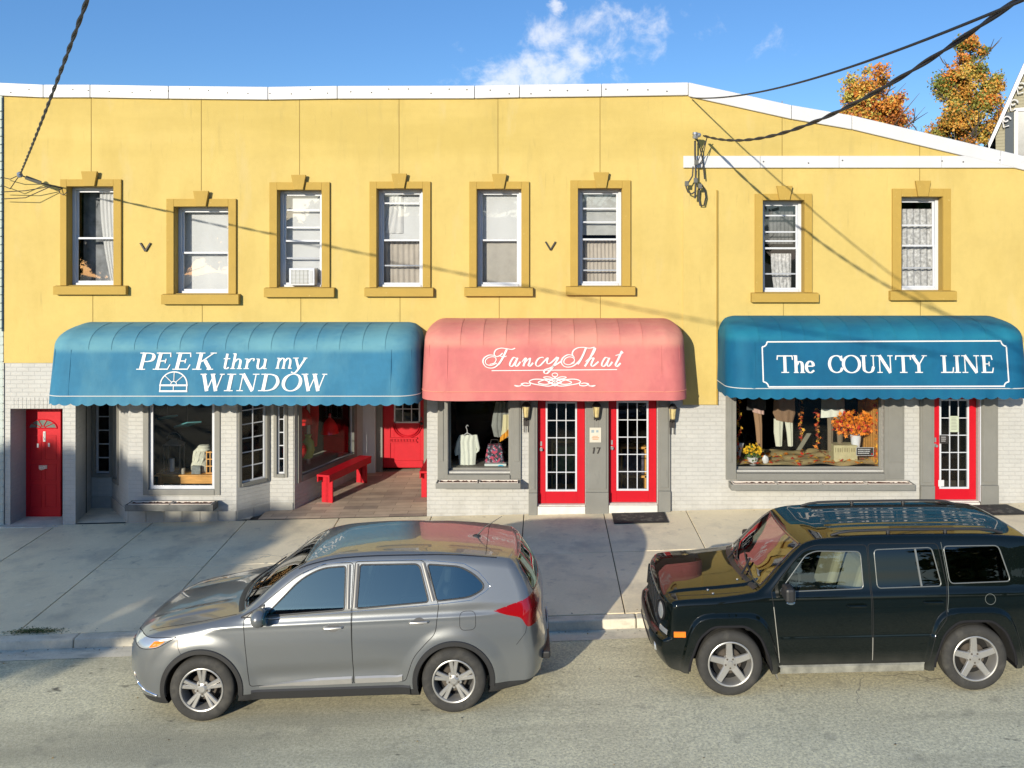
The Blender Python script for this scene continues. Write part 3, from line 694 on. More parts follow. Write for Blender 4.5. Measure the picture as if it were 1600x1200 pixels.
w = MB(); w.box(cx-.022+.03,cx+.022+.03,y-.012,y-.001,PZ(690,.5),PZ(674,.5)); w.build('number_plate', M['white'], sd_, bevel=.002)
w = MB(); bx = cx+.03; pz = PZ(674,.5); yy = y-.0145
w.box(bx-.003,bx+.004,yy,yy+.002,pz-.085,pz-.02); w.box(bx-.010,bx-.003,yy,yy+.002,pz-.034,pz-.027)
for a,b,c,d in ((-.010,.010,-.102,-.096),(-.010,-.004,-.124,-.102),(-.010,.010,-.130,-.124),(.004,.010,-.152,-.130),(-.010,.010,-.158,-.152)): w.box(bx+a,bx+b,yy,yy+.002,pz+c,pz+d)
w.build('door_number', M['iron'], sd_)
w = MB(); w.box(cx-.105,cx-.075,y-.012,y-.001,PZ(699,.5),PZ(693,.5)); w.box(cx+.10,cx+.13,y-.012,y-.001,PZ(698,.5),PZ(692,.5)); w.build('peep_plates', M['white'], sd_)
w = MB(); w.box(cx-.07,cx+.08,y-.014,y-.001,PZ(732,.5),PZ(727,.5)); w.ball((cx-.01,y-.02,PZ(731,.5)),.05,.012,.035,8,5,.25); w.build('mail_slot', mat('chipped_paint',(.6,.45,.38),.6,var=.4,vs=40), sd_)
w = MB(); w.box(x0-.07,x0,y-.06,y+.05,z0-.02,z1); w.build('door_jamb', M['grey'], BLD, bevel=.004)
w = MB(); w.box(x0-.14,x0-.07,.2,y+.0,z0-.02,z1); w.build('door_lining', M['iron'], BLD)
w = MB(); w.box(x0-.1,x1+.1,y-.08,y+.02,z0-.06,z0); w.build('threshold', M['steel'], BLD)
w = MB(); w.box(PX(15),PX(97)+.1,.64,.66,-.2,PZ(636)+.2); w.build('door_backing', M['dark'], BLD)
# red entry door at the back of the recess
x0,x1,z0,z1 = -3.46,-2.58,.30,2.30; y = 3.12
w = MB(); gx0,gx1,gz0,gz1 = -3.22,-2.66+.0,PZ(661,3.1),PZ(600,3.1)
w.box(x0,gx0,y,y+.05,z0,z1); w.box(gx1,x1,y,y+.05,z0,z1); w.box(gx0,gx1,y,y+.05,z0,gz0); 
w.box(x0+.02,x1-.02,y-.03,y-.001,z0+.02,z0+.16); w.box(x0+.13,x0+.16,y-.02,y-.001,z0+.16,gz0)
ed = w.build('door', M['red2'], BLD, label='red country style screen door at the back of the recess', bevel=.004)
w = MB(); w.box(gx0,gx0+.03,y-.02,y+.02,gz0,gz1); w.box(gx1-.03,gx1,y-.02,y+.02,gz0,gz1); w.box(gx0,gx1,y-.02,y+.02,gz0-.0,gz0+.03)
for k in (1,2): s = gx0+(gx1-gx0)*k/3; w.box(s-.008,s+.008,y-.012,y+.01,gz0+.03,gz1)
for k in (1,2): z = gz0+.30*k; w.box(gx0+.03,gx1-.03,y-.01,y+.008,z-.008,z+.008)
w.build('muntins', M['vinyl'], ed)
g = MB(); g.quad((gx0,y,gz0),(gx1,y,gz0),(gx1,y,gz1),(gx0,y,gz1)); g.build('pane', M['glass'], ed)
w = MB(); cx = (gx0+gx1)/2; n = 16
for rr in (.30,.26): w.tube([(cx+rr*math.cos(math.pi+math.pi*k/n), y-.03, gz0-.04+rr*.9*math.sin(math.pi+math.pi*k/n)) for k in range(n+1)], .012, 6)
w.box(x0+.14,x1-.14,y-.04,y-.001,gz0-.34,gz0-.31); w.box(x0+.14,x1-.14,y-.04,y-.001,gz0-.42,gz0-.395)
for k in range(9): w.box(x0+.17+k*.065,x0+.19+k*.065,y-.03,y-.01,gz0-.395,gz0-.34)
w.build('spindle_trim', M['red2'], ed, smooth=True)
knob(ed, x1-.05, y, z0+.95, M['iron'])

# interior shell behind the shop windows
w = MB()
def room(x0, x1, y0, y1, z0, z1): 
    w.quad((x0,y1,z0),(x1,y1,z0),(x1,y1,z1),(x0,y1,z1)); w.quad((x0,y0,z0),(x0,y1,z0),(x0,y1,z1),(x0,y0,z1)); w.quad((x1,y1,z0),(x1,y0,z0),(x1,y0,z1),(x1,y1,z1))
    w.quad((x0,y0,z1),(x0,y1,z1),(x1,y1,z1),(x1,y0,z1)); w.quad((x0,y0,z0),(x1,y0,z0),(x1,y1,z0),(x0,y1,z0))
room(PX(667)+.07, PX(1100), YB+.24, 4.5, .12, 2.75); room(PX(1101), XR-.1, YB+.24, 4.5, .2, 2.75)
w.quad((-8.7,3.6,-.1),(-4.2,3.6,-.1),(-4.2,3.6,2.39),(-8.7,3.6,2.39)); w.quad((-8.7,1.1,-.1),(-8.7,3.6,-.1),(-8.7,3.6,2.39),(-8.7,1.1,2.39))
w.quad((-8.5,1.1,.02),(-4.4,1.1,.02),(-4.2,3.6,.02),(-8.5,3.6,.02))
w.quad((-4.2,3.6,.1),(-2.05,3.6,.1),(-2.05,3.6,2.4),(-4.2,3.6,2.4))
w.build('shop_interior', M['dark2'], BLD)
# ------------------------------------------------------------------ lettering engine: pen strokes, thick uprights and thin hairlines
def catmull(P, n=8, closed=False):
    P = [Vector((p[0], p[1])) for p in P]; m = len(P); out = []
    if m == 2: return P
    rng = range(m if closed else m-1)
    for i in rng:
        p0 = P[(i-1) % m] if closed or i > 0 else P[0]*2-P[1]
        p1, p2 = P[i], P[(i+1) % m]
        p3 = P[(i+2) % m] if closed or i+2 < m else P[-1]*2-P[-2]
        for k in range(n):
            t = k/n
            out.append(.5*((2*p1)+(-p0+p2)*t+(2*p0-5*p1+4*p2-p3)*t*t+(-p0+3*p1-3*p2+p3)*t**3))
    out.append(P[0] if closed else P[-1]); return out
GL = {
 'P': [('T',(.30,0),(.30,1)),('c',(.30,.965),(.60,.965),(.82,.90),(.90,.73),(.82,.55),(.60,.48),(.30,.48)),('s',.30,.025,.26),('s',.26,.975,.22)],
 'E': [('T',(.26,0),(.26,1)),('t',(.26,.97),(.86,.97)),('t',(.26,.51),(.66,.51)),('t',(.26,.03),(.92,.03)),('t',(.86,1),(.93,.74)),('t',(.67,.38),(.67,.64)),('t',(.90,.0),(1,.30)),('s',.20,.975,.2),('s',.20,.025,.2)],
 'K': [('T',(.26,0),(.26,1)),('t',(.30,.42),(.84,.97)),('T',(.50,.55),(.84,.02)),('s',.22,.975,.22),('s',.22,.025,.22),('s',.84,.975,.15),('s',.84,.025,.16)],
 'W': [('T',(.13,1),(.35,0)),('t',(.35,.02),(.55,.92)),('T',(.50,1),(.72,0)),('t',(.72,.02),(.90,1)),('s',.13,.975,.13),('s',.52,.975,.10),('s',.90,.975,.10)],
 'I': [('T',(.5,0),(.5,1)),('s',.5,.975,.42),('s',.5,.025,.42)],
 'N': [('t',(.18,0),(.18,1)),('T',(.18,1),(.80,0)),('t',(.82,0),(.82,1)),('s',.18,.025,.16),('s',.14,.975,.14),('s',.82,.975,.16)],
 'D': [('T',(.25,0),(.25,1)),('c',(.25,.965),(.50,.965),(.78,.84),(.92,.5),(.78,.16),(.50,.035),(.25,.035)),('s',.20,.975,.2),('s',.20,.025,.2)],
 'O': [('o',.5,.5,.42,.49)],
 'T': [('T',(.5,0),(.5,1)),('t',(.04,.965),(.96,.965)),('t',(.05,1),(.02,.74)),('t',(.95,1),(.98,.74)),('s',.5,.025,.24)],
 'C': [('c',(.92,.72),(.82,.90),(.56,.98),(.26,.85),(.13,.5),(.26,.15),(.56,.02),(.82,.10),(.94,.28)),('t',(.92,.66),(.92,.98))],
 'U': [('T',(.22,1),(.22,.34)),('c',(.22,.36),(.25,.14),(.48,.02),(.72,.10),(.82,.36)),('t',(.82,.34),(.82,1)),('s',.22,.975,.2),('s',.82,.975,.15)],
 'Y': [('T',(.16,1),(.50,.46)),('t',(.85,1),(.52,.46)),('T',(.5,.5),(.5,0)),('s',.18,.975,.17),('s',.84,.975,.15),('s',.5,.025,.22)],
 'L': [('T',(.28,0),(.28,1)),('t',(.28,.03),(.92,.03)),('t',(.90,0),(.97,.32)),('s',.26,.975,.24),('s',.20,.025,.2)],
 'h': [('T',(.22,0),(.22,1)),('c',(.28,.46),(.45,.62),(.62,.62),(.74,.48),(.74,.0)),('s',.14,.975,.12),('s',.22,.02,.2),('s',.76,.02,.2)],
 'e': [('t',(.14,.38),(.84,.38)),('c',(.84,.38),(.78,.56),(.52,.66),(.25,.55),(.13,.32),(.25,.10),(.55,.01),(.90,.14))],
 't': [('T',(.40,.98),(.40,.18)),('c',(.40,.22),(.44,.05),(.66,.01),(.92,.10)),('t',(.05,.66),(.88,.66))],
 'r': [('T',(.34,0),(.34,.64)),('c',(.40,.44),(.56,.62),(.80,.66),(.94,.58)),('d',.86,.55),('s',.20,.64,.14),('s',.34,.02,.24)],
 'u': [('T',(.22,.64),(.22,.18)),('c',(.22,.22),(.30,.03),(.52,.02),(.74,.20)),('T',(.76,.64),(.76,0)),('s',.14,.64,.12),('s',.68,.64,.10),('s',.86,.02,.12)],
 'm': [('T',(.13,0),(.13,.64)),('c',(.16,.46),(.28,.63),(.40,.60),(.47,.42),(.47,0)),('c',(.50,.46),(.62,.63),(.74,.60),(.82,.42),(.82,0)),('s',.08,.64,.08),('s',.13,.02,.11),('s',.48,.02,.11),('s',.86,.02,.11)],
 'y': [('T',(.22,.66),(.52,.04)),('c',(.88,.66),(.55,.02),(.36,-.24),(.16,-.26)),('d',.12,-.22),('s',.22,.65,.20),('s',.86,.65,.14)],
}
class Pen:
    def __init__(s, place): s.mb = MB(); s.place = place; s.k = 0
    def ribbon(s, pts, ws):
        n = len(pts); L, Rr = [], []; s.k += 1; off = .003+.00025*(s.k % 12)
        for i, p in enumerate(pts):
            t = pts[min(i+1, n-1)]-pts[max(i-1, 0)]
            if t.length < 1e-9: t = Vector((1, 0))
            t.normalize(); q = Vector((-t.y, t.x)); L.append(p+q*ws[i]/2); Rr.append(p-q*ws[i]/2)
        vs = [s.place(p.x, p.y, off) for p in L]+[s.place(p.x, p.y, off) for p in Rr]
        s.mb.add(vs, [(i+n, i+n+1, i+1, i) for i in range(n-1)])
    def glyph(s, ch, x0, x1, yb, yt, T, t, shear=0):
        sx, sy = x1-x0, yt-yb
        tr = lambda p: Vector((x0+p[0]*sx+shear*p[1]*sy, yb+p[1]*sy))
        def pen(pts):
            n = len(pts); ws = []
            for i in range(n):
                d = pts[min(i+1, n-1)]-pts[max(i-1, 0)]; d.normalize(); dx = d.x-shear*d.y
                ws.append(t+(T-t)*min(1, abs(d.y)/math.hypot(dx, d.y))**1.6)
            s.ribbon(pts, ws)
        for st in GL[ch]:
            k = st[0]
            if k == 'T':
                a, b = tr(st[1]), tr(st[2]); s.ribbon([a, b], [T, T])
            elif k == 't': s.ribbon([tr(st[1]), tr(st[2])], [t*1.15]*2)
            elif k == 'c': pen(catmull([tr(p) for p in st[1:]], 6))
            elif k == 'o':
                _, cx, cy, rx, ry = st; n = 36
                pen([tr((cx+rx*math.cos(2*math.pi*i/n), cy+ry*math.sin(2*math.pi*i/n))) for i in range(n+1)])
            elif k == 's':
                _, x, y, h = st; a, b = tr((x-h, y)), tr((x+h, y)); s.ribbon([a, b], [t*.95]*2)
            elif k == 'd':
                c = tr(st[1:]); s.ribbon([c-Vector((T*.3, 0)), c+Vector((T*.3, 0))], [T*.6]*2)
    def line(s, pts, w, closed=False, smooth=True, taper=False):
        P = catmull(pts, 7, closed) if smooth else [Vector(p) for p in pts]
        n = len(P); s.ribbon(P, [w*(.25+.75*math.sin(math.pi*i/(n-1))) if taper else w for i in range(n)])

# ------------------------------------------------------------------ awnings
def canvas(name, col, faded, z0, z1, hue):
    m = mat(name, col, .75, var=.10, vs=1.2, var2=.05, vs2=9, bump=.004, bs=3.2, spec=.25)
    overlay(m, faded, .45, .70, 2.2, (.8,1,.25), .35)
    overlay(m, faded, .30, .60, 1.4, (.5,1,1), .8, zmin=z0, zmax=z1)  # paler canvas top: sun fade, plus sky sheen put into the colour
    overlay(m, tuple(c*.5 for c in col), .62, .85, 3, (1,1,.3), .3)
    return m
def awning(name, label, px0, px1, top, shoulder, piping, bottom, m, mpipe, scallop, e=.37, d=1.05, seam=.385, rc=.36, phase=0):
    zt = PZ(top, 0); s_f = (d+0)
    zs, zp, zb = PZ(shoulder, -.80), PZ(piping, -d), PZ(bottom, -d)
    xa, xb = PX(px0, -d*.6), PX(px1, -d*.6); cx, hw = (xa+xb)/2, (xb-xa)/2
    root = thing(name, label, 'awning', (cx, 0, zp))
    prof = []                                        # (z, o) o: 1 at the wall top, 0 at the outer edge
    for k in range(13):
        a = math.pi/2*k/12; prof.append((zs+(zt-zs)*math.cos(a)**.85, .10+.90*(1-math.sin(a)**.9)))
    for k in range(1, 9): f = k/8; prof.append((zs+(zp-zs)*f, .10*(1-f)))
    def foot(o, n_arc=12):
        a, b = hw-e*(o**1.15)*.85, max(.004, d*(1-o)); r = max(.002, min(rc, b*.95, a*.9)); pts = []
        for k in range(5): pts.append((-a, -(b-r)*k/5))
        for k in range(n_arc): t = math.pi/2*k/n_arc; pts.append((-a+r-r*math.cos(t), -(b-r)-r*math.sin(t)))
        nn = int(2*hw/.028); 
        for k in range(nn+1): pts.append((-a+r+(2*a-2*r)*k/nn, -b))
        for k in range(1, n_arc+1): t = math.pi/2*k/n_arc; pts.append((a-r+r*math.sin(t), -(b-r)-r*math.cos(t)))
        for k in range(4, -1, -1): pts.append((a, -(b-r)*k/5))
        return pts
    w = MB(); rows = []
    for j, (z, o) in enumerate(prof):
        f = foot(o); sag = max(0, math.sin(math.pi*min(1, j/13)))*.016 if j < 13 else .0
        row = []
        for i, (x, y) in enumerate(f):
            q = abs(math.sin(math.pi*(x+phase)/seam)); dz = -sag*(q**.6)
            wr = .005*math.sin(5*x+2.2*math.sin(1.7*x)+3*z)+.003*math.sin(13*x-6*z+2*math.sin(3.1*x))*max(0,math.sin(1.3*x+1))+.010*math.exp(-((abs(x)-hw+.42)/.05)**2)*math.sin(9*z)
            row.append((cx+x, y+(wr if j > 12 else 0)+(sag*.6*q**.6 if j > 6 else 0), z+dz))
        rows.append(row)
    n = len(rows[0]); vs = [p for r_ in rows for p in r_]
    w.add(vs, [(j*n+i, j*n+i+1, (j+1)*n+i+1, (j+1)*n+i) for j in range(len(rows)-1) for i in range(n-1)])
    cn = w.build('canopy', m, root, smooth=True, sharp=0)
    # valance
    w = MB(); f = foot(0); arc = [0]
    for a, b in zip(f[:-1], f[1:]): arc.append(arc[-1]+math.hypot(b[0]-a[0], b[1]-a[1]))
    rows = []
    for j in range(6):
        t = j/5; row = []
        for i, (x, y) in enumerate(f):
            s_ = arc[i]; up = (.042*(1-abs(math.sin(math.pi*s_/.20))**.7)) if scallop else .006*math.sin(3*s_)
            z = zp+(zb-zp)*t+up*t
            rp = (.016 if scallop else .006)*t*math.sin(s_*11+2*math.sin(s_*2.3))*(.6+.4*math.sin(s_*5.1))
            row.append((cx+x, y+rp-.012*t, z))
        rows.append(row)
    vs = [p for r_ in rows for p in r_]
    w.add(vs, [(j*n+i, j*n+i+1, (j+1)*n+i+1, (j+1)*n+i) for j in range(5) for i in range(n-1)])
    v = w.build('valance', m, root, smooth=True, sharp=0)
    w = MB(); w.tube([(cx+x*1.001, y-.006, zp) for x, y in f], .008, 6, False); w.build('piping', mpipe, root, smooth=True)
    # seams of the canopy roof and corner ribs
    w = MB()
    fr = MB()
    k0 = int(-hw/seam)-1
    for k in range(k0, -k0+1):
        xx = k*seam-phase
        if abs(xx) > hw-.5: continue
        fr.tube([(cx+xx, -d*(1-o)-.004 if j < 20 else -d*(1-o)-.003, z+.003) for j, (z, o) in enumerate(prof[1:13])], .003, 5, False)
    for xx in (-(hw-.46), hw-.46, -(hw-.14), hw-.14):
        yy = d if abs(xx) < hw-.3 else d-.10
        fr.tube([(cx+xx*(1-.0*o), -yy*(1-o*.98)-.003, z) for z, o in prof[12:]], .004, 5, False)
    fr.build('canopy_seam', m, root, smooth=True)
    # frame bars underneath
    w = MB(); w.tube([(cx-hw+.03,-.0,zp+.02),(cx-hw+.03,-d+.35,zp+.02),(cx-hw+.4,-d+.09,zp+.02),(cx+hw-.4,-d+.09,zp+.02),(cx+hw-.03,-d+.35,zp+.02),(cx+hw-.03,0,zp+.02)], .015, 6)
    for k in range(-3, 4): xx = k*hw/3.4; w.tube([(cx+xx,-d+.09,zp+.02),(cx+xx,-d*.86,zp+.06),(cx+xx,-d*.86,zs-.08),(cx+xx,-d*.5,zt-.24),(cx+xx,-.01,zt-.20)], .012, 6)
    w.build('awning_frame', M['steel'], root, smooth=True)
    def place(X, Z, off):          # a point of the nearly flat canvas front
        f_ = min(1, max(0, (Z-zp)/(zs-zp))); return (X, -d*(1-.10*f_)-off-.004, Z)
    return root, place
LET = mat('letter_white', (.66,.65,.64), .6, var=.03, vs=9)
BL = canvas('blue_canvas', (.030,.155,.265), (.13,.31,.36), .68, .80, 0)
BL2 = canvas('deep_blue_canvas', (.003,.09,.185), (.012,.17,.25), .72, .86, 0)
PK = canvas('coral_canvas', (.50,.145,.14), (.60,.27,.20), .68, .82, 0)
PW = mat('piping_white', (.55,.56,.54), .6); PP = mat('piping_coral', (.66,.24,.17), .6)
def photo_pen(place, ox, oy, sc, y=-1.0):    # the drawing's own units to metres on the canvas
    return Pen(lambda u, v, off: place(PX(ox+u/sc, y), PZ(oy-v/sc, y), off))
# blue awning, left
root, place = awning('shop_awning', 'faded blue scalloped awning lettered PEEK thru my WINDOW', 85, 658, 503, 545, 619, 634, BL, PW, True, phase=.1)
P = photo_pen(place, 200, 535, 5)
for ch, a, b in (('P',58,190),('E',192,318),('E',345,474),('K',500,664)): P.glyph(ch, a, b, -213, -82, 27, 7, .20)
for ch, a, b in (('t',728,790),('h',795,892),('r',892,980),('u',985,1085)): P.glyph(ch, a, b, -207, -88, 19, 6, .16)
for ch, a, b in (('m',1148,1282),('y',1270,1385)): P.glyph(ch, a, b, -205, -80, 17, 6, .16)
for ch, a, b in (('W',556,745),('I',750,832),('N',850,1010),('D',1022,1175),('O',1195,1352),('W',1345,1545)): P.glyph(ch, a, b, -377, -245, 27, 7, .10 if ch == 'W' else .17)
P.mb.build('lettering', LET, root)
P = photo_pen(place, 200, 535, 5)
n = 20; P.line([(362+104*math.cos(math.pi*k/n), -330+100*math.sin(math.pi*k/n)) for k in range(n+1)], 9, smooth=False)
P.line([(362+22*math.cos(math.pi*k/10), -325+22*math.sin(math.pi*k/10)) for k in range(11)], 6, smooth=False)
for k in (1,2,3): a = math.pi*k/4; P.line([(362+22*math.cos(a), -325+22*math.sin(a)), (362+102*math.cos(a), -328+98*math.sin(a))], 5, smooth=False)
P.line([(252,-333),(472,-333)], 13, smooth=False); P.line([(252,-378),(472,-378)], 13, smooth=False); P.line([(362,-340),(362,-372)], 6, smooth=False)
P.line([(258,-330),(258,-380)], 8, smooth=False); P.line([(466,-330),(466,-380)], 8, smooth=False)
P.mb.build('window_emblem', LET, root)
# coral awning, middle
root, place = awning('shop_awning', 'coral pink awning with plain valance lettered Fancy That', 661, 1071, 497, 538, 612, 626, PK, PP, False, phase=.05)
P = photo_pen(place, 740, 530, 6.4)
def script(*strokes):
    for w, pts in strokes: P.line([(x, -y) for x, y in pts], w)
def swash(*strokes):         # calligraphic: heavy on the down strokes
    for w, pts in strokes:
        q = catmull([(x, -y) for x, y in pts], 8); n = len(q); ws = []
        for i in range(n):
            d_ = q[min(i+1, n-1)]-q[max(i-1, 0)]; d_.normalize()
            down = abs(d_.y*.93+d_.x*.36)
            ws.append(7+(w-7)*down**2.2)
        P.ribbon(q, ws)
swash((15,[(222,168),(160,160),(105,190),(95,235),(130,280),(200,285),(260,240),(300,175),(330,110),(322,96)]),
      (10,[(232,240),(175,262),(128,250),(118,215),(150,185),(205,178),(225,205),(205,240),(160,252)]),
      (13,[(415,92),(380,104),(320,96),(270,92),(222,110),(205,150),(225,175),(262,165),(290,140)]),
      (9,[(258,168),(300,178),(330,170)]), (20,[(330,105),(300,170),(262,235),(235,262)]))
def sm_a(x, y=232, s=1): swash((17,[(x+60*s,y-38),(x+30*s,y-48),(x,y-5),(x-8,y+30),(x+15,y+38),(x+45*s,y),(x+66*s,y-40)]),(18,[(x+70*s,y-45),(x+48*s,y+10),(x+50*s,y+36),(x+70*s,y+32),(x+98*s,y-5)]))
def sm_n(x, y=232): swash((10,[(x-20,y-5),(x+5,y-38),(x+18,y-42)]),(19,[(x+22,y-45),(x+5,y),(x-8,y+38)]),(9,[(x-2,y+20),(x+40,y-30),(x+66,y-42)]),(18,[(x+62,y-44),(x+52,y+5),(x+42,y+30),(x+60,y+36),(x+90,y+5)]))
sm_a(370); sm_n(505)
swash((17,[(700,190),(688,182),(650,195),(622,240),(632,268),(665,262),(712,215),(740,188)]))
swash((17,[(745,185),(735,220),(740,245),(775,235),(835,180)]),(19,[(850,182),(820,235),(775,300),(735,340),(706,335),(715,305),(770,285),(840,245),(885,215)]))
swash((15,[(1000,165),(940,158),(888,195),(880,240),(915,275),(985,272),(1050,225),(1095,160),(1118,100)]),
      (10,[(1010,235),(950,255),(905,238),(912,200),(955,178),(1000,190),(1008,220),(975,245)]),
      (14,[(1212,82),(1160,92),(1100,84),(1040,90),(998,118),(988,160),(1010,185)]), (20,[(1125,90),(1095,160),(1060,225),(1040,250)]))
swash((9,[(1120,225),(1190,160),(1222,100),(1212,90)]),(20,[(1212,92),(1165,190),(1112,272)]),(9,[(1125,250),(1175,195),(1205,188)]),(19,[(1205,186),(1180,240),(1178,266),(1200,266),(1250,225)]))
sm_a(1290)
swash((20,[(1485,120),(1450,195),(1420,255),(1435,272),(1470,240)]),(9,[(1420,165),(1470,150),(1500,135)]))
P2 = photo_pen(place, 740, 530, 6.4); P2.line([(180,-314),(1435,-303)], 8, smooth=False); P2.mb.build('underline', LET, root)
P.mb.build('lettering', LET, root)
P = photo_pen(place, 740, 530, 6.4)
for sg in (1, -1):
    c = 813; X = lambda x: c+sg*(x-c)
    for w, pts in ((9,[(813,455),(880,465),(960,455),(1040,440),(1068,420),(1030,400),(960,398),(900,410),(813,450)]),
                   (9,[(813,420),(880,400),(940,410),(980,430),(940,445),(880,445),(813,415)]),
                   (8,[(813,400),(870,375),(925,378),(900,392),(813,398)]),
                   (8,[(813,465),(850,440),(880,425),(830,395),(813,375)]),
                   (9,[(1070,420),(1060,455),(1110,462),(1150,445),(1110,435),(1075,440)]), (8,[(1130,440),(1165,462),(1215,458),(1190,468),(1150,462)])):
        P.line([(X(x), -y) for x, y in pts], w)
P.line([(813+28*math.cos(2*math.pi*k/12), -355+18*math.sin(2*math.pi*k/12)) for k in range(12)], 8, closed=True)
P.line([(813,-372),(813,-465)], 9, smooth=False)
P.mb.build('scroll_ornament', LET, root)
# deep blue awning, right
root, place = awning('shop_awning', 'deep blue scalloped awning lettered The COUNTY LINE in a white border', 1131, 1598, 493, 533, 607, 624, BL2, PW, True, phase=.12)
P = photo_pen(place, 1180, 520, 3.902)
for ch, a, b in (('T',132,230),('h',232,305),('e',303,364),('C',440,536),('O',528,645),('U',640,738),('N',740,842),('T',855,950),('Y',942,1050),('L',1130,1210),('I',1207,1254),('N',1258,1370),('E',1376,1450)): P.glyph(ch, a, b, -243, -138, 18.5, 6)
P.mb.build('lettering', LET, root)
P = photo_pen(place, 1180, 520, 3.902); q = 30
def notch(cx_, cy_, a0): return [(cx_+q*math.cos(a0+math.pi/2*k/6), cy_+q*math.sin(a0+math.pi/2*k/6)) for k in range(7)]
x0_, x1_, y0_, y1_ = 46, 1538, -327, -57
P.line([(x0_+q,y1_)]+[(x1_-q,y1_+6)], 8, smooth=False); P.line([(x0_+q,y0_),(x1_-q,y0_+4)], 8, smooth=False); P.line([(x0_,y0_+q),(x0_,y1_-q)], 8, smooth=False); P.line([(x1_,y0_+q),(x1_,y1_-q)], 8, smooth=False)
for cx_, cy_, a0 in ((x0_,y1_,-math.pi/2),(x1_,y1_+4,math.pi),(x1_,y0_,math.pi/2),(x0_,y0_,0)): P.line(notch(cx_, cy_, a0), 8, smooth=False)
P.mb.build('border_line', LET, root)
# ------------------------------------------------------------------ things on and in front of the facade
def planter(px0, px1, ptop, pbot, label, cells, depth=.26, m=None):
    x0, x1 = PX(px0), PX(px1); zt, zb = PZ(ptop), PZ(pbot, -.28)
    r = thing('planter_box', label, 'planter', ((x0+x1)/2, -.1, zb), 'planter boxes under the shop windows')
    y1, y0 = -.06, -.06-depth; t = .022
    w = MB(); w.box(x0,x1,y0,y0+t,zb,zt); w.box(x0,x1,y1-t,y1,zb,zt+.01); w.box(x0,x0+t,y0+t,y1-t,zb,zt); w.box(x1-t,x1,y0+t,y1-t,zb,zt); w.box(x0+t,x1-t,y0+t,y1-t,zb,zb+.02)
    w.build('box', m or M['grey'], r, bevel=.004)
    n = cells; L = (x1-x0-2*t-.02)/n
    for k in range(n):
        a = x0+t+.01+k*L+.012; b = a+L-.024; l = MB(); e = .018; lz = zt+.006
        l.box(a,b,y0+t+.01,y0+t+.01+e,zb+.03,lz); l.box(a,b,y1-t-.01-e,y1-t-.01,zb+.03,lz); l.box(a,a+e,y0+t+.01+e,y1-t-.01-e,zb+.03,lz); l.box(b-e,b,y0+t+.01+e,y1-t-.01-e,zb+.03,lz)
        tr = l.build('liner', mat('cream_liner',(.62,.55,.48),.6,var=.1,vs=10) if 'lin' not in M else M['lin'], r, bevel=.003)
        M['lin'] = tr.data.materials[0]
        s = MB(); nx, ny = 24, 5; ya, yb = y0+t+.01+e, y1-t-.01-e
        vs = [(a+e+(b-a-2*e)*i/nx, ya+(yb-ya)*j/ny, lz-.022+random.uniform(-.012,.018)) for j in range(ny+1) for i in range(nx+1)]
        s.add(vs, [(j*(nx+1)+i, j*(nx+1)+i+1, (j+1)*(nx+1)+i+1, (j+1)*(nx+1)+i) for j in range(ny) for i in range(nx)])
        s.build('soil', M['soil'], tr)
    return r
planter(208, 343, 781, 798, 'weathered dark planter box under the large bay window', 2, m=mat('weathered_grey',(.12,.12,.11),.7,var=.3,vs=6))
planter(684, 814, 748, 763, 'grey planter box under the small shop window with the white shirt', 2)
planter(1137, 1419, 750, 766, 'long grey planter box under the window dressed with autumn leaves', 4)
# lanterns
def lantern(px, py, label):
    x, z = PX(px,-.12), PZ(py,-.12)
    r = thing('wall_lantern', label, 'lantern', (x, -.03, z), 'brass lanterns below the coral awning')
    w = MB(); w.lathe([(0,.15),(.035,.14),(.07,.09),(.082,.07),(.082,.06),(.06,.06)], (x,-.14,z), 'z', 8); w.lathe([(.03,-.17),(.045,-.15),(.052,-.13),(.03,-.125)], (x,-.14,z), 'z', 8)
    for k in range(4):
        a = math.pi/4+math.pi/2*k; w.tube([(x+.075*math.cos(a),-.14+.075*math.sin(a),z+.065),(x+.048*math.cos(a),-.14+.048*math.sin(a),z-.135)], .006, 5)
    w.tube([(x-.035,-.10,z-.15),(x-.035,-.05,z-.20),(x-.035,-.05,z-.42)], .009, 6); w.tube([(x+.035,-.10,z-.15),(x+.035,-.05,z-.20),(x+.035,-.05,z-.42)], .009, 6)
    w.box(x-.05,x+.05,-.055,-.025,z-.3,z-.18); w.tube([(x,-.04,z-.22),(x,-.10,z-.17)], .012, 6)
    w.build('bracket', M['iron'], r, smooth=True, sharp=30)
    g = MB(); g.lathe([(.044,-.13),(.068,.06)], (x,-.14,z), 'z', 8); g.build('lamp_glass', mat('amber_glass',(.52,.42,.20),.2,var=.2,vs=20), r)
    return r
lantern(822, 640, 'brass lantern left of the first red glazed door')
lantern(932, 640, 'brass lantern above the number plate between the two red doors')
lantern(1051, 643, 'brass lantern to the right of the second red glazed door')
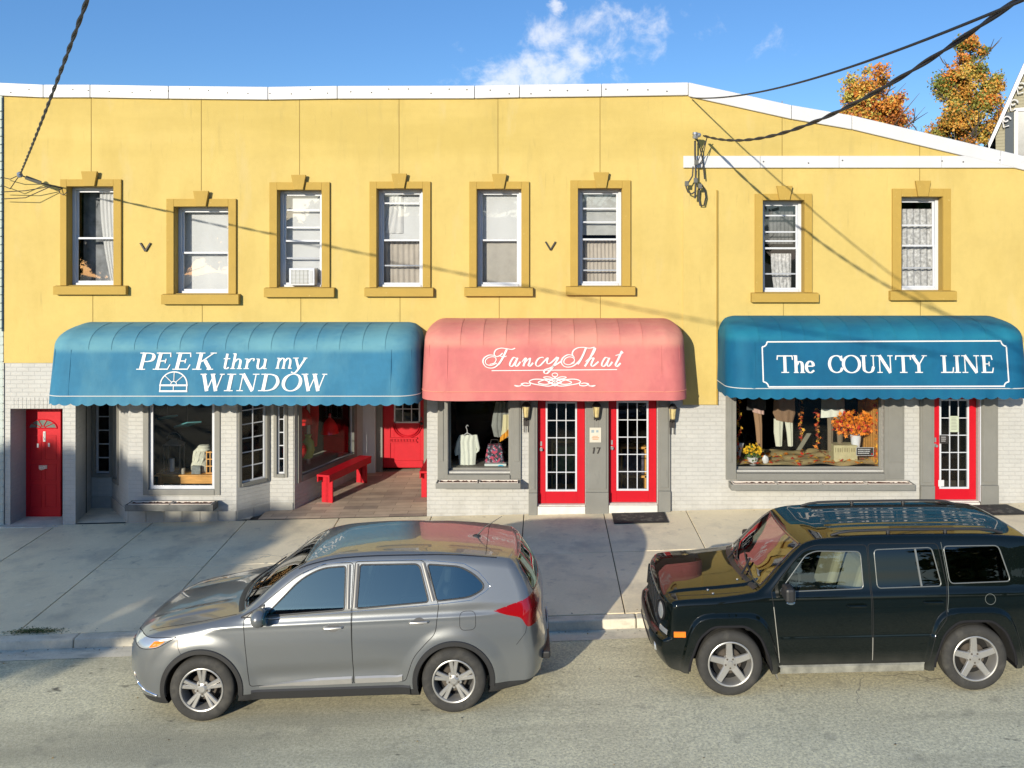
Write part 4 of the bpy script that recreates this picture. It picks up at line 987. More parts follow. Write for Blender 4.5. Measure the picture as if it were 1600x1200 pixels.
# notice and number on the pilaster
x0,x1,z0,z1 = PX(921),PX(939),PZ(690),PZ(667); y = -.062
w = MB(); w.box(x0,x1,y-.012,y,z0,z1); o = w.build('notice', mat('notice_paper',(.55,.52,.44),.7,var=.05), None, bevel=.002); tag(o, 'small cream notice on the grey post between the red doors', 'notice')
w = MB(); NP = mat('notice_print',(.50,.20,.06),.7)
w.box(x0+.03,x0+.08,y-.0135,y-.0122,z1-.09,z1-.04); w.box(x1-.09,x1-.05,y-.0135,y-.0122,z1-.085,z1-.045); w.build('notice_symbols', mat('blue_print',(.25,.32,.36),.7), o)
w = MB(); w.box(x0+.05,x1-.05,y-.0135,y-.0122,z0+.05,z0+.06); w.box(x0+.04,x1-.04,y-.0135,y-.0122,z0+.075,z0+.09); w.box(x0+.05,x1-.06,y-.0135,y-.0122,z0+.105,z0+.115); w.build('notice_lines', NP, o)
w = MB(); nx, nz = PX(925.5), PZ(707.5); h = .112
w.add([(nx+.00,y-.008,nz),(nx+.028,y-.008,nz),(nx+.046,y-.008,nz+h),(nx+.022,y-.008,nz+h)], [(0,1,2,3)])
w.add([(nx-.002,y-.008,nz+h-.026),(nx+.022,y-.008,nz+h-.01),(nx+.022,y-.008,nz+h),(nx+.006,y-.008,nz+h-.012)], [(0,1,2,3)])
w.add([(nx+.07,y-.008,nz+h-.018),(nx+.14,y-.008,nz+h-.018),(nx+.143,y-.008,nz+h),(nx+.072,y-.008,nz+h)], [(0,1,2,3)])
w.add([(nx+.078,y-.0083,nz),(nx+.102,y-.0083,nz),(nx+.143,y-.0083,nz+h-.01),(nx+.120,y-.0083,nz+h-.01)], [(0,1,2,3)])
o = w.build('house_number', M['iron']); tag(o, 'black metal house number 17 on the grey post', 'number')
# door mats
def doormat(px0, px1, label, skew=0):
    x0, x1 = PX(px0), PX(px1); r = thing('door_mat', label, 'door mat', ((x0+x1)/2, -.45, walk_z((x0+x1)/2, -.45)), 'black door mats')
    zf = lambda x, y: walk_z(x, y)+.008
    w = MB(); ya, yb = -.66, -.10; s = skew
    c = [(x0+s,ya),(x1+s,ya),(x1,yb),(x0,yb)]
    w.add([(a,b,zf(a,b)) for a,b in c]+[(a,b,zf(a,b)+.012) for a,b in c], [(4,5,6,7),(0,1,5,4),(1,2,6,5),(2,3,7,6),(3,0,4,7)])
    w.build('mat_base', M['rubber'], r, bevel=.003)
    w = MB(); e = .05; c = [(x0+s+e,ya+e),(x1+s-e,ya+e),(x1-e,yb-e),(x0+e,yb-e)]
    w.add([(a,b,zf(a,b)+.0165) for a,b in c], [(0,1,2,3)])
    pm = mat('mat_pile',(.035,.033,.03),.95,var=.4,vs=30,bump=.004,bs=80); overlay(pm,(.13,.12,.10),.54,.60,9,(1,1,1),.6); w.build('mat_pile', pm, r)
doormat(955, 1037, 'black patterned door mat before the second red glazed door'); doormat(1486, 1568, 'black patterned door mat before the far right red door', .12)
# V shaped wall anchors
for px, py, lab in ((228,387,'rusty V shaped wall anchor between the first two upper windows'),(860,385,'rusty V shaped wall anchor between the fifth and sixth upper windows')):
    x, z = PX(px), PZ(py); w = MB()
    w.obox((x-.045,-.02,z+.01), (.012,0,.006), (0,.018,0), (-.045,0,.075)); w.obox((x+.045,-.02,z+.01), (.012,0,-.006), (0,.018,0), (.045,0,.075))
    o = w.build('wall_anchor', M['iron'], bevel=.003); tag(o, lab, 'wall anchor', 'wall anchors')
# air conditioner in the third upper window
x0,x1,z0,z1 = PX(452),PX(492),PZ(446),PZ(419)
r = thing('air_conditioner', 'white air conditioner in the bottom of the third upper window', 'air conditioner', ((x0+x1)/2,.0,z0))
w = MB(); w.box(x0,x1,-.02,.26,z0,z1); w.build('casing', M['vinyl'], r, bevel=.012)
w = MB()
for k in range(11): z = z0+.035+k*(z1-z0-.07)/10; w.box(x0+.035,x1-.10,-.032,-.019,z-.005,z+.005)
for k in range(5): xx = x0+.05+k*.07; w.box(xx-.003,xx+.003,-.034,-.0325,z0+.03,z1-.03)
w.build('grille', mat('ac_grille',(.30,.30,.27),.5), r)
w = MB(); w.box(x1-.085,x1-.03,-.026,-.0205,z0+.04,z1-.04); w.build('control_panel', mat('ac_panel',(.40,.41,.41),.5), r)
# benches
def bench(name, label, P, Q, zt, w_, group=None):
    P, Q = Vector((*P,0)), Vector((*Q,0)); u = (Q-P); L = u.length; u.normalize(); n = Vector((u.y,-u.x,0)); c = (P+Q)/2
    zg = ez(c.x, c.y)-.02; r = thing(name, label, 'bench', (c.x,c.y,zg), group)
    m = MB(); m.obox((c.x,c.y,zt-.02), u*L/2, n*w_/2, (0,0,.02)); m.build('seat', M['red2'], r, bevel=.004)
    for sg in (1,-1): m = MB(); cc = c+n*sg*(w_/2-.015); m.obox((cc.x,cc.y,zt-.09), u*(L/2-.01), n*.012, (0,0,.05)); m.build('apron', M['red2'], r, bevel=.003)
    for f in (.10,.90):
        cc = P+u*L*f; zz = ez(cc.x,cc.y); m = MB()
        for sg in (1,-1): q = cc+n*sg*(w_/2-.09); m.obox((q.x,q.y,(zt-.04+zz)/2), u*.018, n*.07, (0,0,(zt-.04-zz)/2))
        m.obox((cc.x,cc.y,zt-.17), u*.0175, n*.03, (0,0,.13)); m.build('leg', M['red2'], r, bevel=.003)
bench('red_bench', 'long red wooden bench under the slanting display window', (-4.17,.80), (-3.69,2.42), .72, .27, 'red benches in the entry')
bench('red_bench', 'red bench against the right side of the entry, mostly hidden by the brick pier', (-2.24,1.0), (-2.24,2.5), .74, .28, 'red benches in the entry')

# ------------------------------------------------------------------ service cables
def catenary(A, B, sag, n=40):
    A, B = Vector(A), Vector(B); return [A.lerp(B, k/n)-Vector((0,0,4*sag*(k/n)*(1-k/n))) for k in range(n+1)]
def twist(path, r, rr, turns):
    out = []
    for s in range(2):
        p = []
        n = len(path)
        for i in range(n):
            a = 2*math.pi*turns*i/n+s*math.pi; p.append(path[i]+Vector((math.cos(a)*rr, 0, math.sin(a)*rr)))
        out.append(p)
    return out
POLE = (3.3, -18.5)
# right: service drop
y = -.35
A = Vector((PX(1100,y), y, PZ(212,y)))
w = MB(); 
cp = catenary(A, (POLE[0]+.1, POLE[1], 8.74), 1.375, 240)
for p in twist(cp, .01, .011, 17): w.tube(p, .0125, 6)
o = w.build('service_cable', M['cable'], smooth=True, sharp=0); tag(o, 'thick twisted black cable running to the insulator above the short white band', 'cable')
A2 = Vector((PX(1080,-.06), -.07, PZ(153,-.06)))
w = MB(); w.tube(catenary(A2, (POLE[0]+.05, POLE[1], 6.6), .62, 60), .0115, 6); o = w.build('thin_cable', M['cable'], smooth=True, sharp=0); tag(o, 'thin black cable fixed just below the white coping at its bend', 'cable')
# insulator, weatherhead loops and clamps
r = thing('service_bracket', 'grey insulator bracket with hanging looped wires on the yellow wall', 'cable bracket', (PX(1088), 0, PZ(212)))
w = MB(); cx, cz = PX(1086,-.3), PZ(212,-.3)
w.tube([(cx+.05,0,cz-.02),(cx+.02,-.28,cz)], .014, 8); w.lathe([(0,-.06),(.045,-.055),(.055,-.02),(.035,0),(.055,.02),(.045,.055),(0,.06)], (cx,-.32,cz), 'z', 12); w.lathe([(0,-.05),(.04,-.04),(.045,.0),(.03,.03),(0,.04)], (cx+.07,-.30,cz+.01), 'x', 10)
w.build('insulator', M['steel'], r, smooth=True)
w = MB(); P3 = lambda px, py, y=-.28: (PX(px,y), y, PZ(py,y))
w.tube([P3(1086,220,-.2),P3(1086,240,-.2),P3(1087,262,-.2),P3(1087,285,-.2),P3(1086,310,-.2)], .017, 8)
w.tube([P3(1088,214,-.25),P3(1094,232,-.22),P3(1098,250,-.12),P3(1101,280,-.1)], .012, 6)
w.tube([P3(1083,260,-.2),P3(1082,275,-.2),P3(1074,288,-.2),P3(1072,292,-.2),P3(1075,300,-.2),P3(1081,303,-.2),P3(1088,298,-.2)], .013, 6)
w.tube([P3(1093,295,-.12),P3(1092,310,-.12),P3(1094,321,-.12),P3(1100,321,-.12),P3(1103,308,-.12),P3(1101,295,-.12),P3(1096,288,-.14)], .015, 6)
w.tube([P3(1106,212,-.35),P3(1100,228,-.3),P3(1093,246,-.24),P3(1090,254,-.2)], .008, 6); w.tube([P3(1105,213,-.34),P3(1101,232,-.3),P3(1097,250,-.24),P3(1092,258,-.2)], .008, 6)
w.build('looped_wires', M['cable'], r, smooth=True)
w = MB()
for px, py in ((1088,254),(1087,282),(1094,291),(1073,287)): c = P3(px,py,-.2); w.box(c[0]-.035,c[0]+.035,c[1]-.03,c[1]+.02,c[2]-.045,c[2]+.045)
w.build('clamps', mat('clamp_grey',(.10,.10,.09),.6), r, bevel=.01)
# left: service drop
y = -.45
A = Vector((PX(31,y), y, PZ(273,y)))
w = MB()
for p in twist(catenary(A, (2.6, POLE[1], 7.6), .15, 260), .01, .010, 26): w.tube(p, .0105, 6)
o = w.build('service_cable', M['cable'], smooth=True, sharp=0); tag(o, 'twisted black cable dropping to the connector at the left edge of the building', 'cable')
r = thing('cable_connector', 'blue grey splice connector with slack wires at the far left of the wall', 'connector', tuple(A))
w = MB(); w.ball(tuple(A), .05,.05,.05, 8, 6, .15); w.build('splice', mat('splice_blue',(.15,.19,.27),.5,var=.3,vs=30), r, smooth=True)
w = MB(); a = Vector(P3(40,277,-.4)); b = Vector(P3(64,286,-.3)); w.tube([a,b], .035, 8); w.build('sleeve', mat('sleeve_grey',(.12,.12,.10),.6), r, smooth=True)
w = MB(); w.tube([A, a], .012, 6); w.tube([b, Vector(P3(80,290,-.22)), Vector(P3(97,294,-.06))], .012, 6)
w.tube([P3(92,292,-.1),P3(93,301,-.12),P3(99,305,-.12),P3(105,300,-.08)], .008, 6)
for k, (yy, s_) in enumerate(((272,5),(287,2),(300,4),(311,8))): w.tube([Vector(P3(2,yy+(s_ if k < 2 else 0),-.15)), Vector(P3(16 if k < 2 else 40, yy+(8 if k < 2 else -2),-.25)), (A if k < 2 else Vector(P3(80,291,-.22)))], .008, 6)
w.build('slack_wires', M['cable'], r, smooth=True)
# ------------------------------------------------------------------ neighbours, trees, the other side of the street
r = thing('siding_house', 'pale siding of the neighbouring house with a dark downpipe at the left edge', 'house', (-12, 1, -.2))
w = MB(); w.box(-16,PX(4),.02,9,-.3,PZ(141)); 
for k in range(50): z = .1+k*.15; w.box(-16,PX(4),-.0,.02,z,z+.012)
w.build('siding', mat('pale_siding',(.42,.47,.44),.6,var=.05), r)
w = MB(); w.tube([(PX(0.5),-.08,PZ(150)),(PX(.5),-.08,PZ(515))], .035, 8); w.build('downpipe', M['iron'], r, smooth=True)

def tree(name, label, base, h, crown, n, cols, leaf=.2, trunk_r=.25, group=None, bare=False, seed=1, cat='tree'):
    rnd = random.Random(seed); r = thing(name, label, cat, base, group)
    bx, by, bz = base; w = MB(); ends = []
    top = Vector((bx, by, bz+h*.93))
    tr = [Vector((bx+rnd.uniform(-.15,.15)*k*.3, by, bz+h*.93*k/6)) for k in range(7)]
    w.tube(tr, [trunk_r*(1-.9*k/6) for k in range(7)], 8)
    for k in range(26 if not bare else 22):
        f = rnd.uniform(.30,.95); p = tr[0].lerp(top, f); a = rnd.uniform(0,6.28); l = h*rnd.uniform(.12,.28)*(1.2-f)*1.3
        q = p+Vector((math.cos(a)*l, math.sin(a)*l, l*rnd.uniform(.5,1.3))); mid = p.lerp(q,.5)+Vector((0,0,-.08*l))
        w.tube([p, mid, q], [trunk_r*.28*(1-f*.6), trunk_r*.16, .02], 5); ends.append(q)
        for j in range(3 if not bare else 5):
            a2 = a+rnd.uniform(-1.2,1.2); l2 = l*rnd.uniform(.3,.6); s = mid.lerp(q, rnd.uniform(.2,1)); e = s+Vector((math.cos(a2)*l2, math.sin(a2)*l2, l2*rnd.uniform(.3,1.4)))
            w.tube([s, e], [.03,.008], 4); ends.append(e)
    w.build('trunk', mat('bark',(.09,.075,.06),.9,var=.3,vs=6), r, smooth=True)
    mats = [mat('leaf_%s' % c[0], c[1], .6, var=.25, vs=1.5) for c in cols]
    w = MB()
    blobs = []
    for (cx, cy, cz, rx, ry, rz, wt) in crown:
        for q in range(int(10*wt)+4):
            d = Vector((rnd.gauss(0,1), rnd.gauss(0,1), rnd.gauss(0,1))).normalized()*rnd.uniform(.45,1)
            blobs.append((Vector((bx+cx+d.x*rx, by+cy+d.y*ry, bz+cz+d.z*rz)), rnd.uniform(.2,.42)*min(rx,rz), wt, rnd.choice(range(len(mats)))))
    tot = sum(b[2]*b[1]**2 for b in blobs)
    for c, rad, wt, mi in blobs:
        for q in range(int(n*wt*rad**2/tot)):
            d = Vector((rnd.gauss(0,1), rnd.gauss(0,1), rnd.gauss(0,.8))).normalized()*rad*rnd.random()**.5*rnd.uniform(.7,1.75)
            p = c+d; u = Vector((rnd.gauss(0,1), rnd.gauss(0,1), rnd.gauss(0,1))).normalized(); v = u.cross(Vector((rnd.gauss(0,1), rnd.gauss(0,1), rnd.gauss(0,1)))).normalized()
            s = leaf*rnd.uniform(.5,1.2); w.mi = mi if rnd.random() < .7 else rnd.randrange(len(mats))
            w.add([p-u*s*.5, p+v*s*.34, p+u*s*.5, p-v*s*.34], [(0,1,2,3)])
    if n: w.build('crown', mats, r)
    return r
AUT = [('orange',(.62,.22,.03)),('gold',(.62,.36,.05)),('rust',(.40,.10,.02)),('olive',(.22,.22,.04)),('green',(.10,.16,.03))]
s26 = (26+15.86)/F_PX
tree('maple_tree', 'orange and gold maple behind the roof slope, the smaller one', (PX(1364,26),26,-.5), 14.4, [(-.1,0,13.5,1.05,1.0,1.1,1),(.2,0,12.2,1.4,1.2,1.5,1.8),(.1,0,10.6,1.6,1.2,1.5,1.4),(-.2,0,8.6,1.8,1.4,1.6,1.2),(.9,0,10.2,1.1,1.0,1.4,1.0),(-.9,0,12.6,.8,.8,1.0,1.0)], 40000, [('orange',(.58,.22,.03)),('gold',(.58,.35,.06)),('rust',(.36,.11,.02)),('yellowgreen',(.36,.32,.06))], leaf=.15, group='maples behind the roof', seed=3)
tree('maple_tree', 'taller green and orange maple behind the roof, beside the gabled house', (PX(1515,28),28,-.5), 16.6, [(.1,0,15.4,.9,.7,1.1,1.5),(.1,0,13.8,1.5,1.2,1.1,2.0),(.2,0,12.4,1.7,1.3,1.2,1.8),(-.8,0,11.3,1.4,1.2,1.7,1.3),(1.6,0,11.6,1.2,1.1,1.5,1),(0,0,9.0,2.5,1.6,1.6,1.6)], 55000, [('orange',(.55,.20,.03)),('amber',(.50,.25,.04)),AUT[3],('green',(.14,.17,.03)),('gold',(.50,.33,.06))], leaf=.15, group='maples behind the roof', seed=9)
tree('bare_tree', 'nearly leafless grey tree between the two maples', (PX(1424,30),30,-.5), 13.6, [(.0,0,9.0,1.0,.8,1.2,.3)], 500, [AUT[0],AUT[2]], leaf=.2, trunk_r=.16, bare=True, seed=5)
# gabled house at the right edge
yy = 20.0
cxh = PX(1612,yy); gx0 = cxh-1.3; ze = 10.05; zap = 13.35
r = thing('gabled_house', 'cream gabled house with white scrollwork and dark shutters at the right edge', 'house', (cxh, yy, 0), rot=(0,0,R(-28)))
gx1 = 2*cxh-gx0
w = MB(); w.prism([(gx0,-.3),(gx1,-.3),(gx1,ze),(cxh,zap-.35),(gx0,ze)], yy, yy+8); w.build('wall', brick_mat('cream_siding',(.25,.23,.15),bw=4,bh=.13,mort=.7), r)
ov = .28; sl = (zap-ze)/(cxh-gx0)
w = MB()
for sg in (1,-1):
    a = (cxh, zap), ; ex = cxh-sg*(cxh-gx0+ov); ezz = ze-ov*sl+.18
    w.add([(cxh,yy-.35,zap),(ex,yy-.35,ezz),(ex,yy+8.3,ezz),(cxh,yy+8.3,zap),(cxh,yy-.35,zap-.14),(ex,yy-.35,ezz-.14),(ex,yy+8.3,ezz-.14),(cxh,yy+8.3,zap-.14)], [(0,1,2,3),(7,6,5,4),(0,4,5,1),(1,5,6,2)])
w.build('roof', M['roof'], r)
w = MB()
for sg in (1,-1):
    ex = cxh-sg*(cxh-gx0+ov-.02); ezz = ze-ov*sl+.14
    w.add([(cxh,yy-.39,zap-.03),(ex,yy-.39,ezz),(ex,yy-.39,ezz-.30),(cxh,yy-.39,zap-.45),(cxh,yy-.34,zap-.03),(ex,yy-.34,ezz),(ex,yy-.34,ezz-.30),(cxh,yy-.34,zap-.45)], [(0,1,2,3),(4,7,6,5),(0,4,5,1),(3,2,6,7),(1,5,6,2)])
w.build('bargeboard', M['white'], r)
w = MB()
for sg in (1,-1):
    for f in (.30,.50,.70):
        x = cxh-sg*(cxh-gx0)*f; z = zap-sl*(cxh-gx0)*f-.62
        w.tube([(x+.16*math.cos(a_)*(1-a_/9), yy-.2, z+.16*math.sin(a_)*(1-a_/9)) for a_ in [k*.5 for k in range(13)]], .035, 6)
        w.tube([(x-.14*sg,yy-.2,z+.0),(x-.1*sg,yy-.2,z-.3),(x+.1*sg,yy-.2,z-.25)], .03, 6)
w.tube([(cxh,yy-.2,zap-.3),(cxh,yy-.2,zap-1.1)], .04, 6); w.build('scrollwork', M['white'], r, smooth=True)
w = MB(); w.lathe([(0,.5),(.05,.3),(.09,.1),(.05,.05),(.1,0),(.06,-.2)], (cxh,yy-.3,zap+.15), 'z', 8); w.build('finial', M['white'], r, smooth=True)
wx0, wx1, wz0, wz1 = cxh-.62, cxh+.62, 8.6, 10.75
w = MB(); e = .13; w.box(wx0,wx0+e,yy-.06,yy-.001,wz0,wz1); w.box(wx1-e,wx1,yy-.06,yy-.001,wz0,wz1); w.box(wx0,wx1,yy-.08,yy-.0015,wz1,wz1+.14); wn = w.build('window', M['white'], r)
g = MB(); g.quad((wx0+e,yy-.02,wz0),(wx1-e,yy-.02,wz0),(wx1-e,yy-.02,wz1),(wx0+e,yy-.02,wz1)); g.build('pane', mat('far_window_glass',(.10,.11,.12),.2,var=.3,vs=4), wn)
w = MB(); w.box(wx0-.34,wx0-.02,yy-.06,yy-.001,wz0,wz1); w.build('shutter', mat('dark_shutter',(.02,.035,.05),.6), r)
w = MB(); w.box(gx0-.9,gx0,yy+.3,yy+6,-.3,ze-.9); w.build('side_wing', mat('dark_blue_siding',(.05,.08,.12),.7), r)  # the wing's siding is one plain dark blue
w = MB(); w.add([(gx0-1.2,yy+.2,ze-1.0),(gx0,yy+.2,ze-.45),(gx0,yy+6,ze-.45),(gx0-1.2,yy+6,ze-1.0)], [(0,1,2,3)]); w.build('wing_roof', M['white'], r)

# across the street (seen in reflections, and throwing the shade on the near lane)
r = thing('bungalow', 'long low brick bungalow with grey hip roof across the street', 'house', (-4,-30,0))
w = MB(); w.box(-14.5,7.5,-36,-28.2,-.5,4.0); w.build('wall', brick_mat('red_brick',(.25,.09,.06)), r)
w = MB(); w.add([(-15,-27.7,3.9),(8,-27.7,3.9),(8,-36.5,3.9),(-15,-36.5,3.9),(-12.5,-32,7.0),(5.5,-32,7.0)], [(0,1,5,4),(1,2,5),(2,3,4,5),(3,0,4),(0,3,2,1)]); w.build('roof', mat('grey_shingles',(.10,.10,.11),.9,var=.2,vs=4), r)
w = MB(); 
for x in (-11.5,-5.5,3.5): 
    w = MB(); w.box(x,x+1.8,-28.2,-28.14,1.0,2.3); w.build('window', mat('far_pane',(.15,.17,.19),.1), r)
w = MB(); w.box(-1.5,-.5,-28.2,-28.12,0,2.2); w.build('door', mat('brown_door',(.12,.06,.03),.5), r)
tree('street_tree', 'broad green tree across the street to the left', (-17.0,-22.0,-.4), 8.0, [(-.4,0,6.35,2.2,1.6,1.35,1.3),(1.8,.0,6.1,1.3,1.3,.9,.9),(2.8,0,5.55,.9,1.0,.55,.6),(-2.8,0,6.3,1.8,1.5,1.5,1)], 24000, [AUT[3],AUT[4]], leaf=.42, seed=21)
tree('street_tree', 'orange autumn tree across the street behind the bungalow', (9,-40,-.4), 11, [(0,0,7.5,3.5,3,3.2,1)], 5000, [AUT[0],AUT[3]], leaf=.5, seed=22)
for k, (x, y_, h) in enumerate(((-46,-52,12),(-36,-56,13),(-27,-50,11),(-16,-55,13),(-6,-58,14),(4,-54,12),(15,-56,13),(26,-50,12),(37,-54,13))):  # unseen tree row added to block the bright horizon in reflections
    tree('street_tree', 'unseen tall green tree added far behind the bungalow to block the horizon glow', (x, y_, -.6), h, [(0,0,h*.62,4.6,3.5,h*.30,1)], 2600, [AUT[3],AUT[4]], leaf=.95, seed=40+k, group='unseen trees added behind the bungalow against the horizon glow')
r = thing('utility_pole', 'wooden utility pole across the street carrying the cables', 'utility pole', (POLE[0],POLE[1],-.3))
w = MB(); w.tube([(POLE[0],POLE[1],-.3),(POLE[0],POLE[1],10.2)], [.16,.11], 12); w.build('post', mat('pole_wood',(.12,.09,.06),.9,var=.3,vs=4), r, smooth=True)
w = MB(); w.box(POLE[0]-1.0,POLE[0]+1.0,POLE[1]-.06,POLE[1]+.06,8.68,8.80); w.build('crossarm', mat('arm_wood',(.12,.09,.06),.9), r)
# ------------------------------------------------------------------ vehicle bodies: smooth implicit shell, meshed by surface nets
def smax(a, b, k):
    h = np.maximum(k-np.abs(a-b), 0)/k; return np.maximum(a, b)+h*h*k*.25
def sstep(a, b, x): t = np.clip((x-a)/(b-a), 0, 1); return t*t*(3-2*t)
def spline(knots):
    """monotone-ish smooth interpolation through (x, v) knots, tabulated"""
    xs = np.array([k[0] for k in knots], float); vs = np.array([k[1] for k in knots], float)
    d = np.diff(vs)/np.diff(xs); m = np.zeros(len(xs)); m[1:-1] = np.where(d[:-1]*d[1:] > 0, 2*d[:-1]*d[1:]/(d[:-1]+d[1:]+1e-12), 0); m[0], m[-1] = d[0], d[-1]
    T = np.linspace(xs[0], xs[-1], 1500); i = np.clip(np.searchsorted(xs, T, side='right')-1, 0, len(xs)-2)
    h = xs[i+1]-xs[i]; t = (T-xs[i])/h
    V = (2*t**3-3*t*t+1)*vs[i]+(t**3-2*t*t+t)*h*m[i]+(-2*t**3+3*t*t)*vs[i+1]+(t**3-t*t)*h*m[i+1]
    V = np.convolve(np.pad(V, 8, mode='edge'), np.ones(17)/17, 'valid')
    return lambda x: np.interp(x, T, V)
def surface_net(f, lo, hi, h):
    ax = [np.arange(lo[i], hi[i]+h, h) for i in range(3)]
    X, Y, Z = np.meshgrid(*ax, indexing='ij'); V = f(X, Y, Z).astype(np.float32); del X, Y, Z
    S = V < 0; nx, ny, nz = S.shape
    cnt = np.zeros((nx-1, ny-1, nz-1), np.int8); corners = [(a,b,c) for a in (0,1) for b in (0,1) for c in (0,1)]
    sl = lambda a,b,c: (slice(a, nx-1+a), slice(b, ny-1+b), slice(c, nz-1+c))
    for c in corners: cnt += S[sl(*c)]
    act = (cnt > 0) & (cnt < 8); ids = -np.ones(act.shape, np.int64); idx = np.argwhere(act); ids[act] = np.arange(len(idx))
    pos = np.zeros((len(idx), 3)); num = np.zeros(len(idx))
    for a in corners:
        for d in range(3):
            if a[d]: continue
            b = list(a); b[d] = 1; va = V[idx[:,0]+a[0], idx[:,1]+a[1], idx[:,2]+a[2]]; vb = V[idx[:,0]+b[0], idx[:,1]+b[1], idx[:,2]+b[2]]
            m = (va < 0) != (vb < 0); t = np.where(m, va/np.where(va-vb == 0, 1, va-vb), 0)
            p = np.array(a, float)[None]+np.zeros((len(idx), 3)); p[:, d] = t
            pos += p*m[:, None]; num += m
    pos = (pos/num[:, None]+idx)*h+np.array(lo)
    faces = []
    for d in range(3):
        s0 = [slice(None)]*3; s1 = [slice(None)]*3; s0[d] = slice(0, -1); s1[d] = slice(1, None)
        ch = S[tuple(s0)] != S[tuple(s1)]; e = np.argwhere(ch); o = [k for k in range(3) if k != d]
        e = e[(e[:, o[0]] > 0) & (e[:, o[1]] > 0) & (e[:, o[0]] < act.shape[o[0]]) & (e[:, o[1]] < act.shape[o[1]])]
        def cell(i, j): q = e.copy(); q[:, o[0]] -= i; q[:, o[1]] -= j; return ids[q[:,0], q[:,1], q[:,2]]
        q = np.stack([cell(1,1), cell(0,1), cell(0,0), cell(1,0)], 1)
        ins = S[e[:,0], e[:,1], e[:,2]]; flip = ins if d != 1 else ~ins
        q[~flip] = q[~flip][:, ::-1]; faces.append(q)
    return pos, np.concatenate(faces)
def gradient(f, P, e=.003):
    g = np.zeros_like(P)
    for d in range(3):
        a = P.copy(); b = P.copy(); a[:, d] += e; b[:, d] -= e; g[:, d] = (f(a[:,0],a[:,1],a[:,2])-f(b[:,0],b[:,1],b[:,2]))/(2*e)
    return g
def newton(f, P, n=3, lim=.012):
    for _ in range(n):
        v = f(P[:,0],P[:,1],P[:,2]); g = gradient(f, P); P = P-g*np.clip(v/(np.sum(g*g, 1)+1e-9), -lim, lim)[:, None]
    return P
def in_poly(pts, poly):
    x, y = pts[:,0], pts[:,1]; ins = np.zeros(len(pts), bool); n = len(poly)
    for i in range(n):
        (x1,y1),(x2,y2) = poly[i], poly[(i+1) % n]
        c = ((y1 > y) != (y2 > y)) & (x < (x2-x1)*(y-y1)/((y2-y1) if y2 != y1 else 1e-9)+x1); ins ^= c
    return ins
def rounded(poly, r, n=5):
    out = []; m = len(poly)
    for i in range(m):
        p0, p, p1 = (np.array(poly[(i+k) % m], float) for k in (-1, 0, 1)); rr = r[i] if isinstance(r, (list, tuple)) else r
        a = (p0-p)/np.linalg.norm(p0-p); b = (p1-p)/np.linalg.norm(p1-p)
        rr = min(rr, .45*np.linalg.norm(p0-p), .45*np.linalg.norm(p1-p)); A, B = p+a*rr, p+b*rr
        for k in range(n+1): t = k/n; out.append(tuple((1-t)**2*A+2*t*(1-t)*p+t*t*B))
    return out
def snap(P, Nn, poly, axes, pred, h, locked):
    """pull vertices lying near the outline onto it, sliding within the surface"""
    a, b = axes; c = 3-a-b; Q = P[:, [a, b]]; best = np.full(len(P), 1e9); tgt = Q.copy()
    poly = np.array(poly); n = len(poly)
    mn, mxx = poly.min(0)-h, poly.max(0)+h
    cand = np.where(pred & ~locked & (Q[:,0] > mn[0]) & (Q[:,0] < mxx[0]) & (Q[:,1] > mn[1]) & (Q[:,1] < mxx[1]) & (np.abs(Nn[:, c]) > .25))[0]
    if not len(cand): return
    q = Q[cand]; bd = np.full(len(cand), 1e9); bt = q.copy()
    for i in range(n):
        A, B = poly[i], poly[(i+1) % n]; ab = B-A; L = ab@ab
        if L < 1e-12: continue
        t = np.clip(((q-A)@ab)/L, 0, 1); pr = A+t[:, None]*ab; d = np.linalg.norm(q-pr, axis=1); m = d < bd; bd[m] = d[m]; bt[m] = pr[m]
    m = bd < h*.52; ci = cand[m]; d2 = bt[m]-q[m]
    P[ci, a] += d2[:, 0]; P[ci, b] += d2[:, 1]
    P[ci, c] -= (Nn[ci, a]*d2[:, 0]+Nn[ci, b]*d2[:, 1])/Nn[ci, c]; locked[ci] = True
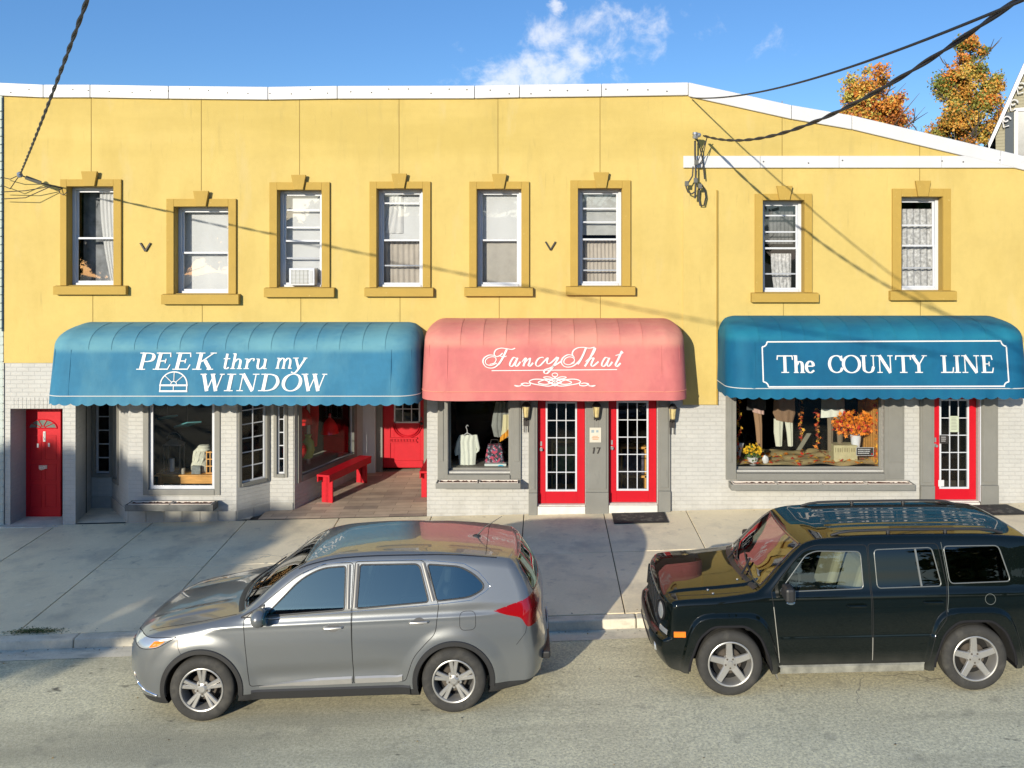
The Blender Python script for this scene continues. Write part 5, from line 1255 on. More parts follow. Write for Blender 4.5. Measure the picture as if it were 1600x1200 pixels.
class Car:
    def __init__(s, f, lo, hi, h):
        s.f = f; s.h = h
        P, Fc = surface_net(f, lo, hi, h); P = newton(f, P, 3); s.P, s.F = P, Fc
        s.N = gradient(f, P); s.N /= np.linalg.norm(s.N, axis=1)[:, None]; s.lock = np.zeros(len(P), bool); s.reg = []; s.own = None
    def region(s, key, poly, axes, pred): s.reg.append((key, poly, axes, pred))
    def solve(s):
        for key, poly, axes, pred in s.reg: snap(s.P, s.N, poly, axes, pred(s.P, s.N), s.h, s.lock)
        s.N = gradient(s.f, s.P); s.N /= np.linalg.norm(s.N, axis=1)[:, None]
        C = s.P[s.F].mean(1); Cn = s.N[s.F].mean(1); own = np.zeros(len(s.F), int)
        for k, (key, poly, axes, pred) in enumerate(s.reg):
            m = (own == 0) & pred(C, Cn); i = np.where(m)[0]; own[i[in_poly(C[i][:, list(axes)], poly)]] = k+1
        s.own = own; s.keys = [None]+[r_[0] for r_ in s.reg]
    def part(s, key, name, m, parent, inset=0, label=None, two=False):
        ks = [i for i, k in enumerate(s.keys) if k == key]; F = s.F[np.isin(s.own, ks)]
        if not len(F): return None
        u, inv = np.unique(F, return_inverse=True); inv = inv.reshape(F.shape); P = s.P[u]-s.N[u]*inset
        w = MB(); w.v = [tuple(map(float, p)) for p in P]; w.f = [tuple(int(i) for i in f_) for f_ in inv]; w.m = [0]*len(w.f)
        return w.build(name, m, parent, label=label, smooth=True, sharp=0, normals=[tuple(map(float, n_)) for n_ in s.N[u]])
    def cast(s, A, D, t0, t1):
        A = np.atleast_2d(np.array(A, float)); D = np.array(D, float); lo = np.full(len(A), t0, float); hi = np.full(len(A), t1, float)
        for _ in range(26):
            mid = (lo+hi)/2; p = A+D*mid[:, None]; v = s.f(p[:,0],p[:,1],p[:,2]); lo = np.where(v < 0, mid, lo); hi = np.where(v < 0, hi, mid)
        p = A+D*((lo+hi)/2)[:, None]; g = gradient(s.f, p); g /= np.linalg.norm(g, axis=1)[:, None]; return p, g
    def side(s, pts, sg=-1): return s.cast([(x, 0, z) for x, z in pts], (0, sg, 0), .05, 1.15)
    def topp(s, pts): return s.cast([(x, y, .5) for x, y in pts], (0, 0, 1), 0, 1.6)
    def front(s, pts): return s.cast([(1.0, y, z) for y, z in pts], (-1, 0, 0), 0, 1.3)
    def rear(s, pts, x0): return s.cast([(x0, y, z) for y, z in pts], (1, 0, 0), 0, 1.6)
def ribbon(mb, P, Nn, w, t, closed=False):
    P = [Vector(p) for p in P]; Nn = [Vector(n) for n in Nn]; n = len(P); rings = []
    for i in range(n):
        a = P[(i-1) % n] if closed or i else P[0]; b = P[(i+1) % n] if closed or i < n-1 else P[-1]
        tg = (b-a).normalized(); sd = Nn[i].cross(tg).normalized()
        rings.append([P[i]-sd*w/2-Nn[i]*.004, P[i]-sd*w*.36+Nn[i]*t, P[i]+sd*w*.36+Nn[i]*t, P[i]+sd*w/2-Nn[i]*.004])
    vs = [q for r_ in rings for q in r_]; m = n if closed else n-1
    mb.add(vs, [(i*4+k, i*4+k+1, ((i+1) % n)*4+k+1, ((i+1) % n)*4+k) for i in range(m) for k in range(3)])
def dense(poly, step=.02, closed=True):
    out = []; n = len(poly)
    for i in range(n if closed else n-1):
        a, b = np.array(poly[i], float), np.array(poly[(i+1) % n], float); k = max(1, int(np.linalg.norm(b-a)/step))
        for j in range(k): out.append(tuple(a+(b-a)*j/k))
    if not closed: out.append(tuple(poly[-1]))
    return out

def paint(name, col, metal, flake=0, rough=.3, coat=1.0, dirt=None, spec=.5):
    m = bpy.data.materials.new(name); m.use_nodes = True; t = m.node_tree; p = t.nodes['Principled BSDF']
    p.inputs['Base Color'].default_value = (*col, 1); p.inputs['Metallic'].default_value = metal; p.inputs['Roughness'].default_value = rough
    p.inputs['Coat Weight'].default_value = coat; p.inputs['Specular IOR Level'].default_value = spec; p.inputs['Coat Roughness'].default_value = .02; p.inputs['Coat IOR'].default_value = 1.5
    c = t.nodes.new('ShaderNodeTexCoord')
    if flake:
        n = t.nodes.new('ShaderNodeTexNoise'); n.inputs['Scale'].default_value = 2600; t.links.new(c.outputs['Object'], n.inputs['Vector'])
        b = t.nodes.new('ShaderNodeBump'); b.inputs['Distance'].default_value = .0003; b.inputs['Strength'].default_value = flake
        t.links.new(n.outputs[0], b.inputs['Height']); t.links.new(b.outputs[0], p.inputs['Normal'])
    # the inside of the shell is dark trim
    g = t.nodes.new('ShaderNodeNewGeometry'); d = t.nodes.new('ShaderNodeBsdfDiffuse'); d.inputs[0].default_value = (.02,.02,.022,1)
    x = t.nodes.new('ShaderNodeMixShader'); t.links.new(g.outputs['Backfacing'], x.inputs[0]); t.links.new(p.outputs[0], x.inputs[1]); t.links.new(d.outputs[0], x.inputs[2])
    t.links.new(x.outputs[0], t.nodes['Material Output'].inputs[0])
    if dirt:
        z0, z1, col2, amt = dirt
        sp = t.nodes.new('ShaderNodeSeparateXYZ'); t.links.new(c.outputs['Object'], sp.inputs[0])
        mr = t.nodes.new('ShaderNodeMapRange'); mr.inputs[1].default_value = z1; mr.inputs[2].default_value = z0; t.links.new(sp.outputs['Z'], mr.inputs[0])
        n = t.nodes.new('ShaderNodeTexNoise'); n.inputs['Scale'].default_value = 6; n.inputs['Detail'].default_value = 6; t.links.new(c.outputs['Object'], n.inputs['Vector'])
        q = t.nodes.new('ShaderNodeMath'); q.operation = 'MULTIPLY'; t.links.new(mr.outputs[0], q.inputs[0]); t.links.new(n.outputs[0], q.inputs[1])
        q2 = t.nodes.new('ShaderNodeMath'); q2.operation = 'MULTIPLY'; q2.inputs[1].default_value = amt; q2.use_clamp = True; t.links.new(q.outputs[0], q2.inputs[0])
        mm = t.nodes.new('ShaderNodeMixRGB'); mm.inputs[1].default_value = (*col, 1); mm.inputs[2].default_value = (*col2, 1); t.links.new(q2.outputs[0], mm.inputs[0]); t.links.new(mm.outputs[0], p.inputs['Base Color'])
        m3 = t.nodes.new('ShaderNodeMath'); m3.operation = 'MULTIPLY_ADD'; m3.inputs[1].default_value = -coat*.8; m3.inputs[2].default_value = coat; t.links.new(q2.outputs[0], m3.inputs[0]); t.links.new(m3.outputs[0], p.inputs['Coat Weight'])
    return m
BLACKP = mat('black_plastic', (.022,.022,.023), .5, bump=.0006, bs=200)
GLOSSB = mat('gloss_black', (.008,.008,.009), .08, coat=1)
GAP = mat('panel_gap', (.006,.006,.006), .8)
CHROME = mat('chrome', (.75,.75,.76), .12, metal=1)
ALLOY = mat('alloy_silver', (.42,.41,.39), .36, metal=.6, var=.06, vs=10)
ALLOYD = mat('alloy_inner', (.10,.085,.07), .6, metal=.5, var=.3, vs=8)
TYRE = mat('tyre_rubber', (.032,.031,.029), .85, var=.15, vs=12, bump=.001, bs=200)
overlay(TYRE, (.13,.12,.10), .5, .72, 6, (1,1,1), .3)
CARGL = glass('car_glass_tinted', (.34,.42,.41), .19, maxr=.95, gcol=(.62,.86,.84))
CARGL2 = glass('car_glass_clear', (.55,.62,.60), .10, maxr=.85)
LENS = mat('headlamp_lens', (.55,.57,.58), .08, metal=.6, coat=1); ORANGE = mat('marker_orange', (.85,.20,.01), .15, coat=1)
REDL = mat('tail_lamp_red', (.27,.003,.006), .12, coat=1)

def wheel(parent, cx, cy, cz, Rt, Rr, wdt, sg, style):
    """axle along y; sg=-1 faces the street"""
    w = MB(); h = wdt/2
    prof = [(Rr-.012,-h+.03),(Rr+.004,-h+.012),(Rr+.02,-h+.002),(Rr+.045,-h-.004),(Rt-.045,-h-.002),(Rt-.018,-h+.010),(Rt-.004,-h+.032),(Rt,-h+.06),(Rt,h-.06),(Rt-.004,h-.032),(Rt-.045,h),(Rr,h-.02)]
    if sg > 0: prof = [(r_, -y_) for r_, y_ in prof][::-1]
    w.lathe(prof, (cx,cy,cz), 'y', 72)
    ty = w.build('wheel', TYRE, parent, smooth=True, sharp=50)
    g = MB()                                                 # tread grooves and a raised sidewall ring
    for k in range(4): 
        yy = cy-h*.55+k*h*.37; g.lathe([(Rt+.0006,yy-.004-cy),(Rt+.0006,yy+.004-cy)], (cx,cy,cz), 'y', 72)
    g.build('tread_groove', GAP, ty)
    o = -1 if sg < 0 else 1; face = cy+o*(h-.012)
    w = MB(); L = [(Rr+.004,-.0),(Rr+.006,-.010),(Rr-.002,-.014),(Rr-.012,-.010),(Rr-.016,.004),(Rr-.020,.05),(Rr-.03,.15)]
    w.lathe([(a, (b if o < 0 else -b)) for a, b in (L if o < 0 else L[::-1])], (cx,face,cz), 'y', 72)
    rim = w.build('rim', ALLOY, ty, smooth=True, sharp=40)
    w = MB(); w.lathe([(.0,-.0),(.135,-.0),(.14,.01)] if o < 0 else [(.14,-.01),(.135,0),(0,0)], (cx,face-o*.075,cz), 'y', 40)
    w.build('brake_disc', ALLOYD, ty, smooth=True, sharp=30)
    w = MB(); w.lathe([(.0,.0),(Rr-.02,.0)] if o < 0 else [(Rr-.02,0),(0,0)], (cx,face-o*.13,cz), 'y', 40); w.build('wheel_back', M['wwd'], ty)
    w = MB(); ph = math.pi/2
    def spoke(a, r0, r1, w0, w1, d0, d1, th=.03):
        u = Vector((math.cos(a),0,math.sin(a))); v = Vector((-math.sin(a),0,math.cos(a))); ax = Vector((0,-o,0)); c = Vector((cx,face,cz)); vs = []
        for r_, ww, dd in ((r0,w0,d0),((r0+r1)/2,(w0+w1)/2,(d0+d1)/2-.002),(r1,w1,d1)):
            b = c+u*r_+ax*dd
            vs += [b-v*ww/2+ax*.008, b-v*(ww/2-.007), b+v*(ww/2-.007), b+v*ww/2+ax*.008, b+v*ww/2+ax*th, b-v*ww/2+ax*th]
        w.add(vs, [(i*6+k, i*6+(k+1) % 6, (i+1)*6+(k+1) % 6, (i+1)*6+k) for i in range(2) for k in range(6)])
    if style == 'twin':
        for k in range(5):
            a = ph+k*2*math.pi/5
            for q in (-1, 1): spoke(a+q*.145, .055, Rr-.008, .034, .046, .018, .004)
            spoke(a+math.pi/5, .04, .085, .05, .03, .018, .02)
        hub = [(.0,.004),(.030,.004),(.036,.010),(.062,.020),(.07,.05)]
    else:
        for k in range(5): spoke(ph+.03+k*2*math.pi/5, .045, Rr-.006, .078, .064, .018, .004, .035)
        hub = [(.0,.002),(.026,.002),(.032,.012),(.075,.016),(.085,.05)]
    w.lathe([(a, (b if o < 0 else -b)) for a, b in (hub if o < 0 else hub[::-1])], (cx,face,cz), 'y', 32)
    w.build('spokes', ALLOY, ty, smooth=True, sharp=28)
    w = MB()
    for k in range(5): a = ph+math.pi/5+k*2*math.pi/5; w.lathe([(.0,-.004 if o < 0 else .004),(.011,-.002 if o < 0 else .002),(.012,.02*(-o))][::(1 if o < 0 else -1)], (cx+.052*math.cos(a),face-o*.014,cz+.052*math.sin(a)), 'y', 6)
    w.build('lug_nuts', ALLOYD, ty, smooth=True)

def seat(parent, x, y, z, m, w_=.50, back=.62, name='seat'):
    s = MB(); s.box(x-.25,x+.25,y-w_/2,y+w_/2,z,z+.16); s.build(name+'_cushion', m, parent, bevel=.05)
    s = MB(); s.obox((x+.33,y,z+.16+back/2), (.06,0,0), (0,w_/2,0), (.10,0,back/2)); b = s.build(name+'_backrest', m, parent, bevel=.05)
    s = MB()
    for q in ((0,) if w_ < .8 else (-.4,.4)): s.obox((x+.45,y+q,z+.16+back+.10), (.04,0,0), (0,.13,0), (.012,0,.08))
    s.build('head_restraint', m, b, bevel=.03)
def interior(parent, m, x0, z, half, L, wheel_x):
    seat(parent, x0, -half, z, m); seat(parent, x0, half, z, m); seat(parent, x0+.95, 0, z+.03, m, 1.3, .55, 'rear_seat')
    w = MB(); w.box(x0-.95,x0-.62,-.70,.70,z+.1,z+.44); w.build('dashboard', BLACKP, parent, bevel=.04)
    w = MB(); c = Vector((wheel_x,-half,z+.46)); u = Vector((0,1,0)); v = Vector((.35,0,.93)).normalized(); w.tube([c+(u*math.cos(t)+v*math.sin(t))*.185 for t in [2*math.pi*k/24 for k in range(25)]], .016, 8, False)
    w.tube([c-u*.18,c+u*.18], .02, 6); w.tube([c, c-v*.18], .02, 6); w.tube([c, c+Vector((-.2,0,-.08))], .03, 8); w.build('steering_wheel', BLACKP, parent, smooth=True)

# ================================================================== silver grey SUV
PFILM = mat('pillar_film', (.10,.10,.10), .35)
def build_silver():
    L = 4.695; ax1, ax2, Rw = .955, 3.625, .345
    Tc = spline([(-.3,.70),(.02,.80),(.12,.885),(.30,.955),(.70,1.045),(1.10,1.105),(1.22,1.125),(1.34,1.185),(1.60,1.36),(1.90,1.535),(2.08,1.605),(2.35,1.65),(2.8,1.668),(3.4,1.65),(3.9,1.605),(4.15,1.575),(4.30,1.55),(4.9,1.50)])
    Rr = spline([(.1,4.50),(.28,4.60),(.42,4.64),(.58,4.65),(.72,4.635),(.85,4.62),(1.02,4.61),(1.12,4.58),(1.28,4.51),(1.45,4.40),(1.53,4.35),(1.60,4.36),(1.9,4.36)])
    Fr = spline([(.1,.20),(.25,.10),(.38,.03),(.52,.0),(.66,.01),(.78,.04),(.90,.12),(1.1,.4),(1.9,.4)])
    Yb = spline([(.1,.83),(.22,.855),(.32,.872),(.42,.880),(.60,.893),(.78,.896),(.92,.885),(1.0,.872),(1.08,.852),(1.14,.835),(1.20,.812),(1.30,.772),(1.50,.690),(1.62,.640),(1.9,.50)])
    Cr = spline([(-.5,.11),(0,.11),(.9,.075),(1.3,.05),(2.2,.05),(3.4,.055),(4.7,.07)])
    def f(x, y, z):
        ay = np.abs(y); cv = .20*sstep(2.1,1.1,x)*sstep(.3,1.0,x)
        Y = Yb(z)-.045*sstep(1.3,.0,x)**2*sstep(.7,1.1,z)-.05*sstep(3.6,4.7,x)-.012*sstep(1.2,.2,x)
        # sharp character line under the windows and sculpted lower doors
        zl = .985+.035*(x-1.0)/2.6
        Y = Y+.006*np.exp(-((z-zl)/.022)**2)*sstep(.9,1.2,x)*sstep(4.2,3.9,x)-.008*np.exp(-((z-zl-.055)/.05)**2)*sstep(1.0,1.4,x)*sstep(4.2,3.8,x)
        Y = Y-.020*np.exp(-((z-.46-.03*(x-1.5))/.08)**2)*sstep(1.35,1.7,x)*sstep(3.15,2.9,x)
        for ax in (ax1, ax2):
            r = np.sqrt((x-ax)**2+(z-Rw)**2); Y = Y+.022*sstep(.60,.44,r)
        xe = x-cv*ay*ay*1.3
        T = Tc(xe)-Cr(x)*ay*ay
        T = T+.014*sstep(.60,.52,ay)*sstep(.34,.44,ay)*sstep(.15,.5,x)*sstep(1.25,.9,x)-.010*sstep(.42,.30,ay)*sstep(.3,.6,x)*sstep(1.2,.9,x)
        dT = (Tc(xe+.01)-Tc(xe-.01))/.02
        top = (z-T)/np.sqrt(1+dT*dT)
        side = (ay-Y)/np.sqrt(1+.18*sstep(1.0,1.2,z))
        fr = (Fr(z)+.34*(ay/.9)**3.2)-x
        rr = x-(Rr(z)-.22*(ay/.9)**3.0)
        zb = .19+.02*sstep(.5,.0,x)+.08*sstep(4.0,4.6,x)
        k = .05+.05*sstep(1.3,1.5,z)
        v = smax(side, top, .085)
        v = smax(v, fr/1.15, .10); v = smax(v, rr/1.1, .07); v = smax(v, zb-z, .04)
        return v
    H = .016
    c = Car(f, (-.06,-.984,.14), (4.78,.984,1.72), H)
    nearside = lambda sg: (lambda P, N_: (P[:,1]*sg > .30) & (np.abs(N_[:,1]) > .3))
    ar = .395
    circ = lambda cx, r: [(cx+r*math.cos(2*math.pi*k/72), Rw-.0+r*math.sin(2*math.pi*k/72)) for k in range(72)]
    fdg = rounded([(1.62,1.085),(2.47,1.125),(2.46,1.535),(2.20,1.525),(1.98,1.425)], [.03,.03,.03,.16,.12])
    tri = rounded([(1.36,1.07),(1.58,1.083),(1.62,1.20)], .02)
    rdg = rounded([(2.60,1.132),(3.37,1.172),(3.26,1.535),(2.615,1.545)], [.03,.04,.06,.03])
    qg = rounded([(3.455,1.178),(3.82,1.205),(3.99,1.29),(3.86,1.42),(3.70,1.50),(3.345,1.53)], [.03,.12,.08,.12,.12,.04])
    fd = rounded([(1.40,1.062),(1.46,.36),(2.56,.36),(2.54,1.10),(2.545,1.565),(2.24,1.57),(1.96,1.47)], [.03,.04,.02,.02,.04,.12,.1])
    rd = rounded([(2.556,.36),(3.11,.36),(3.20,.62),(3.33,.76),(3.44,.86),(3.475,1.14),(3.31,1.57),(2.56,1.575),(2.55,1.1)], [.02,.04,.08,.06,.06,.03,.06,.04,.02])
    hl = rounded([(.06,.80),(.30,.775),(.50,.80),(.70,.905),(.50,.895),(.20,.87)], [.03,.06,.05,.015,.1,.05])
    for sg in (-1, 1):
        n_ = nearside(sg)
        for ax in (ax1, ax2): c.region('arch', circ(ax, ar), (0,2), lambda P, N_, sg=sg: (P[:,1]*sg > .45))
        c.region('front_window%d' % sg, fdg, (0,2), n_); c.region('tri%d' % sg, tri, (0,2), n_); c.region('rear_window%d' % sg, rdg, (0,2), n_); c.region('quarter%d' % sg, qg, (0,2), n_)
        c.region('clad', [(-.2,0),(5,0),(5,.315),(4.0,.30),(3.2,.275),(1.3,.275),(.6,.275),(-.2,.275)], (0,2), lambda P, N_, sg=sg: (P[:,1]*sg > 0))
        c.region('front_door%d' % sg, fd, (0,2), n_); c.region('rear_door%d' % sg, rd, (0,2), n_)
        c.region('head%d' % sg, hl, (0,2), lambda P, N_, sg=sg: (P[:,1]*sg > .42) & (P[:,0] < .9))
        c.region('tail%d' % sg, rounded([(4.06,1.06),(4.32,1.135),(4.75,1.24),(4.75,.86),(4.42,.875),(4.36,.98),(4.20,1.015)], [.01,.08,.02,.02,.03,.04,.03]), (0,2), lambda P, N_, sg=sg: (P[:,1]*sg > .46) & (P[:,0] > 4))
    ws = rounded([(-.70,0),(-.70,1),(.70,1),(.70,0)], .01)
    # windscreen, in a curved chart: x offset by the screen's own curvature
    wsx = lambda y, xb: xb+.26*y*y*(1 if xb < 1.6 else .25)
    wpoly = [(wsx(y,1.27), y) for y in np.linspace(-.70,.70,15)]+[(wsx(y,1.98), y) for y in np.linspace(.60,-.60,15)]
    c.region('windscreen', rounded(wpoly, .02, 2), (0,1), lambda P, N_: (P[:,2] > 1.1) & (N_[:,2] > .2) & (N_[:,0] < .2))
    rw = rounded([(-.62,1.18),(.62,1.18),(.53,1.50),(-.53,1.50)], .08)
    c.region('rearglass', rw, (1,2), lambda P, N_: (N_[:,0] > .35) & (P[:,0] > 4.0))
    gr = rounded([(-.42,.56),(.42,.56),(.50,.76),(-.50,.76)], .05)
    c.region('grille', gr, (1,2), lambda P, N_: (N_[:,0] < -.3)); c.region('lowgrille', rounded([(-.48,.30),(.48,.30),(.42,.50),(-.42,.50)], .06), (1,2), lambda P, N_: (N_[:,0] < -.3))
    c.solve()
    cx, cyy = PX(315,-6.36)-ax1, 0
    yaw = math.atan(.024)
    r = thing('parked_suv', 'silver grey crossover with a dark reflective roof parked at the kerb', 'car', (0,0,0), local=True, group=None)
    body = paint('silver_grey_paint', (.185,.195,.20), .5, flake=.5, rough=.30)
    b = c.part(None, 'body', body, r)
    c.part('clad', 'lower_cladding', BLACKP, r)
    for sg in (-1, 1):
        d = c.part('front_door%d' % sg, 'front_door', body, r); c.part('front_window%d' % sg, 'door_window', CARGL, d, .004); c.part('tri%d' % sg, 'quarter_light', BLACKP if sg > 5 else mat('sail_panel',(.35,.34,.31),.3) , d, .002)
        d2 = c.part('rear_door%d' % sg, 'rear_door', body, r); c.part('rear_window%d' % sg, 'door_window', CARGL, d2, .004)
        c.part('quarter%d' % sg, 'quarter_window', CARGL, r, .004)
        h_ = c.part('head%d' % sg, 'headlight', LENS, r); c.part('tail%d' % sg, 'taillight', REDL, r)
        # orange marker in the lamp
        p, n = c.side(dense(rounded([(.40,.80),(.50,.815),(.58,.865),(.46,.865)], .02), .01), sg); w = MB(); ce = p.mean(0)+n.mean(0)*.004
        w.add([ce]+[q+m_*.003 for q, m_ in zip(p, n)], [(0,k+1,(k+1) % len(p)+1) for k in range(len(p))]); w.build('turn_marker', ORANGE, h_)
        w = MB(); p, n = c.side(dense(hl, .02), sg); ribbon(w, p, n, .010, .002, True); w.build('lamp_seal', GAP, h_)
        for dd, poly in ((d, fd), (d2, rd)):
            w = MB(); p, n = c.side(dense(poly, .02), sg); ribbon(w, p, n, .009, .0012, True); w.build('door_gap', GAP, dd, smooth=True, sharp=0)
        w = MB()
        for poly in (fdg, rdg, qg, tri): p, n = c.side(dense(poly, .02), sg); ribbon(w, p, n, .020, .002, True)
        w.build('window_seal', BLACKP, r, smooth=True, sharp=0)
        # bright strip along the top of the windows and dark pillars
        w = MB(); p, n = c.side(dense([(2.00,1.475),(2.22,1.562),(2.6,1.583),(3.3,1.572),(3.74,1.525),(3.90,1.44),(4.03,1.30),(3.98,1.25),(3.83,1.175),(3.4,1.145),(2.5,1.098),(1.66,1.058)], .03, False), sg); 
        ribbon(w, p, n, .009, .003); w.build('window_trim', CHROME if sg else CHROME, r, smooth=True, sharp=0)
        for poly in ([(2.505,1.13),(2.495,1.55)],[(2.575,1.14),(2.585,1.555)],[(3.418,1.18),(3.303,1.54)]):
            w = MB(); p, n = c.side(dense(poly, .03, False), sg); ribbon(w, p, n, .055, .003); w.build('pillar_cover', PFILM, r, smooth=True, sharp=0)
        # wheel arch cladding and liner
        for ax in (ax1, ax2):
            a0, a1 = (-.17, math.pi+.17); w = MB(); P2 = [(ax+(ar+.018)*math.cos(a0+(a1-a0)*k/48), Rw+(ar+.018)*math.sin(a0+(a1-a0)*k/48)) for k in range(49)]
            p, n = c.side(P2, sg); ribbon(w, p, n, .062, .012); ca = w.build('arch_cladding', BLACKP, r, smooth=True, sharp=40)
            w = MB(); q = []
            for k in range(49): a_ = a0+(a1-a0)*k/48; q.append((ax+ar*math.cos(a_), Rw+ar*math.sin(a_)))
            pp, _ = c.side([(ax+(ar+.004)*math.cos(a0+(a1-a0)*k/48), Rw+(ar+.004)*math.sin(a0+(a1-a0)*k/48)) for k in range(49)], sg)
            vs = [(x, pp[i][1], z) for i, (x, z) in enumerate(q)]+[(x, sg*.45, z) for x, z in q]
            w.add(vs, [(i, i+1, i+50, i+49) for i in range(48)]); w.add([(ax,sg*.45,Rw)]+[(x,sg*.45,z) for x, z in q], [(0,i+1,i+2) for i in range(48)])
            w.build('wheel_well', M['wwd'], ca)
        # sill and bright strip
        w = MB(); p, n = c.side(dense([(1.47,.262),(2.0,.262),(3.16,.262)], .05, False), sg); ribbon(w, p, n, .115, .016); w.build('sill', BLACKP, r, smooth=True, sharp=50)
        for seg in ([(1.56,.352),(1.9,.372),(2.3,.382),(2.54,.386)],[(2.575,.386),(2.8,.388),(3.02,.388),(3.08,.40)]):
            w = MB(); p, n = c.side(dense(seg, .03, False), sg); m_ = len(p); pts = [Vector(q) for q in p]
            vs = []; 
            for i in range(m_):
                hh = .006+.034*min(1, i/(m_*.6)) if seg[0][0] < 2 else .038; z_ = Vector((0,0,1)); nn = Vector(n[i]); vs += [pts[i]-z_*hh-nn*.003, pts[i]-z_*hh*.8+nn*.010, pts[i]+z_*hh*.5+nn*.012, pts[i]+z_*hh-nn*.003]
            w.add(vs, [(i*4+k, i*4+k+1, (i+1)*4+k+1, (i+1)*4+k) for i in range(m_-1) for k in range(3)]); w.build('sill_strip', ALLOY, d if seg[0][0] < 2 else d2, smooth=True, sharp=40)
        # handles
        for dd, hx, hz in ((d, 2.37, .955), (d2, 3.28, .985)):
            w = MB(); p, n = c.side([(hx-.015,hz)], sg); p, n = Vector(p[0]), Vector(n[0]); ux = Vector((1,0,.02)).normalized(); uz = n.cross(ux).normalized()
            rr_ = [p+(ux*math.cos(t)*.062+uz*math.sin(t)*.045)+n*.0015 for t in [2*math.pi*k/24 for k in range(24)]]; w.add([p+n*.001]+rr_, [(0,k+1,(k+1) % 24+1) for k in range(24)]); w.build('handle_recess', mat('recess_grey',(.07,.07,.072),.5) if 'rg' not in M else M['rg'], dd)
            w = MB(); w.tube([p+ux*-.105+n*.004, p+ux*-.085+n*.030, p+ux*-.04+n*.036, p+ux*.05+n*.036, p+ux*.085+n*.030, p+ux*.105+n*.004], [.009,.013,.014,.014,.013,.009], 10); w.build('door_handle', ALLOY, dd, smooth=True)
        # door mirror
        w = MB(); mp, mn = c.side([(1.60,1.10)], sg); q = Vector(mp[0])+Vector((0,sg*.13,.02))
        w.ball(q, .085, .125, .095, 20, 12); o = w.build('mirror', body, r, smooth=True); w = MB(); w.tube([Vector(mp[0]), q+Vector((0,-sg*.04,-.04))], .035, 8); w.ball(q+Vector((.012,0,-.045)), .068,.09,.045,16,8); w.build('mirror_base', BLACKP, o, smooth=True)
        w = MB(); w.ball(q+Vector((.074,0,.0)), .016,.108,.078,16,8); w.build('mirror_glass', mat('mirror_glass',(.10,.2,.24),.05,metal=.9), o, smooth=True)
        # fuel flap, fog trim
        if sg < 0:
            p, n = c.side(dense(rounded([(3.70,.885),(3.87,.885),(3.87,1.07),(3.70,1.07)], .06), .01), sg); w = MB(); ribbon(w, p, n, .007, .001, True); w.build('fuel_flap_gap', GAP, r)
            w = MB(); p, n = c.side(dense([(4.42,.90),(4.40,.82),(4.30,.70)], .02, False), sg); ribbon(w, p, n, .006, .001); w.build('bumper_gap', GAP, r)
            w = MB(); p, n = c.side(dense([(.70,.90),(.72,.80),(.76,.72)], .02, False), sg); ribbon(w, p, n, .006, .001); w.build('fender_gap', GAP, r)
        w = MB(); p, n = c.side(dense([(.20,.50),(.24,.40),(.34,.33),(.48,.29)], .02, False), sg); ribbon(w, p, n, .030, .012); w.build('fog_trim', CHROME, r, smooth=True, sharp=0)
        w = MB(); p, n = c.topp(dense([(1.95,sg*.655),(2.4,sg*.625),(3.2,sg*.62),(4.1,sg*.60)], .05, False)); ribbon(w, p, n, .020, .003); w.build('roof_channel', GLOSSB, r, smooth=True, sharp=0)
    wg = c.part('windscreen', 'windscreen', CARGL2, r, .002)
    w = MB(); p, n = c.topp(dense(wpoly, .03)); ribbon(w, p, n, .035, .002, True); w.build('windscreen_seal', GLOSSB, wg, smooth=True, sharp=0)
    rg = c.part('rearglass', 'rear_window', CARGL, r, .002)
    w = MB(); p, n = c.rear(dense(rw, .03), 3.9); ribbon(w, p, n, .025, .002, True); w.build('rear_window_seal', GLOSSB, rg, smooth=True, sharp=0)
    c.part('grille', 'grille', GLOSSB, r, .0); c.part('lowgrille', 'lower_grille', BLACKP, r)
    w = MB()
    for z in (.60,.66,.72): p, n = c.front([(y, z) for y in np.linspace(-.44,.44,24)]); ribbon(w, p, n, .022, .008)
    w.build('grille_bars', CHROME, r, smooth=True, sharp=0)
    # cowl, wipers, hood gap, roof details, spoiler, plates
    w = MB(); pts = [(wsx(y,1.21), y) for y in np.linspace(-.72,.72,25)]; p, n = c.topp(pts); ribbon(w, p, n, .085, .004); w.build('cowl', BLACKP, r, smooth=True, sharp=0)
    for (xa, ya, xb, yb) in ((1.26,-.55,1.42,.02),(1.22,.05,1.40,.58)):
        w = MB(); k_ = 10; p, n = c.topp([(xa+.26*ya*ya+(xb+.0-xa+.26*(yb*yb-ya*ya))*k/k_, ya+(yb-ya)*k/k_) for k in range(k_+1)]); w.tube([Vector(a)+Vector(b_)*.018 for a, b_ in zip(p, n)], .009, 6); w.build('wiper', BLACKP, r, smooth=True)
    w = MB()
    for sg in (-1, 1): p, n = c.topp(dense([(.34,sg*.70),(.62,sg*.735),(.95,sg*.755),(1.30,sg*.765)], .03, False)); ribbon(w, p, n, .008, .0015)
    p, n = c.front([(y, .845) for y in np.linspace(-.60,.60,30)]); ribbon(w, p, n, .008, .0015)
    w.build('hood_gap', GAP, r, smooth=True, sharp=0)
    w = MB(); p, n = c.topp([(3.98, y) for y in np.linspace(-.60,.60,24)]); ribbon(w, p, n, .008, .0015); w.build('tailgate_gap', GAP, r, smooth=True, sharp=0)
    w = MB(); p, n = c.topp([(3.85, .0)]); q = Vector(p[0]); w.tube([q, q+Vector((.10,0,.10)), q+Vector((.30,0,.22))], [.010,.006,.003], 6); w.ball(q, .05,.03,.02,12,6); w.build('antenna', BLACKP, r, smooth=True)
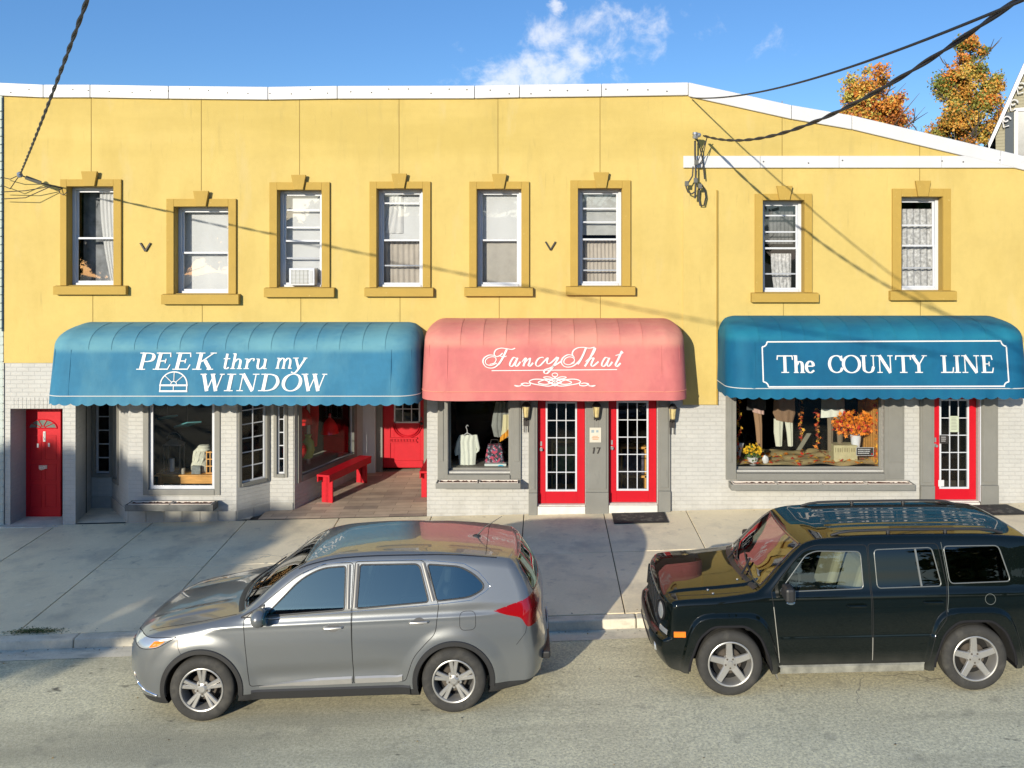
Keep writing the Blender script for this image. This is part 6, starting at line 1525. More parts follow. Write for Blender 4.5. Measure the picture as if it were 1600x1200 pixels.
    p, n = c.rear([(0,.62)], 3.9); w = MB(); w.box(p[0][0]-.003,p[0][0]+.008,-.155,.155,.56,.70); w.build('rear_number_plate', mat('plate_white',(.55,.56,.58),.4), r, bevel=.003)
    w = MB(); w.xprism([(-.60,.42),(.60,.42),(.60,.50),(-.60,.50)], 4.56, 4.67); w.build('bumper_step', BLACKP, r, bevel=.02)
    for ax in (ax1, ax2):
        for sg in (-1, 1):
            wheel(r, ax, sg*(.905-.115), Rw, Rw, .226, .225, sg, 'twin')
    interior(r, mat('grey_upholstery',(.16,.16,.17),.8,var=.1), 2.15, .50, .37, L, 1.82)
    # onto the road
    gx = PX(311,-6.53)-ax1
    r.location = (gx, -6.53+.905+.0, 0); place_car(r, yaw, ax1, ax2)
    return r
def thing_part(name, parent):
    o = bpy.data.objects.new(name, None); COL.objects.link(o); o.parent = parent; o.empty_display_size = .1; ROOT[o] = (0,0,0); return o
def place_car(r, yaw, ax1, ax2):
    """stand the car on the sloping road: tilt by the street's grade, turn with the kerb"""
    x, y = r.location.x, r.location.y
    r.rotation_mode = 'XYZ'; r.rotation_euler = (0, -math.atan(SL), yaw)
    r.location.z = road_z(x)+.001
M['wwd'] = mat('wheel_well_dark', (.008,.008,.008), .95); M['rg'] = mat('recess_grey', (.07,.07,.072), .5)
silver = build_silver()
# ================================================================== dark green boxy SUV
def build_dark():
    ax1, ax2, Rw = .80, 3.435, .352
    Tc = spline([(-.3,.90),(.05,.975),(.13,1.02),(.28,1.055),(.7,1.085),(.94,1.10),(1.02,1.112),(1.11,1.165),(1.35,1.365),(1.55,1.515),(1.68,1.588),(1.90,1.627),(2.5,1.645),(3.5,1.635),(4.05,1.605),(4.25,1.57),(4.7,1.45)])
    Rr = spline([(.1,4.28),(.3,4.36),(.45,4.41),(.60,4.41),(.68,4.36),(.9,4.355),(1.1,4.33),(1.3,4.28),(1.5,4.225),(1.6,4.19),(1.9,4.18)])
    Fr = spline([(.1,.22),(.24,.12),(.36,.04),(.48,.0),(.585,.005),(.63,.075),(.8,.095),(.97,.115),(1.05,.15),(1.2,.25),(1.9,.3)])
    Yb = spline([(.1,.79),(.22,.815),(.34,.832),(.42,.842),(.60,.850),(.86,.852),(.97,.846),(1.04,.835),(1.09,.812),(1.14,.798),(1.30,.765),(1.50,.722),(1.60,.69),(1.9,.58)])
    def f(x, y, z):
        ay = np.abs(y); cv = .16*sstep(1.85,1.1,x)*sstep(.3,1.0,x)
        Y = Yb(z)-.035*sstep(1.0,.0,x)**2-.02*sstep(3.8,4.4,x)
        Y = Y-.010*np.exp(-((z-.62)/.015)**2)*sstep(1.3,1.35,x)*sstep(3.1,3.05,x)*0+.006*sstep(.63,.60,z)*sstep(1.3,1.38,x)*sstep(3.05,3.0,x)
        for ax in (ax1, ax2):
            dz = np.maximum(z-.34, 0); r4 = ((np.abs(x-ax)/(.53-.13*np.clip(dz/.55,0,1)))**5+(dz/.545)**5)**.2
            Y = Y+.040*sstep(1.03,.94,r4)
        xe = x-cv*ay*ay*1.2
        T = Tc(xe)-(.035+.03*sstep(1.2,.6,x))*ay*ay
        T = T+.018*sstep(.60,.55,ay)*sstep(.10,.3,x)*sstep(1.22,1.1,x)
        T = T+.0012*(.5-.5*np.cos(ay*44))*sstep(.50,.46,ay)*sstep(2.0,2.1,x)*sstep(3.9,3.8,x)
        dT = (Tc(xe+.01)-Tc(xe-.01))/.02
        v = smax(ay-Y, (z-T)/np.sqrt(1+dT*dT), .06)
        v = smax(v, Fr(z)-.03+.15*(ay/.87)**3.4-x, .05); v = smax(v, x-(Rr(z)-.10*(ay/.87)**4), .06)
        return smax(v, .22+.05*sstep(.5,.1,x)+.05*sstep(3.9,4.3,x)-z, .03)
    H = .0155
    c = Car(f, (-.09,-.9455,.16), (4.47,.9455,1.70), H)
    near = lambda sg: (lambda P, N_: (P[:,1]*sg > .30) & (np.abs(N_[:,1]) > .35))
    def arch(ax): return rounded([(ax-.46,.10),(ax-.43,.38),(ax-.33,.64),(ax-.18,.765),(ax+.18,.765),(ax+.33,.64),(ax+.43,.38),(ax+.46,.10)], .07)
    fdg = rounded([(1.36,1.095),(2.27,1.11),(2.27,1.485),(1.78,1.50),(1.67,1.46)], [.03,.04,.05,.06,.04])
    rdg = rounded([(2.42,1.11),(3.12,1.118),(3.05,1.51),(2.42,1.50)], .045)
    qg = rounded([(3.21,1.14),(3.87,1.15),(3.78,1.515),(3.18,1.52)], .05)
    fd = rounded([(1.27,1.10),(1.335,.33),(2.33,.33),(2.345,1.55),(1.78,1.56),(1.62,1.50)], [.03,.03,.02,.04,.06,.05])
    rd = rounded([(2.345,.33),(2.93,.33),(3.0,.62),(3.13,.80),(3.17,1.14),(3.12,1.55),(2.36,1.56)], [.02,.04,.05,.06,.03,.05,.04])
    for sg in (-1, 1):
        n_ = near(sg)
        for ax in (ax1, ax2): c.region('arch', arch(ax), (0,2), lambda P, N_, sg=sg: (P[:,1]*sg > .42))
        c.region('fg%d' % sg, fdg, (0,2), n_); c.region('rg%d' % sg, rdg, (0,2), n_); c.region('qg%d' % sg, qg, (0,2), n_)
        c.region('fd%d' % sg, fd, (0,2), n_); c.region('rd%d' % sg, rd, (0,2), n_)
        c.region('tl%d' % sg, rounded([(4.10,.98),(4.6,.98),(4.6,1.22),(4.10,1.20)], .03), (0,2), lambda P, N_, sg=sg: (P[:,1]*sg > .55) & (P[:,0] > 3.9))
    wsx = lambda y, xb: xb+.19*y*y*(1 if xb < 1.5 else .5)
    wpoly = [(wsx(y,1.085), y) for y in np.linspace(-.69,.69,15)]+[(wsx(y,1.60), y) for y in np.linspace(.62,-.62,15)]
    c.region('ws', rounded(wpoly, .02, 2), (0,1), lambda P, N_: (P[:,2] > 1.1) & (N_[:,2] > .2) & (N_[:,0] < .0))
    rw = rounded([(-.60,1.14),(.60,1.14),(.56,1.47),(-.56,1.47)], .05); c.region('rw', rw, (1,2), lambda P, N_: (N_[:,0] > .5) & (P[:,0] > 4.0))
    c.region('lowg', rounded([(-.42,.34),(.42,.34),(.40,.50),(-.40,.50)], .04), (1,2), lambda P, N_: N_[:,0] < -.3)
    c.solve()
    r = thing('parked_suv', 'black green boxy off road wagon with square flared arches and dusty sills', 'car', (0,0,0), local=True)
    body = paint('black_green_paint', (.002,.0042,.0036), .0, rough=.5, coat=.9, spec=.05, dirt=(.25,.46,(.12,.115,.10), .6))
    c.part(None, 'body', body, r)
    GL = glass('tinted_rear_glass', (.02,.022,.022), .04, maxr=.5); GF = glass('front_door_glass', (.72,.78,.74), .07, maxr=.7)
    for sg in (-1, 1):
        d = c.part('fd%d' % sg, 'front_door', body, r); c.part('fg%d' % sg, 'door_window', GF, d, .004)
        d2 = c.part('rd%d' % sg, 'rear_door', body, r); c.part('rg%d' % sg, 'door_window', GL, d2, .004); c.part('qg%d' % sg, 'quarter_window', GL, r, .004); c.part('tl%d' % sg, 'taillight', REDL, r)
        for dd, poly in ((d, fd), (d2, rd)):
            w = MB(); p, n = c.side(dense(poly, .02), sg); ribbon(w, p, n, .009, .0012, True); w.build('door_gap', GAP, dd, smooth=True, sharp=0)
        if sg < 0:      # grey dust caught along the door edges
            w = MB(); p, n = c.side(dense([(1.283,.95),(1.335,.345)], .03, False), sg); ribbon(w, p, n, .010, .0018)
            p, n = c.side(dense([(2.34,.60),(2.335,.35)], .03, False), sg); ribbon(w, p, n, .009, .0018); w.build('door_edge_dust', mat('dust',(.30,.29,.25),.9), d, smooth=True, sharp=0)
        for nm, poly in (('window_trim', fdg),('window_trim', rdg),('window_trim', qg)):
            w = MB(); p, n = c.side(dense(poly, .02), sg); ribbon(w, p, n, .013, .003, True); w.build(nm, mat('window_trim_grey',(.20,.21,.20),.3,metal=.5), d if poly is fdg else d2 if poly is rdg else r, smooth=True, sharp=0)
        w = MB(); p, n = c.side(dense([(2.90,1.12),(2.87,1.50)], .03, False), sg); ribbon(w, p, n, .022, .004); w.build('window_divider', mat('divider_grey',(.25,.26,.25),.3,metal=.5), d2)
        for ax in (ax1, ax2):
            A_ = dense(arch(ax), .03); A_ = [q for q in A_ if q[1] > .24]
            k0 = max(range(len(A_)), key=lambda i: math.hypot(A_[i][0]-A_[i-1][0], A_[i][1]-A_[i-1][1])); A_ = A_[k0:]+A_[:k0]
            p, n = c.side(A_, sg); w = MB(); ribbon(w, p, n, .030, .006); e = w.build('arch_lip', body, r, smooth=True, sharp=0)
            m_ = len(A_); w = MB(); vs = [tuple(q) for q in p]+[(q[0], sg*.42, q[2]) for q in p]
            w.add(vs, [(i, i+1, i+m_+1, i+m_) for i in range(m_-1)]); w.add([(ax,sg*.42,Rw)]+[(q[0],sg*.42,q[2]) for q in p], [(0,i+1,i+2) for i in range(m_-1)]); w.build('wheel_well', M['wwd'], e)
            # flare edge line
            fl = [(ax-.515,.36),(ax-.49,.56),(ax-.42,.78),(ax-.33,.872),(ax+.33,.872),(ax+.42,.78),(ax+.49,.56),(ax+.515,.36)]
            w = MB(); xb = ax+.50 if ax == ax1 else ax+.50
            w.box(xb-.035-.0,xb-.02,sg*.55 if sg < 0 else .55, sg*.83 if sg > 0 else -.83, .16,.46) if False else None
            if ax == ax1: w.add([(ax+.40,sg*.60,.50),(ax+.40,sg*.845,.50),(ax+.50,sg*.845,.17),(ax+.50,sg*.60,.17),(ax+.415,sg*.60,.50),(ax+.415,sg*.85,.50),(ax+.515,sg*.85,.17),(ax+.515,sg*.60,.17)], [(0,1,2,3),(7,6,5,4),(1,5,6,2),(3,2,6,7)]); w.build('mud_flap', mat('dusty_rubber',(.12,.115,.10),.9,var=.3,vs=10), r)
        w = MB(); p, n = c.side(dense([(1.32,.265),(2.9,.265)], .05, False), sg); ribbon(w, p, n, .10, .020); w.build('sill', mat('dusty_sill',(.22,.215,.18),.9,var=.4,vs=8), r, smooth=True, sharp=50)
        for dd, hx, hz in ((d, 2.17, .945), (d2, 3.0, .965)):
            w = MB(); p, n = c.side([(hx,hz)], sg); p, n = Vector(p[0]), Vector(n[0]); ux = Vector((1,0,.0))
            w.tube([p+ux*-.10+n*.004, p+ux*-.08+n*.03, p+ux*.06+n*.034, p+ux*.09+n*.03, p+ux*.105+n*.004], [.010,.014,.015,.014,.012], 10); w.build('door_handle', body, dd, smooth=True)
        p, n = c.side([(1.47,.985)], sg); p, n = Vector(p[0]), Vector(n[0]); w = MB(); w.lathe([(0,-.006 if sg < 0 else .006),(.040,-.005 if sg < 0 else .005),(.046,0)][::(1 if sg < 0 else -1)], p, 'y', 24, sy=.42); w.build('side_badge', CHROME, d, smooth=True)
        mp, mn = c.side([(1.40,1.10)], sg); q = Vector(mp[0])+Vector((.02,sg*.14,.035)); w = MB(); w.box(q.x-.055,q.x+.045,q.y-.10,q.y+.10,q.z-.075,q.z+.075); o = w.build('mirror', BLACKP, r, bevel=.028); w = MB(); w.tube([Vector(mp[0]), q], .035, 8); w.build('mirror_arm', BLACKP, o)
        w = MB(); w.box(q.x+.046,q.x+.050,q.y-.08,q.y+.08,q.z-.055,q.z+.055); w.build('mirror_glass', mat('mirror_glass',(.35,.36,.36),.08,metal=.9), o)
        # roof rail
        w = MB(); p, n = c.topp(dense([(2.0,sg*.575),(3.9,sg*.575)], .1, False)); P = [Vector(q)+Vector((0,0,.032)) for q in p]; P[0].z -= .032; P[-1].z -= .032; P[1].z -= .008; P[-2].z -= .008
        w.tube(P, .015, 8); 
        for k in (6, 12): w.tube([P[k], P[k]-Vector((0,0,.06))], .022, 8)
        w.build('roof_rail', BLACKP, r, smooth=True)
        # lamps on the nose
        w = MB(); rings = []
        for rr_, off in ((.002,.016),(.05,.014),(.08,.009),(.094,.002)):
            p, n = c.front([(sg*.565+rr_*math.cos(t), .835+rr_*math.sin(t)) for t in [2*math.pi*k/32 for k in range(32)]]); rings.append(p+n*off)
        w.add([tuple(q) for R_ in rings for q in R_], [(i*32+k, i*32+(k+1) % 32, (i+1)*32+(k+1) % 32, (i+1)*32+k) for i in range(3) for k in range(32)]); h_ = w.build('headlight', LENS, r, smooth=True)
        w = MB(); p, n = c.front([(sg*.565+.103*math.cos(t), .835+.103*math.sin(t)) for t in [2*math.pi*k/32 for k in range(32)]]); ribbon(w, p, n, .020, .016, True); w.build('headlight_ring', body, h_, smooth=True)
        w = MB(); pr = [(y, .66) for y in np.linspace(.58,.765,8)]; pp, nn = c.front([(sg*a, b) for a, b in pr]); ribbon(w, pp, nn, .062, .010); w.build('corner_lamp', LENS, r, smooth=True, sharp=50)
        w = MB(); pp, nn = c.side(dense([(.205,.665),(.33,.665)], .02, False), sg); ribbon(w, pp, nn, .070, .010); w.build('turn_marker', ORANGE, r, smooth=True, sharp=50)
        pp, nn = c.front([(sg*.60,.46)]); w = MB(); w.lathe([(0,-.004),(.045,-.002),(.055,.02)][::-1], Vector(pp[0]), 'x', 20); w.build('fog_lamp', LENS, r, smooth=True)
    # seven slot grille
    for k in range(-3, 4):
        y = k*.118; w = MB(); P2 = [(y, z) for z in np.linspace(.73,.945,10)]; p, n = c.front(P2); ribbon(w, p, n, .066, .004); e = w.build('grille_slot', GAP, r, smooth=True, sharp=50)
    w = MB(); p, n = c.front([(y, .60) for y in np.linspace(-.62,.62,30)]); ribbon(w, p, n, .03, .012); w.build('bumper_lip', BLACKP, r, smooth=True)
    c.part('lowg', 'lower_grille', GAP, r)
    w = MB()
    for z in (.38,.42,.46): p, n = c.front([(y, z) for y in np.linspace(-.38,.38,12)]); ribbon(w, p, n, .014, .008)
    w.build('lower_grille_bars', BLACKP, r)
    wg = c.part('ws', 'windscreen', glass('screen_glass', (.62,.68,.64), .16, maxr=.9), r, .002); w = MB(); p, n = c.topp(dense(wpoly, .03)); ribbon(w, p, n, .030, .002, True); w.build('windscreen_seal', GLOSSB, wg, smooth=True, sharp=0)
    rg = c.part('rw', 'rear_window', GL, r, .002)
    w = MB(); p, n = c.topp([(wsx(y,1.03), y) for y in np.linspace(-.70,.70,25)]); ribbon(w, p, n, .08, .004); w.build('cowl', BLACKP, r, smooth=True, sharp=0)
    for (ya, yb) in ((-.50,.05),(.02,.55)):
        w = MB(); k_ = 10; p, n = c.topp([(wsx(ya+(yb-ya)*k/k_, 1.09)+.10*k/k_, ya+(yb-ya)*k/k_) for k in range(k_+1)]); w.tube([Vector(a)+Vector(b_)*.016 for a, b_ in zip(p, n)], .009, 6)
        p, n = c.topp([(wsx(ya,1.0), ya+.10),(wsx(ya,1.07), ya+.18),(wsx(ya,1.15), ya+.30)]); w.tube([Vector(a)+Vector(b_)*.03 for a, b_ in zip(p, n)], .012, 6); w.build('wiper', BLACKP, r, smooth=True)
    w = MB()
    for sg in (-1, 1): p, n = c.topp(dense([(.16,sg*.66),(.5,sg*.70),(1.0,sg*.725)], .03, False)); ribbon(w, p, n, .008, .0015)
    p, n = c.front([(y, .985) for y in np.linspace(-.62,.62,30)]); ribbon(w, p, n, .008, .0015); w.build('hood_gap', GAP, r, smooth=True, sharp=0)
    w = MB()
    for (x, y) in ((.62,-.60),(.66,-.69),(.98,-.45)): p, n = c.topp([(x, y)]); p = Vector(p[0]); w.lathe([(.016,0),(.014,.008),(0,.012)], p, 'z', 10)
    w.build('washer_nozzles', CHROME, r, smooth=True)
    w = MB(); p, n = c.side(dense([(3.16,1.56),(3.19,1.15),(3.15,.86)], .03, False), -1); ribbon(w, p, n, .007, .001); p, n = c.side([(3.62+.055*math.cos(t), .98+.055*math.sin(t)) for t in [2*math.pi*k/24 for k in range(24)]], -1); ribbon(w, p, n, .007, .001, True); w.build('fuel_flap_gap', mat('flap_line',(.10,.11,.10),.5), r, smooth=True)
    w = MB(); w.xprism([(-.70,.40),(.70,.40),(.72,.56),(-.72,.56)], 4.33, 4.43); w.build('rear_bumper', BLACKP, r, bevel=.03)
    for ax in (ax1, ax2):
        for sg in (-1, 1):
            wheel(r, ax, sg*(.875-.115), Rw, Rw, .238, .225, sg, 'five')
    interior(r, mat('tan_upholstery',(.30,.28,.21),.85,var=.12,vs=4), 1.95, .52, .36, 4.4, 1.62)
    r.scale = (1.016,)*3; r.location = (PX(1143,-6.22)-ax1*1.016, -6.22+.875*1.016, 0); place_car(r, 0, ax1, ax2)
    return r
dark = build_dark()
# ------------------------------------------------------------------ goods in the shop windows
def cloth(pts_l, pts_r, y, m, name, parent, folds=5, amp=.015, depth=.05):
    """garment piece: two outline polylines (x,z) joined by a folded sheet with a front and a back"""
    w = MB(); n = len(pts_l); K = 20
    for sg in (-1, 1):
        vs = []
        for (xl, zl), (xr, zr) in zip(pts_l, pts_r):
            for k in range(K+1):
                t = k/K; bulge = math.sin(math.pi*t)**.5 if 0 < t < 1 else 0
                vs.append((xl+(xr-xl)*t, y+sg*(depth*.5*bulge)+amp*math.sin(folds*2*math.pi*t+zl*3)*bulge, zl+(zr-zl)*t))
        w.add(vs, [(j*(K+1)+k, j*(K+1)+k+1, (j+1)*(K+1)+k+1, (j+1)*(K+1)+k) for j in range(n-1) for k in range(K)])
    return w.build(name, m, parent, smooth=True, sharp=0)
def wall_pt(px, py, y): return PX(px, y), PZ(py, y)
def L(y, *pts): return [wall_pt(a, b, y) for a, b in pts]
WH = mat('white_jersey', (.60,.62,.55), .85, var=.06, vs=8, bump=.002, bs=12)
# --- small window: shirt, bag, box, hanging garments
y = .42; r = thing('white_shirt', 'plain white short sleeved shirt on a white hanger in the small shop window', 'shirt', (PX(734,y), y, PZ(733,y)))
cloth(L(y,(718,680),(713,690),(716,710),(718,733)), L(y,(746,680),(745,690),(744,710),(742,734)), y, WH, 'shirt_body', r, 4, .012, .08)
cloth(L(y,(719,680),(713,690),(710,705),(711,712)), L(y,(724,679),(720,690),(717,704),(717,710)), y, WH, 'sleeve', r, 1, .004, .05); cloth(L(y,(741,679),(743,690),(745,702),(744,708)), L(y,(746,680),(748,690),(750,700),(749,704)), y, WH, 'sleeve', r, 1, .004, .05)
w = MB(); c = L(y,(730,678),(730,672),(728,667),(730,664),(732,666)); w.tube([(a,y,b) for a,b in c], .007, 6); w.tube([(a,y,b) for a,b in L(y,(722,682),(730,676),(740,682))], .008, 6); w.build('hanger', M['white'], r, smooth=True)
y = .55; r = thing('patterned_bag', 'dark patterned shopping bag standing beside the white shirt', 'bag', (PX(770,y), y, PZ(725,y)))
BP = mat('bag_pattern', (.02,.02,.035), .7); overlay(BP, (.45,.05,.10), .52, .56, 14); overlay(BP, (.35,.36,.42), .57, .60, 22); overlay(BP, (.05,.12,.28), .60,.64,12)
p = L(y,(757,724),(789,724),(784,694),(762,694)); w = MB(); w.prism(p, y-.09, y+.09); w.build('bag_body', BP, r, bevel=.02)
w = MB(); a = L(y,(766,694),(768,686),(778,686),(780,694)); w.tube([(q,y-.05,s) for q,s in a], .008, 6); w.build('handle', M['iron'], r, smooth=True)
y = .30; x0,z0 = wall_pt(757,734,y); x1,z1 = wall_pt(791,725,y)
r = thing('gift_box', 'white box with a turquoise emblem in front of the patterned bag', 'box', ((x0+x1)/2,y,z0))
w = MB(); w.box(x0,x1,y,y+.12,z0,z1); w.build('box', mat('white_card',(.55,.60,.58),.6), r, bevel=.004); w = MB(); cxx = x1-.10; w.tube([(cxx+.05*math.cos(t),y-.004,(z0+z1)/2+.028*math.sin(t)) for t in [2*math.pi*k/20 for k in range(21)]], .010, 6); w.tube([(cxx-.04,y-.004,(z0+z1)/2-.02),(cxx+.04,y-.004,(z0+z1)/2+.02)], .009, 6); w.build('emblem', mat('turquoise',(.02,.42,.62),.5), r)
y = .75; r = thing('hanging_dress', 'sheer grey garment hanging at the right of the small shop window', 'garment', (PX(780,y), y, PZ(640,y)))
cloth(L(y,(775,628),(770,650),(768,665),(772,682)), L(y,(795,628),(797,650),(797,665),(795,684)), y, mat('sheer_grey',(.20,.21,.20),.8,var=.2,vs=6), 'dress', r, 4, .02, .06)
y = .50; cloth(L(y,(786,648),(785,665),(783,680)), L(y,(797,648),(797,660),(797,672)), y, mat('cream_shawl',(.55,.50,.30),.8), 'shawl', r, 2, .01, .04)
cloth(L(y,(782,682),(781,690)), L(y,(797,668),(796,680)), y-.03, mat('mustard_cloth',(.62,.26,.02),.8,var=.3,vs=14), 'scarf', r, 3, .012, .04)
# window ledges and back panels
w = MB(); w.box(PX(700),PX(797),YB+.22,.95,PZ(742)-.02,PZ(737)-.0+.03); w.build('display_ledge', mat('ledge_grey',(.14,.13,.11),.7), BLD)
# shelves seen through the glazed doors
for (a, b, py, lab) in ((862,900,(690,740,765),'green and yellow shelf unit behind the first red glazed door'),(970,1010,(700,745),'dark shelf unit behind the second red glazed door')):
    y = 1.3; r = thing('shelf_unit', lab, 'shelf', (PX((a+b)/2,y), y, .2)); x0, x1 = PX(a,y), PX(b,y)
    w = MB(); 
    for q in py: w.box(x0,x1,y,y+.35,PZ(q,y)-.02,PZ(q,y)+.02)
    w.box(x0,x0+.03,y,y+.35,.2,PZ(py[0],y)); w.box(x1-.03,x1,y,y+.35,.2,PZ(py[0],y)); w.build('shelves', mat('shelf_yellow',(.42,.30,.08),.6) if a < 900 else M['wood'], r)
    w = MB(); w.box(x0+.06,x1-.05,y+.01,y+.3,PZ(py[1],y)+.03,PZ(py[0],y)-.10); w.build('stacked_goods', mat('green_goods',(.10,.20,.08),.7,var=.5,vs=12) if a < 900 else mat('dark_goods',(.08,.07,.10),.7,var=.6,vs=14), r)
# --- wide autumn window
ZW = PZ(735)+.02; XA, XB = PX(1150), PX(1381)
w = MB(); 
nx, ny = 60, 20
hmap = lambda x, y: ZW+.03+.012*math.sin(9*x+4*y)+.012*math.sin(17*y-6*x)
vs = [(XA+(XB-XA)*i/nx, YB+.20+(1.25)*j/ny, hmap(XA+(XB-XA)*i/nx, j/ny*1.2)) for j in range(ny+1) for i in range(nx+1)]
w.add(vs, [(j*(nx+1)+i, j*(nx+1)+i+1, (j+1)*(nx+1)+i+1, (j+1)*(nx+1)+i) for j in range(ny) for i in range(nx)])
w.build('display_floor', mat('burlap', (.50,.39,.18), .9, var=.3, vs=6, bump=.004, bs=60), BLD, smooth=True)
w = MB(); w.box(XA-.12,XB+.14,YB+.225,YB+1.45,ZW-.20,ZW-.02); w.build('display_base', M['dark'], BLD)
w = MB(); w.box(XB+.02,XB+.06,YB+.24,YB+1.3,ZW-.1,2.5)
for k in range(9): w.box(XB+.008,XB+.021,YB+.25+k*.12,YB+.355+k*.12,ZW-.05,2.5)
w.build('display_side_panel', M['wood'], BLD)
LM = [mat('leaf_red',(.50,.03,.01),.7), mat('leaf_amber',(.72,.22,.01),.7), mat('leaf_yellow',(.70,.40,.03),.7), mat('leaf_brown',(.22,.09,.03),.7)]
def leafmesh(centres, size, mats, name, parent=None, flat=False, per=1):
    w = MB()
    for c in centres:
        for _ in range(per):
            u = Vector((random.gauss(0,1), random.gauss(0,1), random.gauss(0,.25 if flat else 1))).normalized(); v = u.cross(Vector((random.gauss(0,.2),random.gauss(0,.2),1) if flat else (random.gauss(0,1),random.gauss(0,1),random.gauss(0,1)))).normalized()
            s = size*random.uniform(.6,1.3); w.mi = random.randrange(len(mats)); c = Vector(c)
            pts = []
            for k in range(10): a = 2*math.pi*k/10; q = s*(1 if k % 2 == 0 else .5)*(1.2 if k == 0 else .8); pts.append(c+u*math.cos(a)*q+v*math.sin(a)*q+Vector((0,-.1,.3))*s*(.3 if k % 2 else 0))
            w.add([c+Vector((0,0,.2*s))]+pts, [(0,k+1,(k+1) % 10+1) for k in range(10)])
    return w.build(name, mats, parent)
random.seed(11)
cs = [(random.uniform(XA+.05,XB-.05), YB+.25+random.random()**1.3*.9) for _ in range(150)]
o = leafmesh([(x, y, hmap(x, y-YB-.2)+.02) for x, y in cs], .062, LM, 'fallen_leaves', None, True); tag(o, 'loose red and orange leaves strewn over the burlap of the wide shop window', 'leaves', kind='stuff')
# straw sticks
o = None
def garland(px, ptop, pbot, y, label):
    cs = [(PX(px,y)+random.gauss(0,.02), y+random.gauss(0,.02), PZ(ptop+(pbot-ptop)*k/60, y)) for k in range(61)]
    r = thing('leaf_garland', label, 'garland', (PX(px,y), y, PZ(pbot,y)), 'hanging leaf garlands'); w = MB(); w.tube([c for c in cs[::6]], .006, 5); w.build('string', M['soil'], r)
    leafmesh(cs[::2], .042, LM, 'leaves', r, per=2); return r
garland(1154, 615, 722, .32, 'leaf garland hanging at the left end of the wide shop window')
garland(1252, 615, 705, .95, 'leaf garland hanging in the middle behind the pale trousers')
garland(1370, 615, 728, .34, 'leaf garland hanging at the right end of the wide shop window')
garland(1277, 640, 700, 1.0, 'leaf garland hanging left of the brown trousers')
BR = mat('brown_cloth',(.20,.12,.07),.85,var=.12,vs=6); CRM = mat('cream_stripe_cloth',(.55,.55,.45),.85,var=.05); KH = mat('khaki_cloth',(.17,.13,.085),.85,var=.1,vs=6); DK = mat('dark_cloth',(.05,.045,.04),.85)
def outfit(label, y, top, legs, mt, ml, extra=None):
    X = PX(top[0][0][0], y); r = thing('hanging_outfit', label, 'clothes', (X, y, PZ(legs[0][0][-1][1], y)), 'hanging outfits')
    cloth(L(y,*top[0]), L(y,*top[1]), y-.03, mt, 'jumper', r, 3, .01, .09)
    for l_, r_ in legs: cloth(L(y,*l_), L(y,*r_), y, ml, 'trouser_leg', r, 2, .008, .07)
    if extra: cloth(L(y,*extra[0]), L(y,*extra[1]), y-.05, extra[2], 'hem', r, 3, .01, .10)
    return r
outfit('dark top over narrow tan trousers hanging at the left', .75, (((1168,600),(1166,640)),((1197,600),(1196,640))), [(((1176,636),(1180,665),(1183,700)),((1190,640),(1191,665),(1191,700)))], DK, mat('tan_cloth2',(.30,.18,.10),.85), (((1174,636),(1175,643)),((1193,641),(1193,647)), mat('pink_cloth',(.50,.33,.28),.8)))
outfit('brown cropped top over pale striped trousers', .70, (((1210,600),(1207,645),(1212,656)),((1240,600),(1242,645),(1238,660))), [(((1209,654),(1209,675),(1212,697)),((1224,658),(1223,675),(1222,697))),(((1226,658),(1229,675),(1231,697)),((1239,655),(1239,675),(1239,697)))], BR, CRM)
outfit('white hemmed blouse over brown trousers in the middle right', .70, (((1283,600),(1282,645)),((1318,600),(1319,645))), [(((1292,645),(1293,670),(1293,704)),((1303,648),(1302,672),(1301,705))),(((1304,648),(1307,670),(1309,700)),((1317,645),(1317,670),(1316,700)))], mat('taupe_cloth',(.20,.19,.15),.85), KH, (((1282,638),(1281,652)),((1319,638),(1319,648)), WH))
# yellow flowers in a pot
y = .45; cx, cz = wall_pt(1176,712,y); r = thing('yellow_flowers', 'yellow chrysanthemums in a pale wrapped pot at the lower left of the wide window', 'flowers', (cx,y,cz-.1))
w = MB(); w.lathe([(.07,-.16),(.11,-.02),(.105,-.02)], (cx,y,cz-.0), 'z', 16); w.build('pot', M['white'], r, smooth=True)
YF = [mat('petal_yellow',(.80,.52,.02),.7), mat('petal_gold',(.70,.40,.02),.7)]
cs = [Vector((cx,y,cz+.05))+Vector((random.gauss(0,1),random.gauss(0,.7),abs(random.gauss(0,.8)))).normalized()*random.uniform(.11,.19) for _ in range(80)]
leafmesh(cs, .032, YF, 'blossoms', r, per=2); leafmesh([Vector((cx,y,cz+.03))+Vector((random.gauss(0,.08),random.gauss(0,.07),random.gauss(0,.05))) for _ in range(110)], .035, [mat('leaf_green',(.06,.12,.02),.7)], 'foliage', r)
y = .38; a, b = wall_pt(1158,705,y); r = thing('paper_cone', 'white paper wrap leaning left of the yellow flowers', 'paper', (a,y,b)); w = MB(); w.lathe([(.01,-.16),(.09,.12)], (a-.01,y+.12,b), 'z', 14, sy=.5); w.build('wrap', M['white'], r, smooth=True)
y = .32; a, b = wall_pt(1196,718,y); w = MB(); w.ball((a,y,b), .06,.03,.08, 10, 6, .12); o = w.build('crumpled_tissue', M['white'], smooth=True); tag(o, 'crumpled white tissue at the right of the yellow flowers', 'tissue')
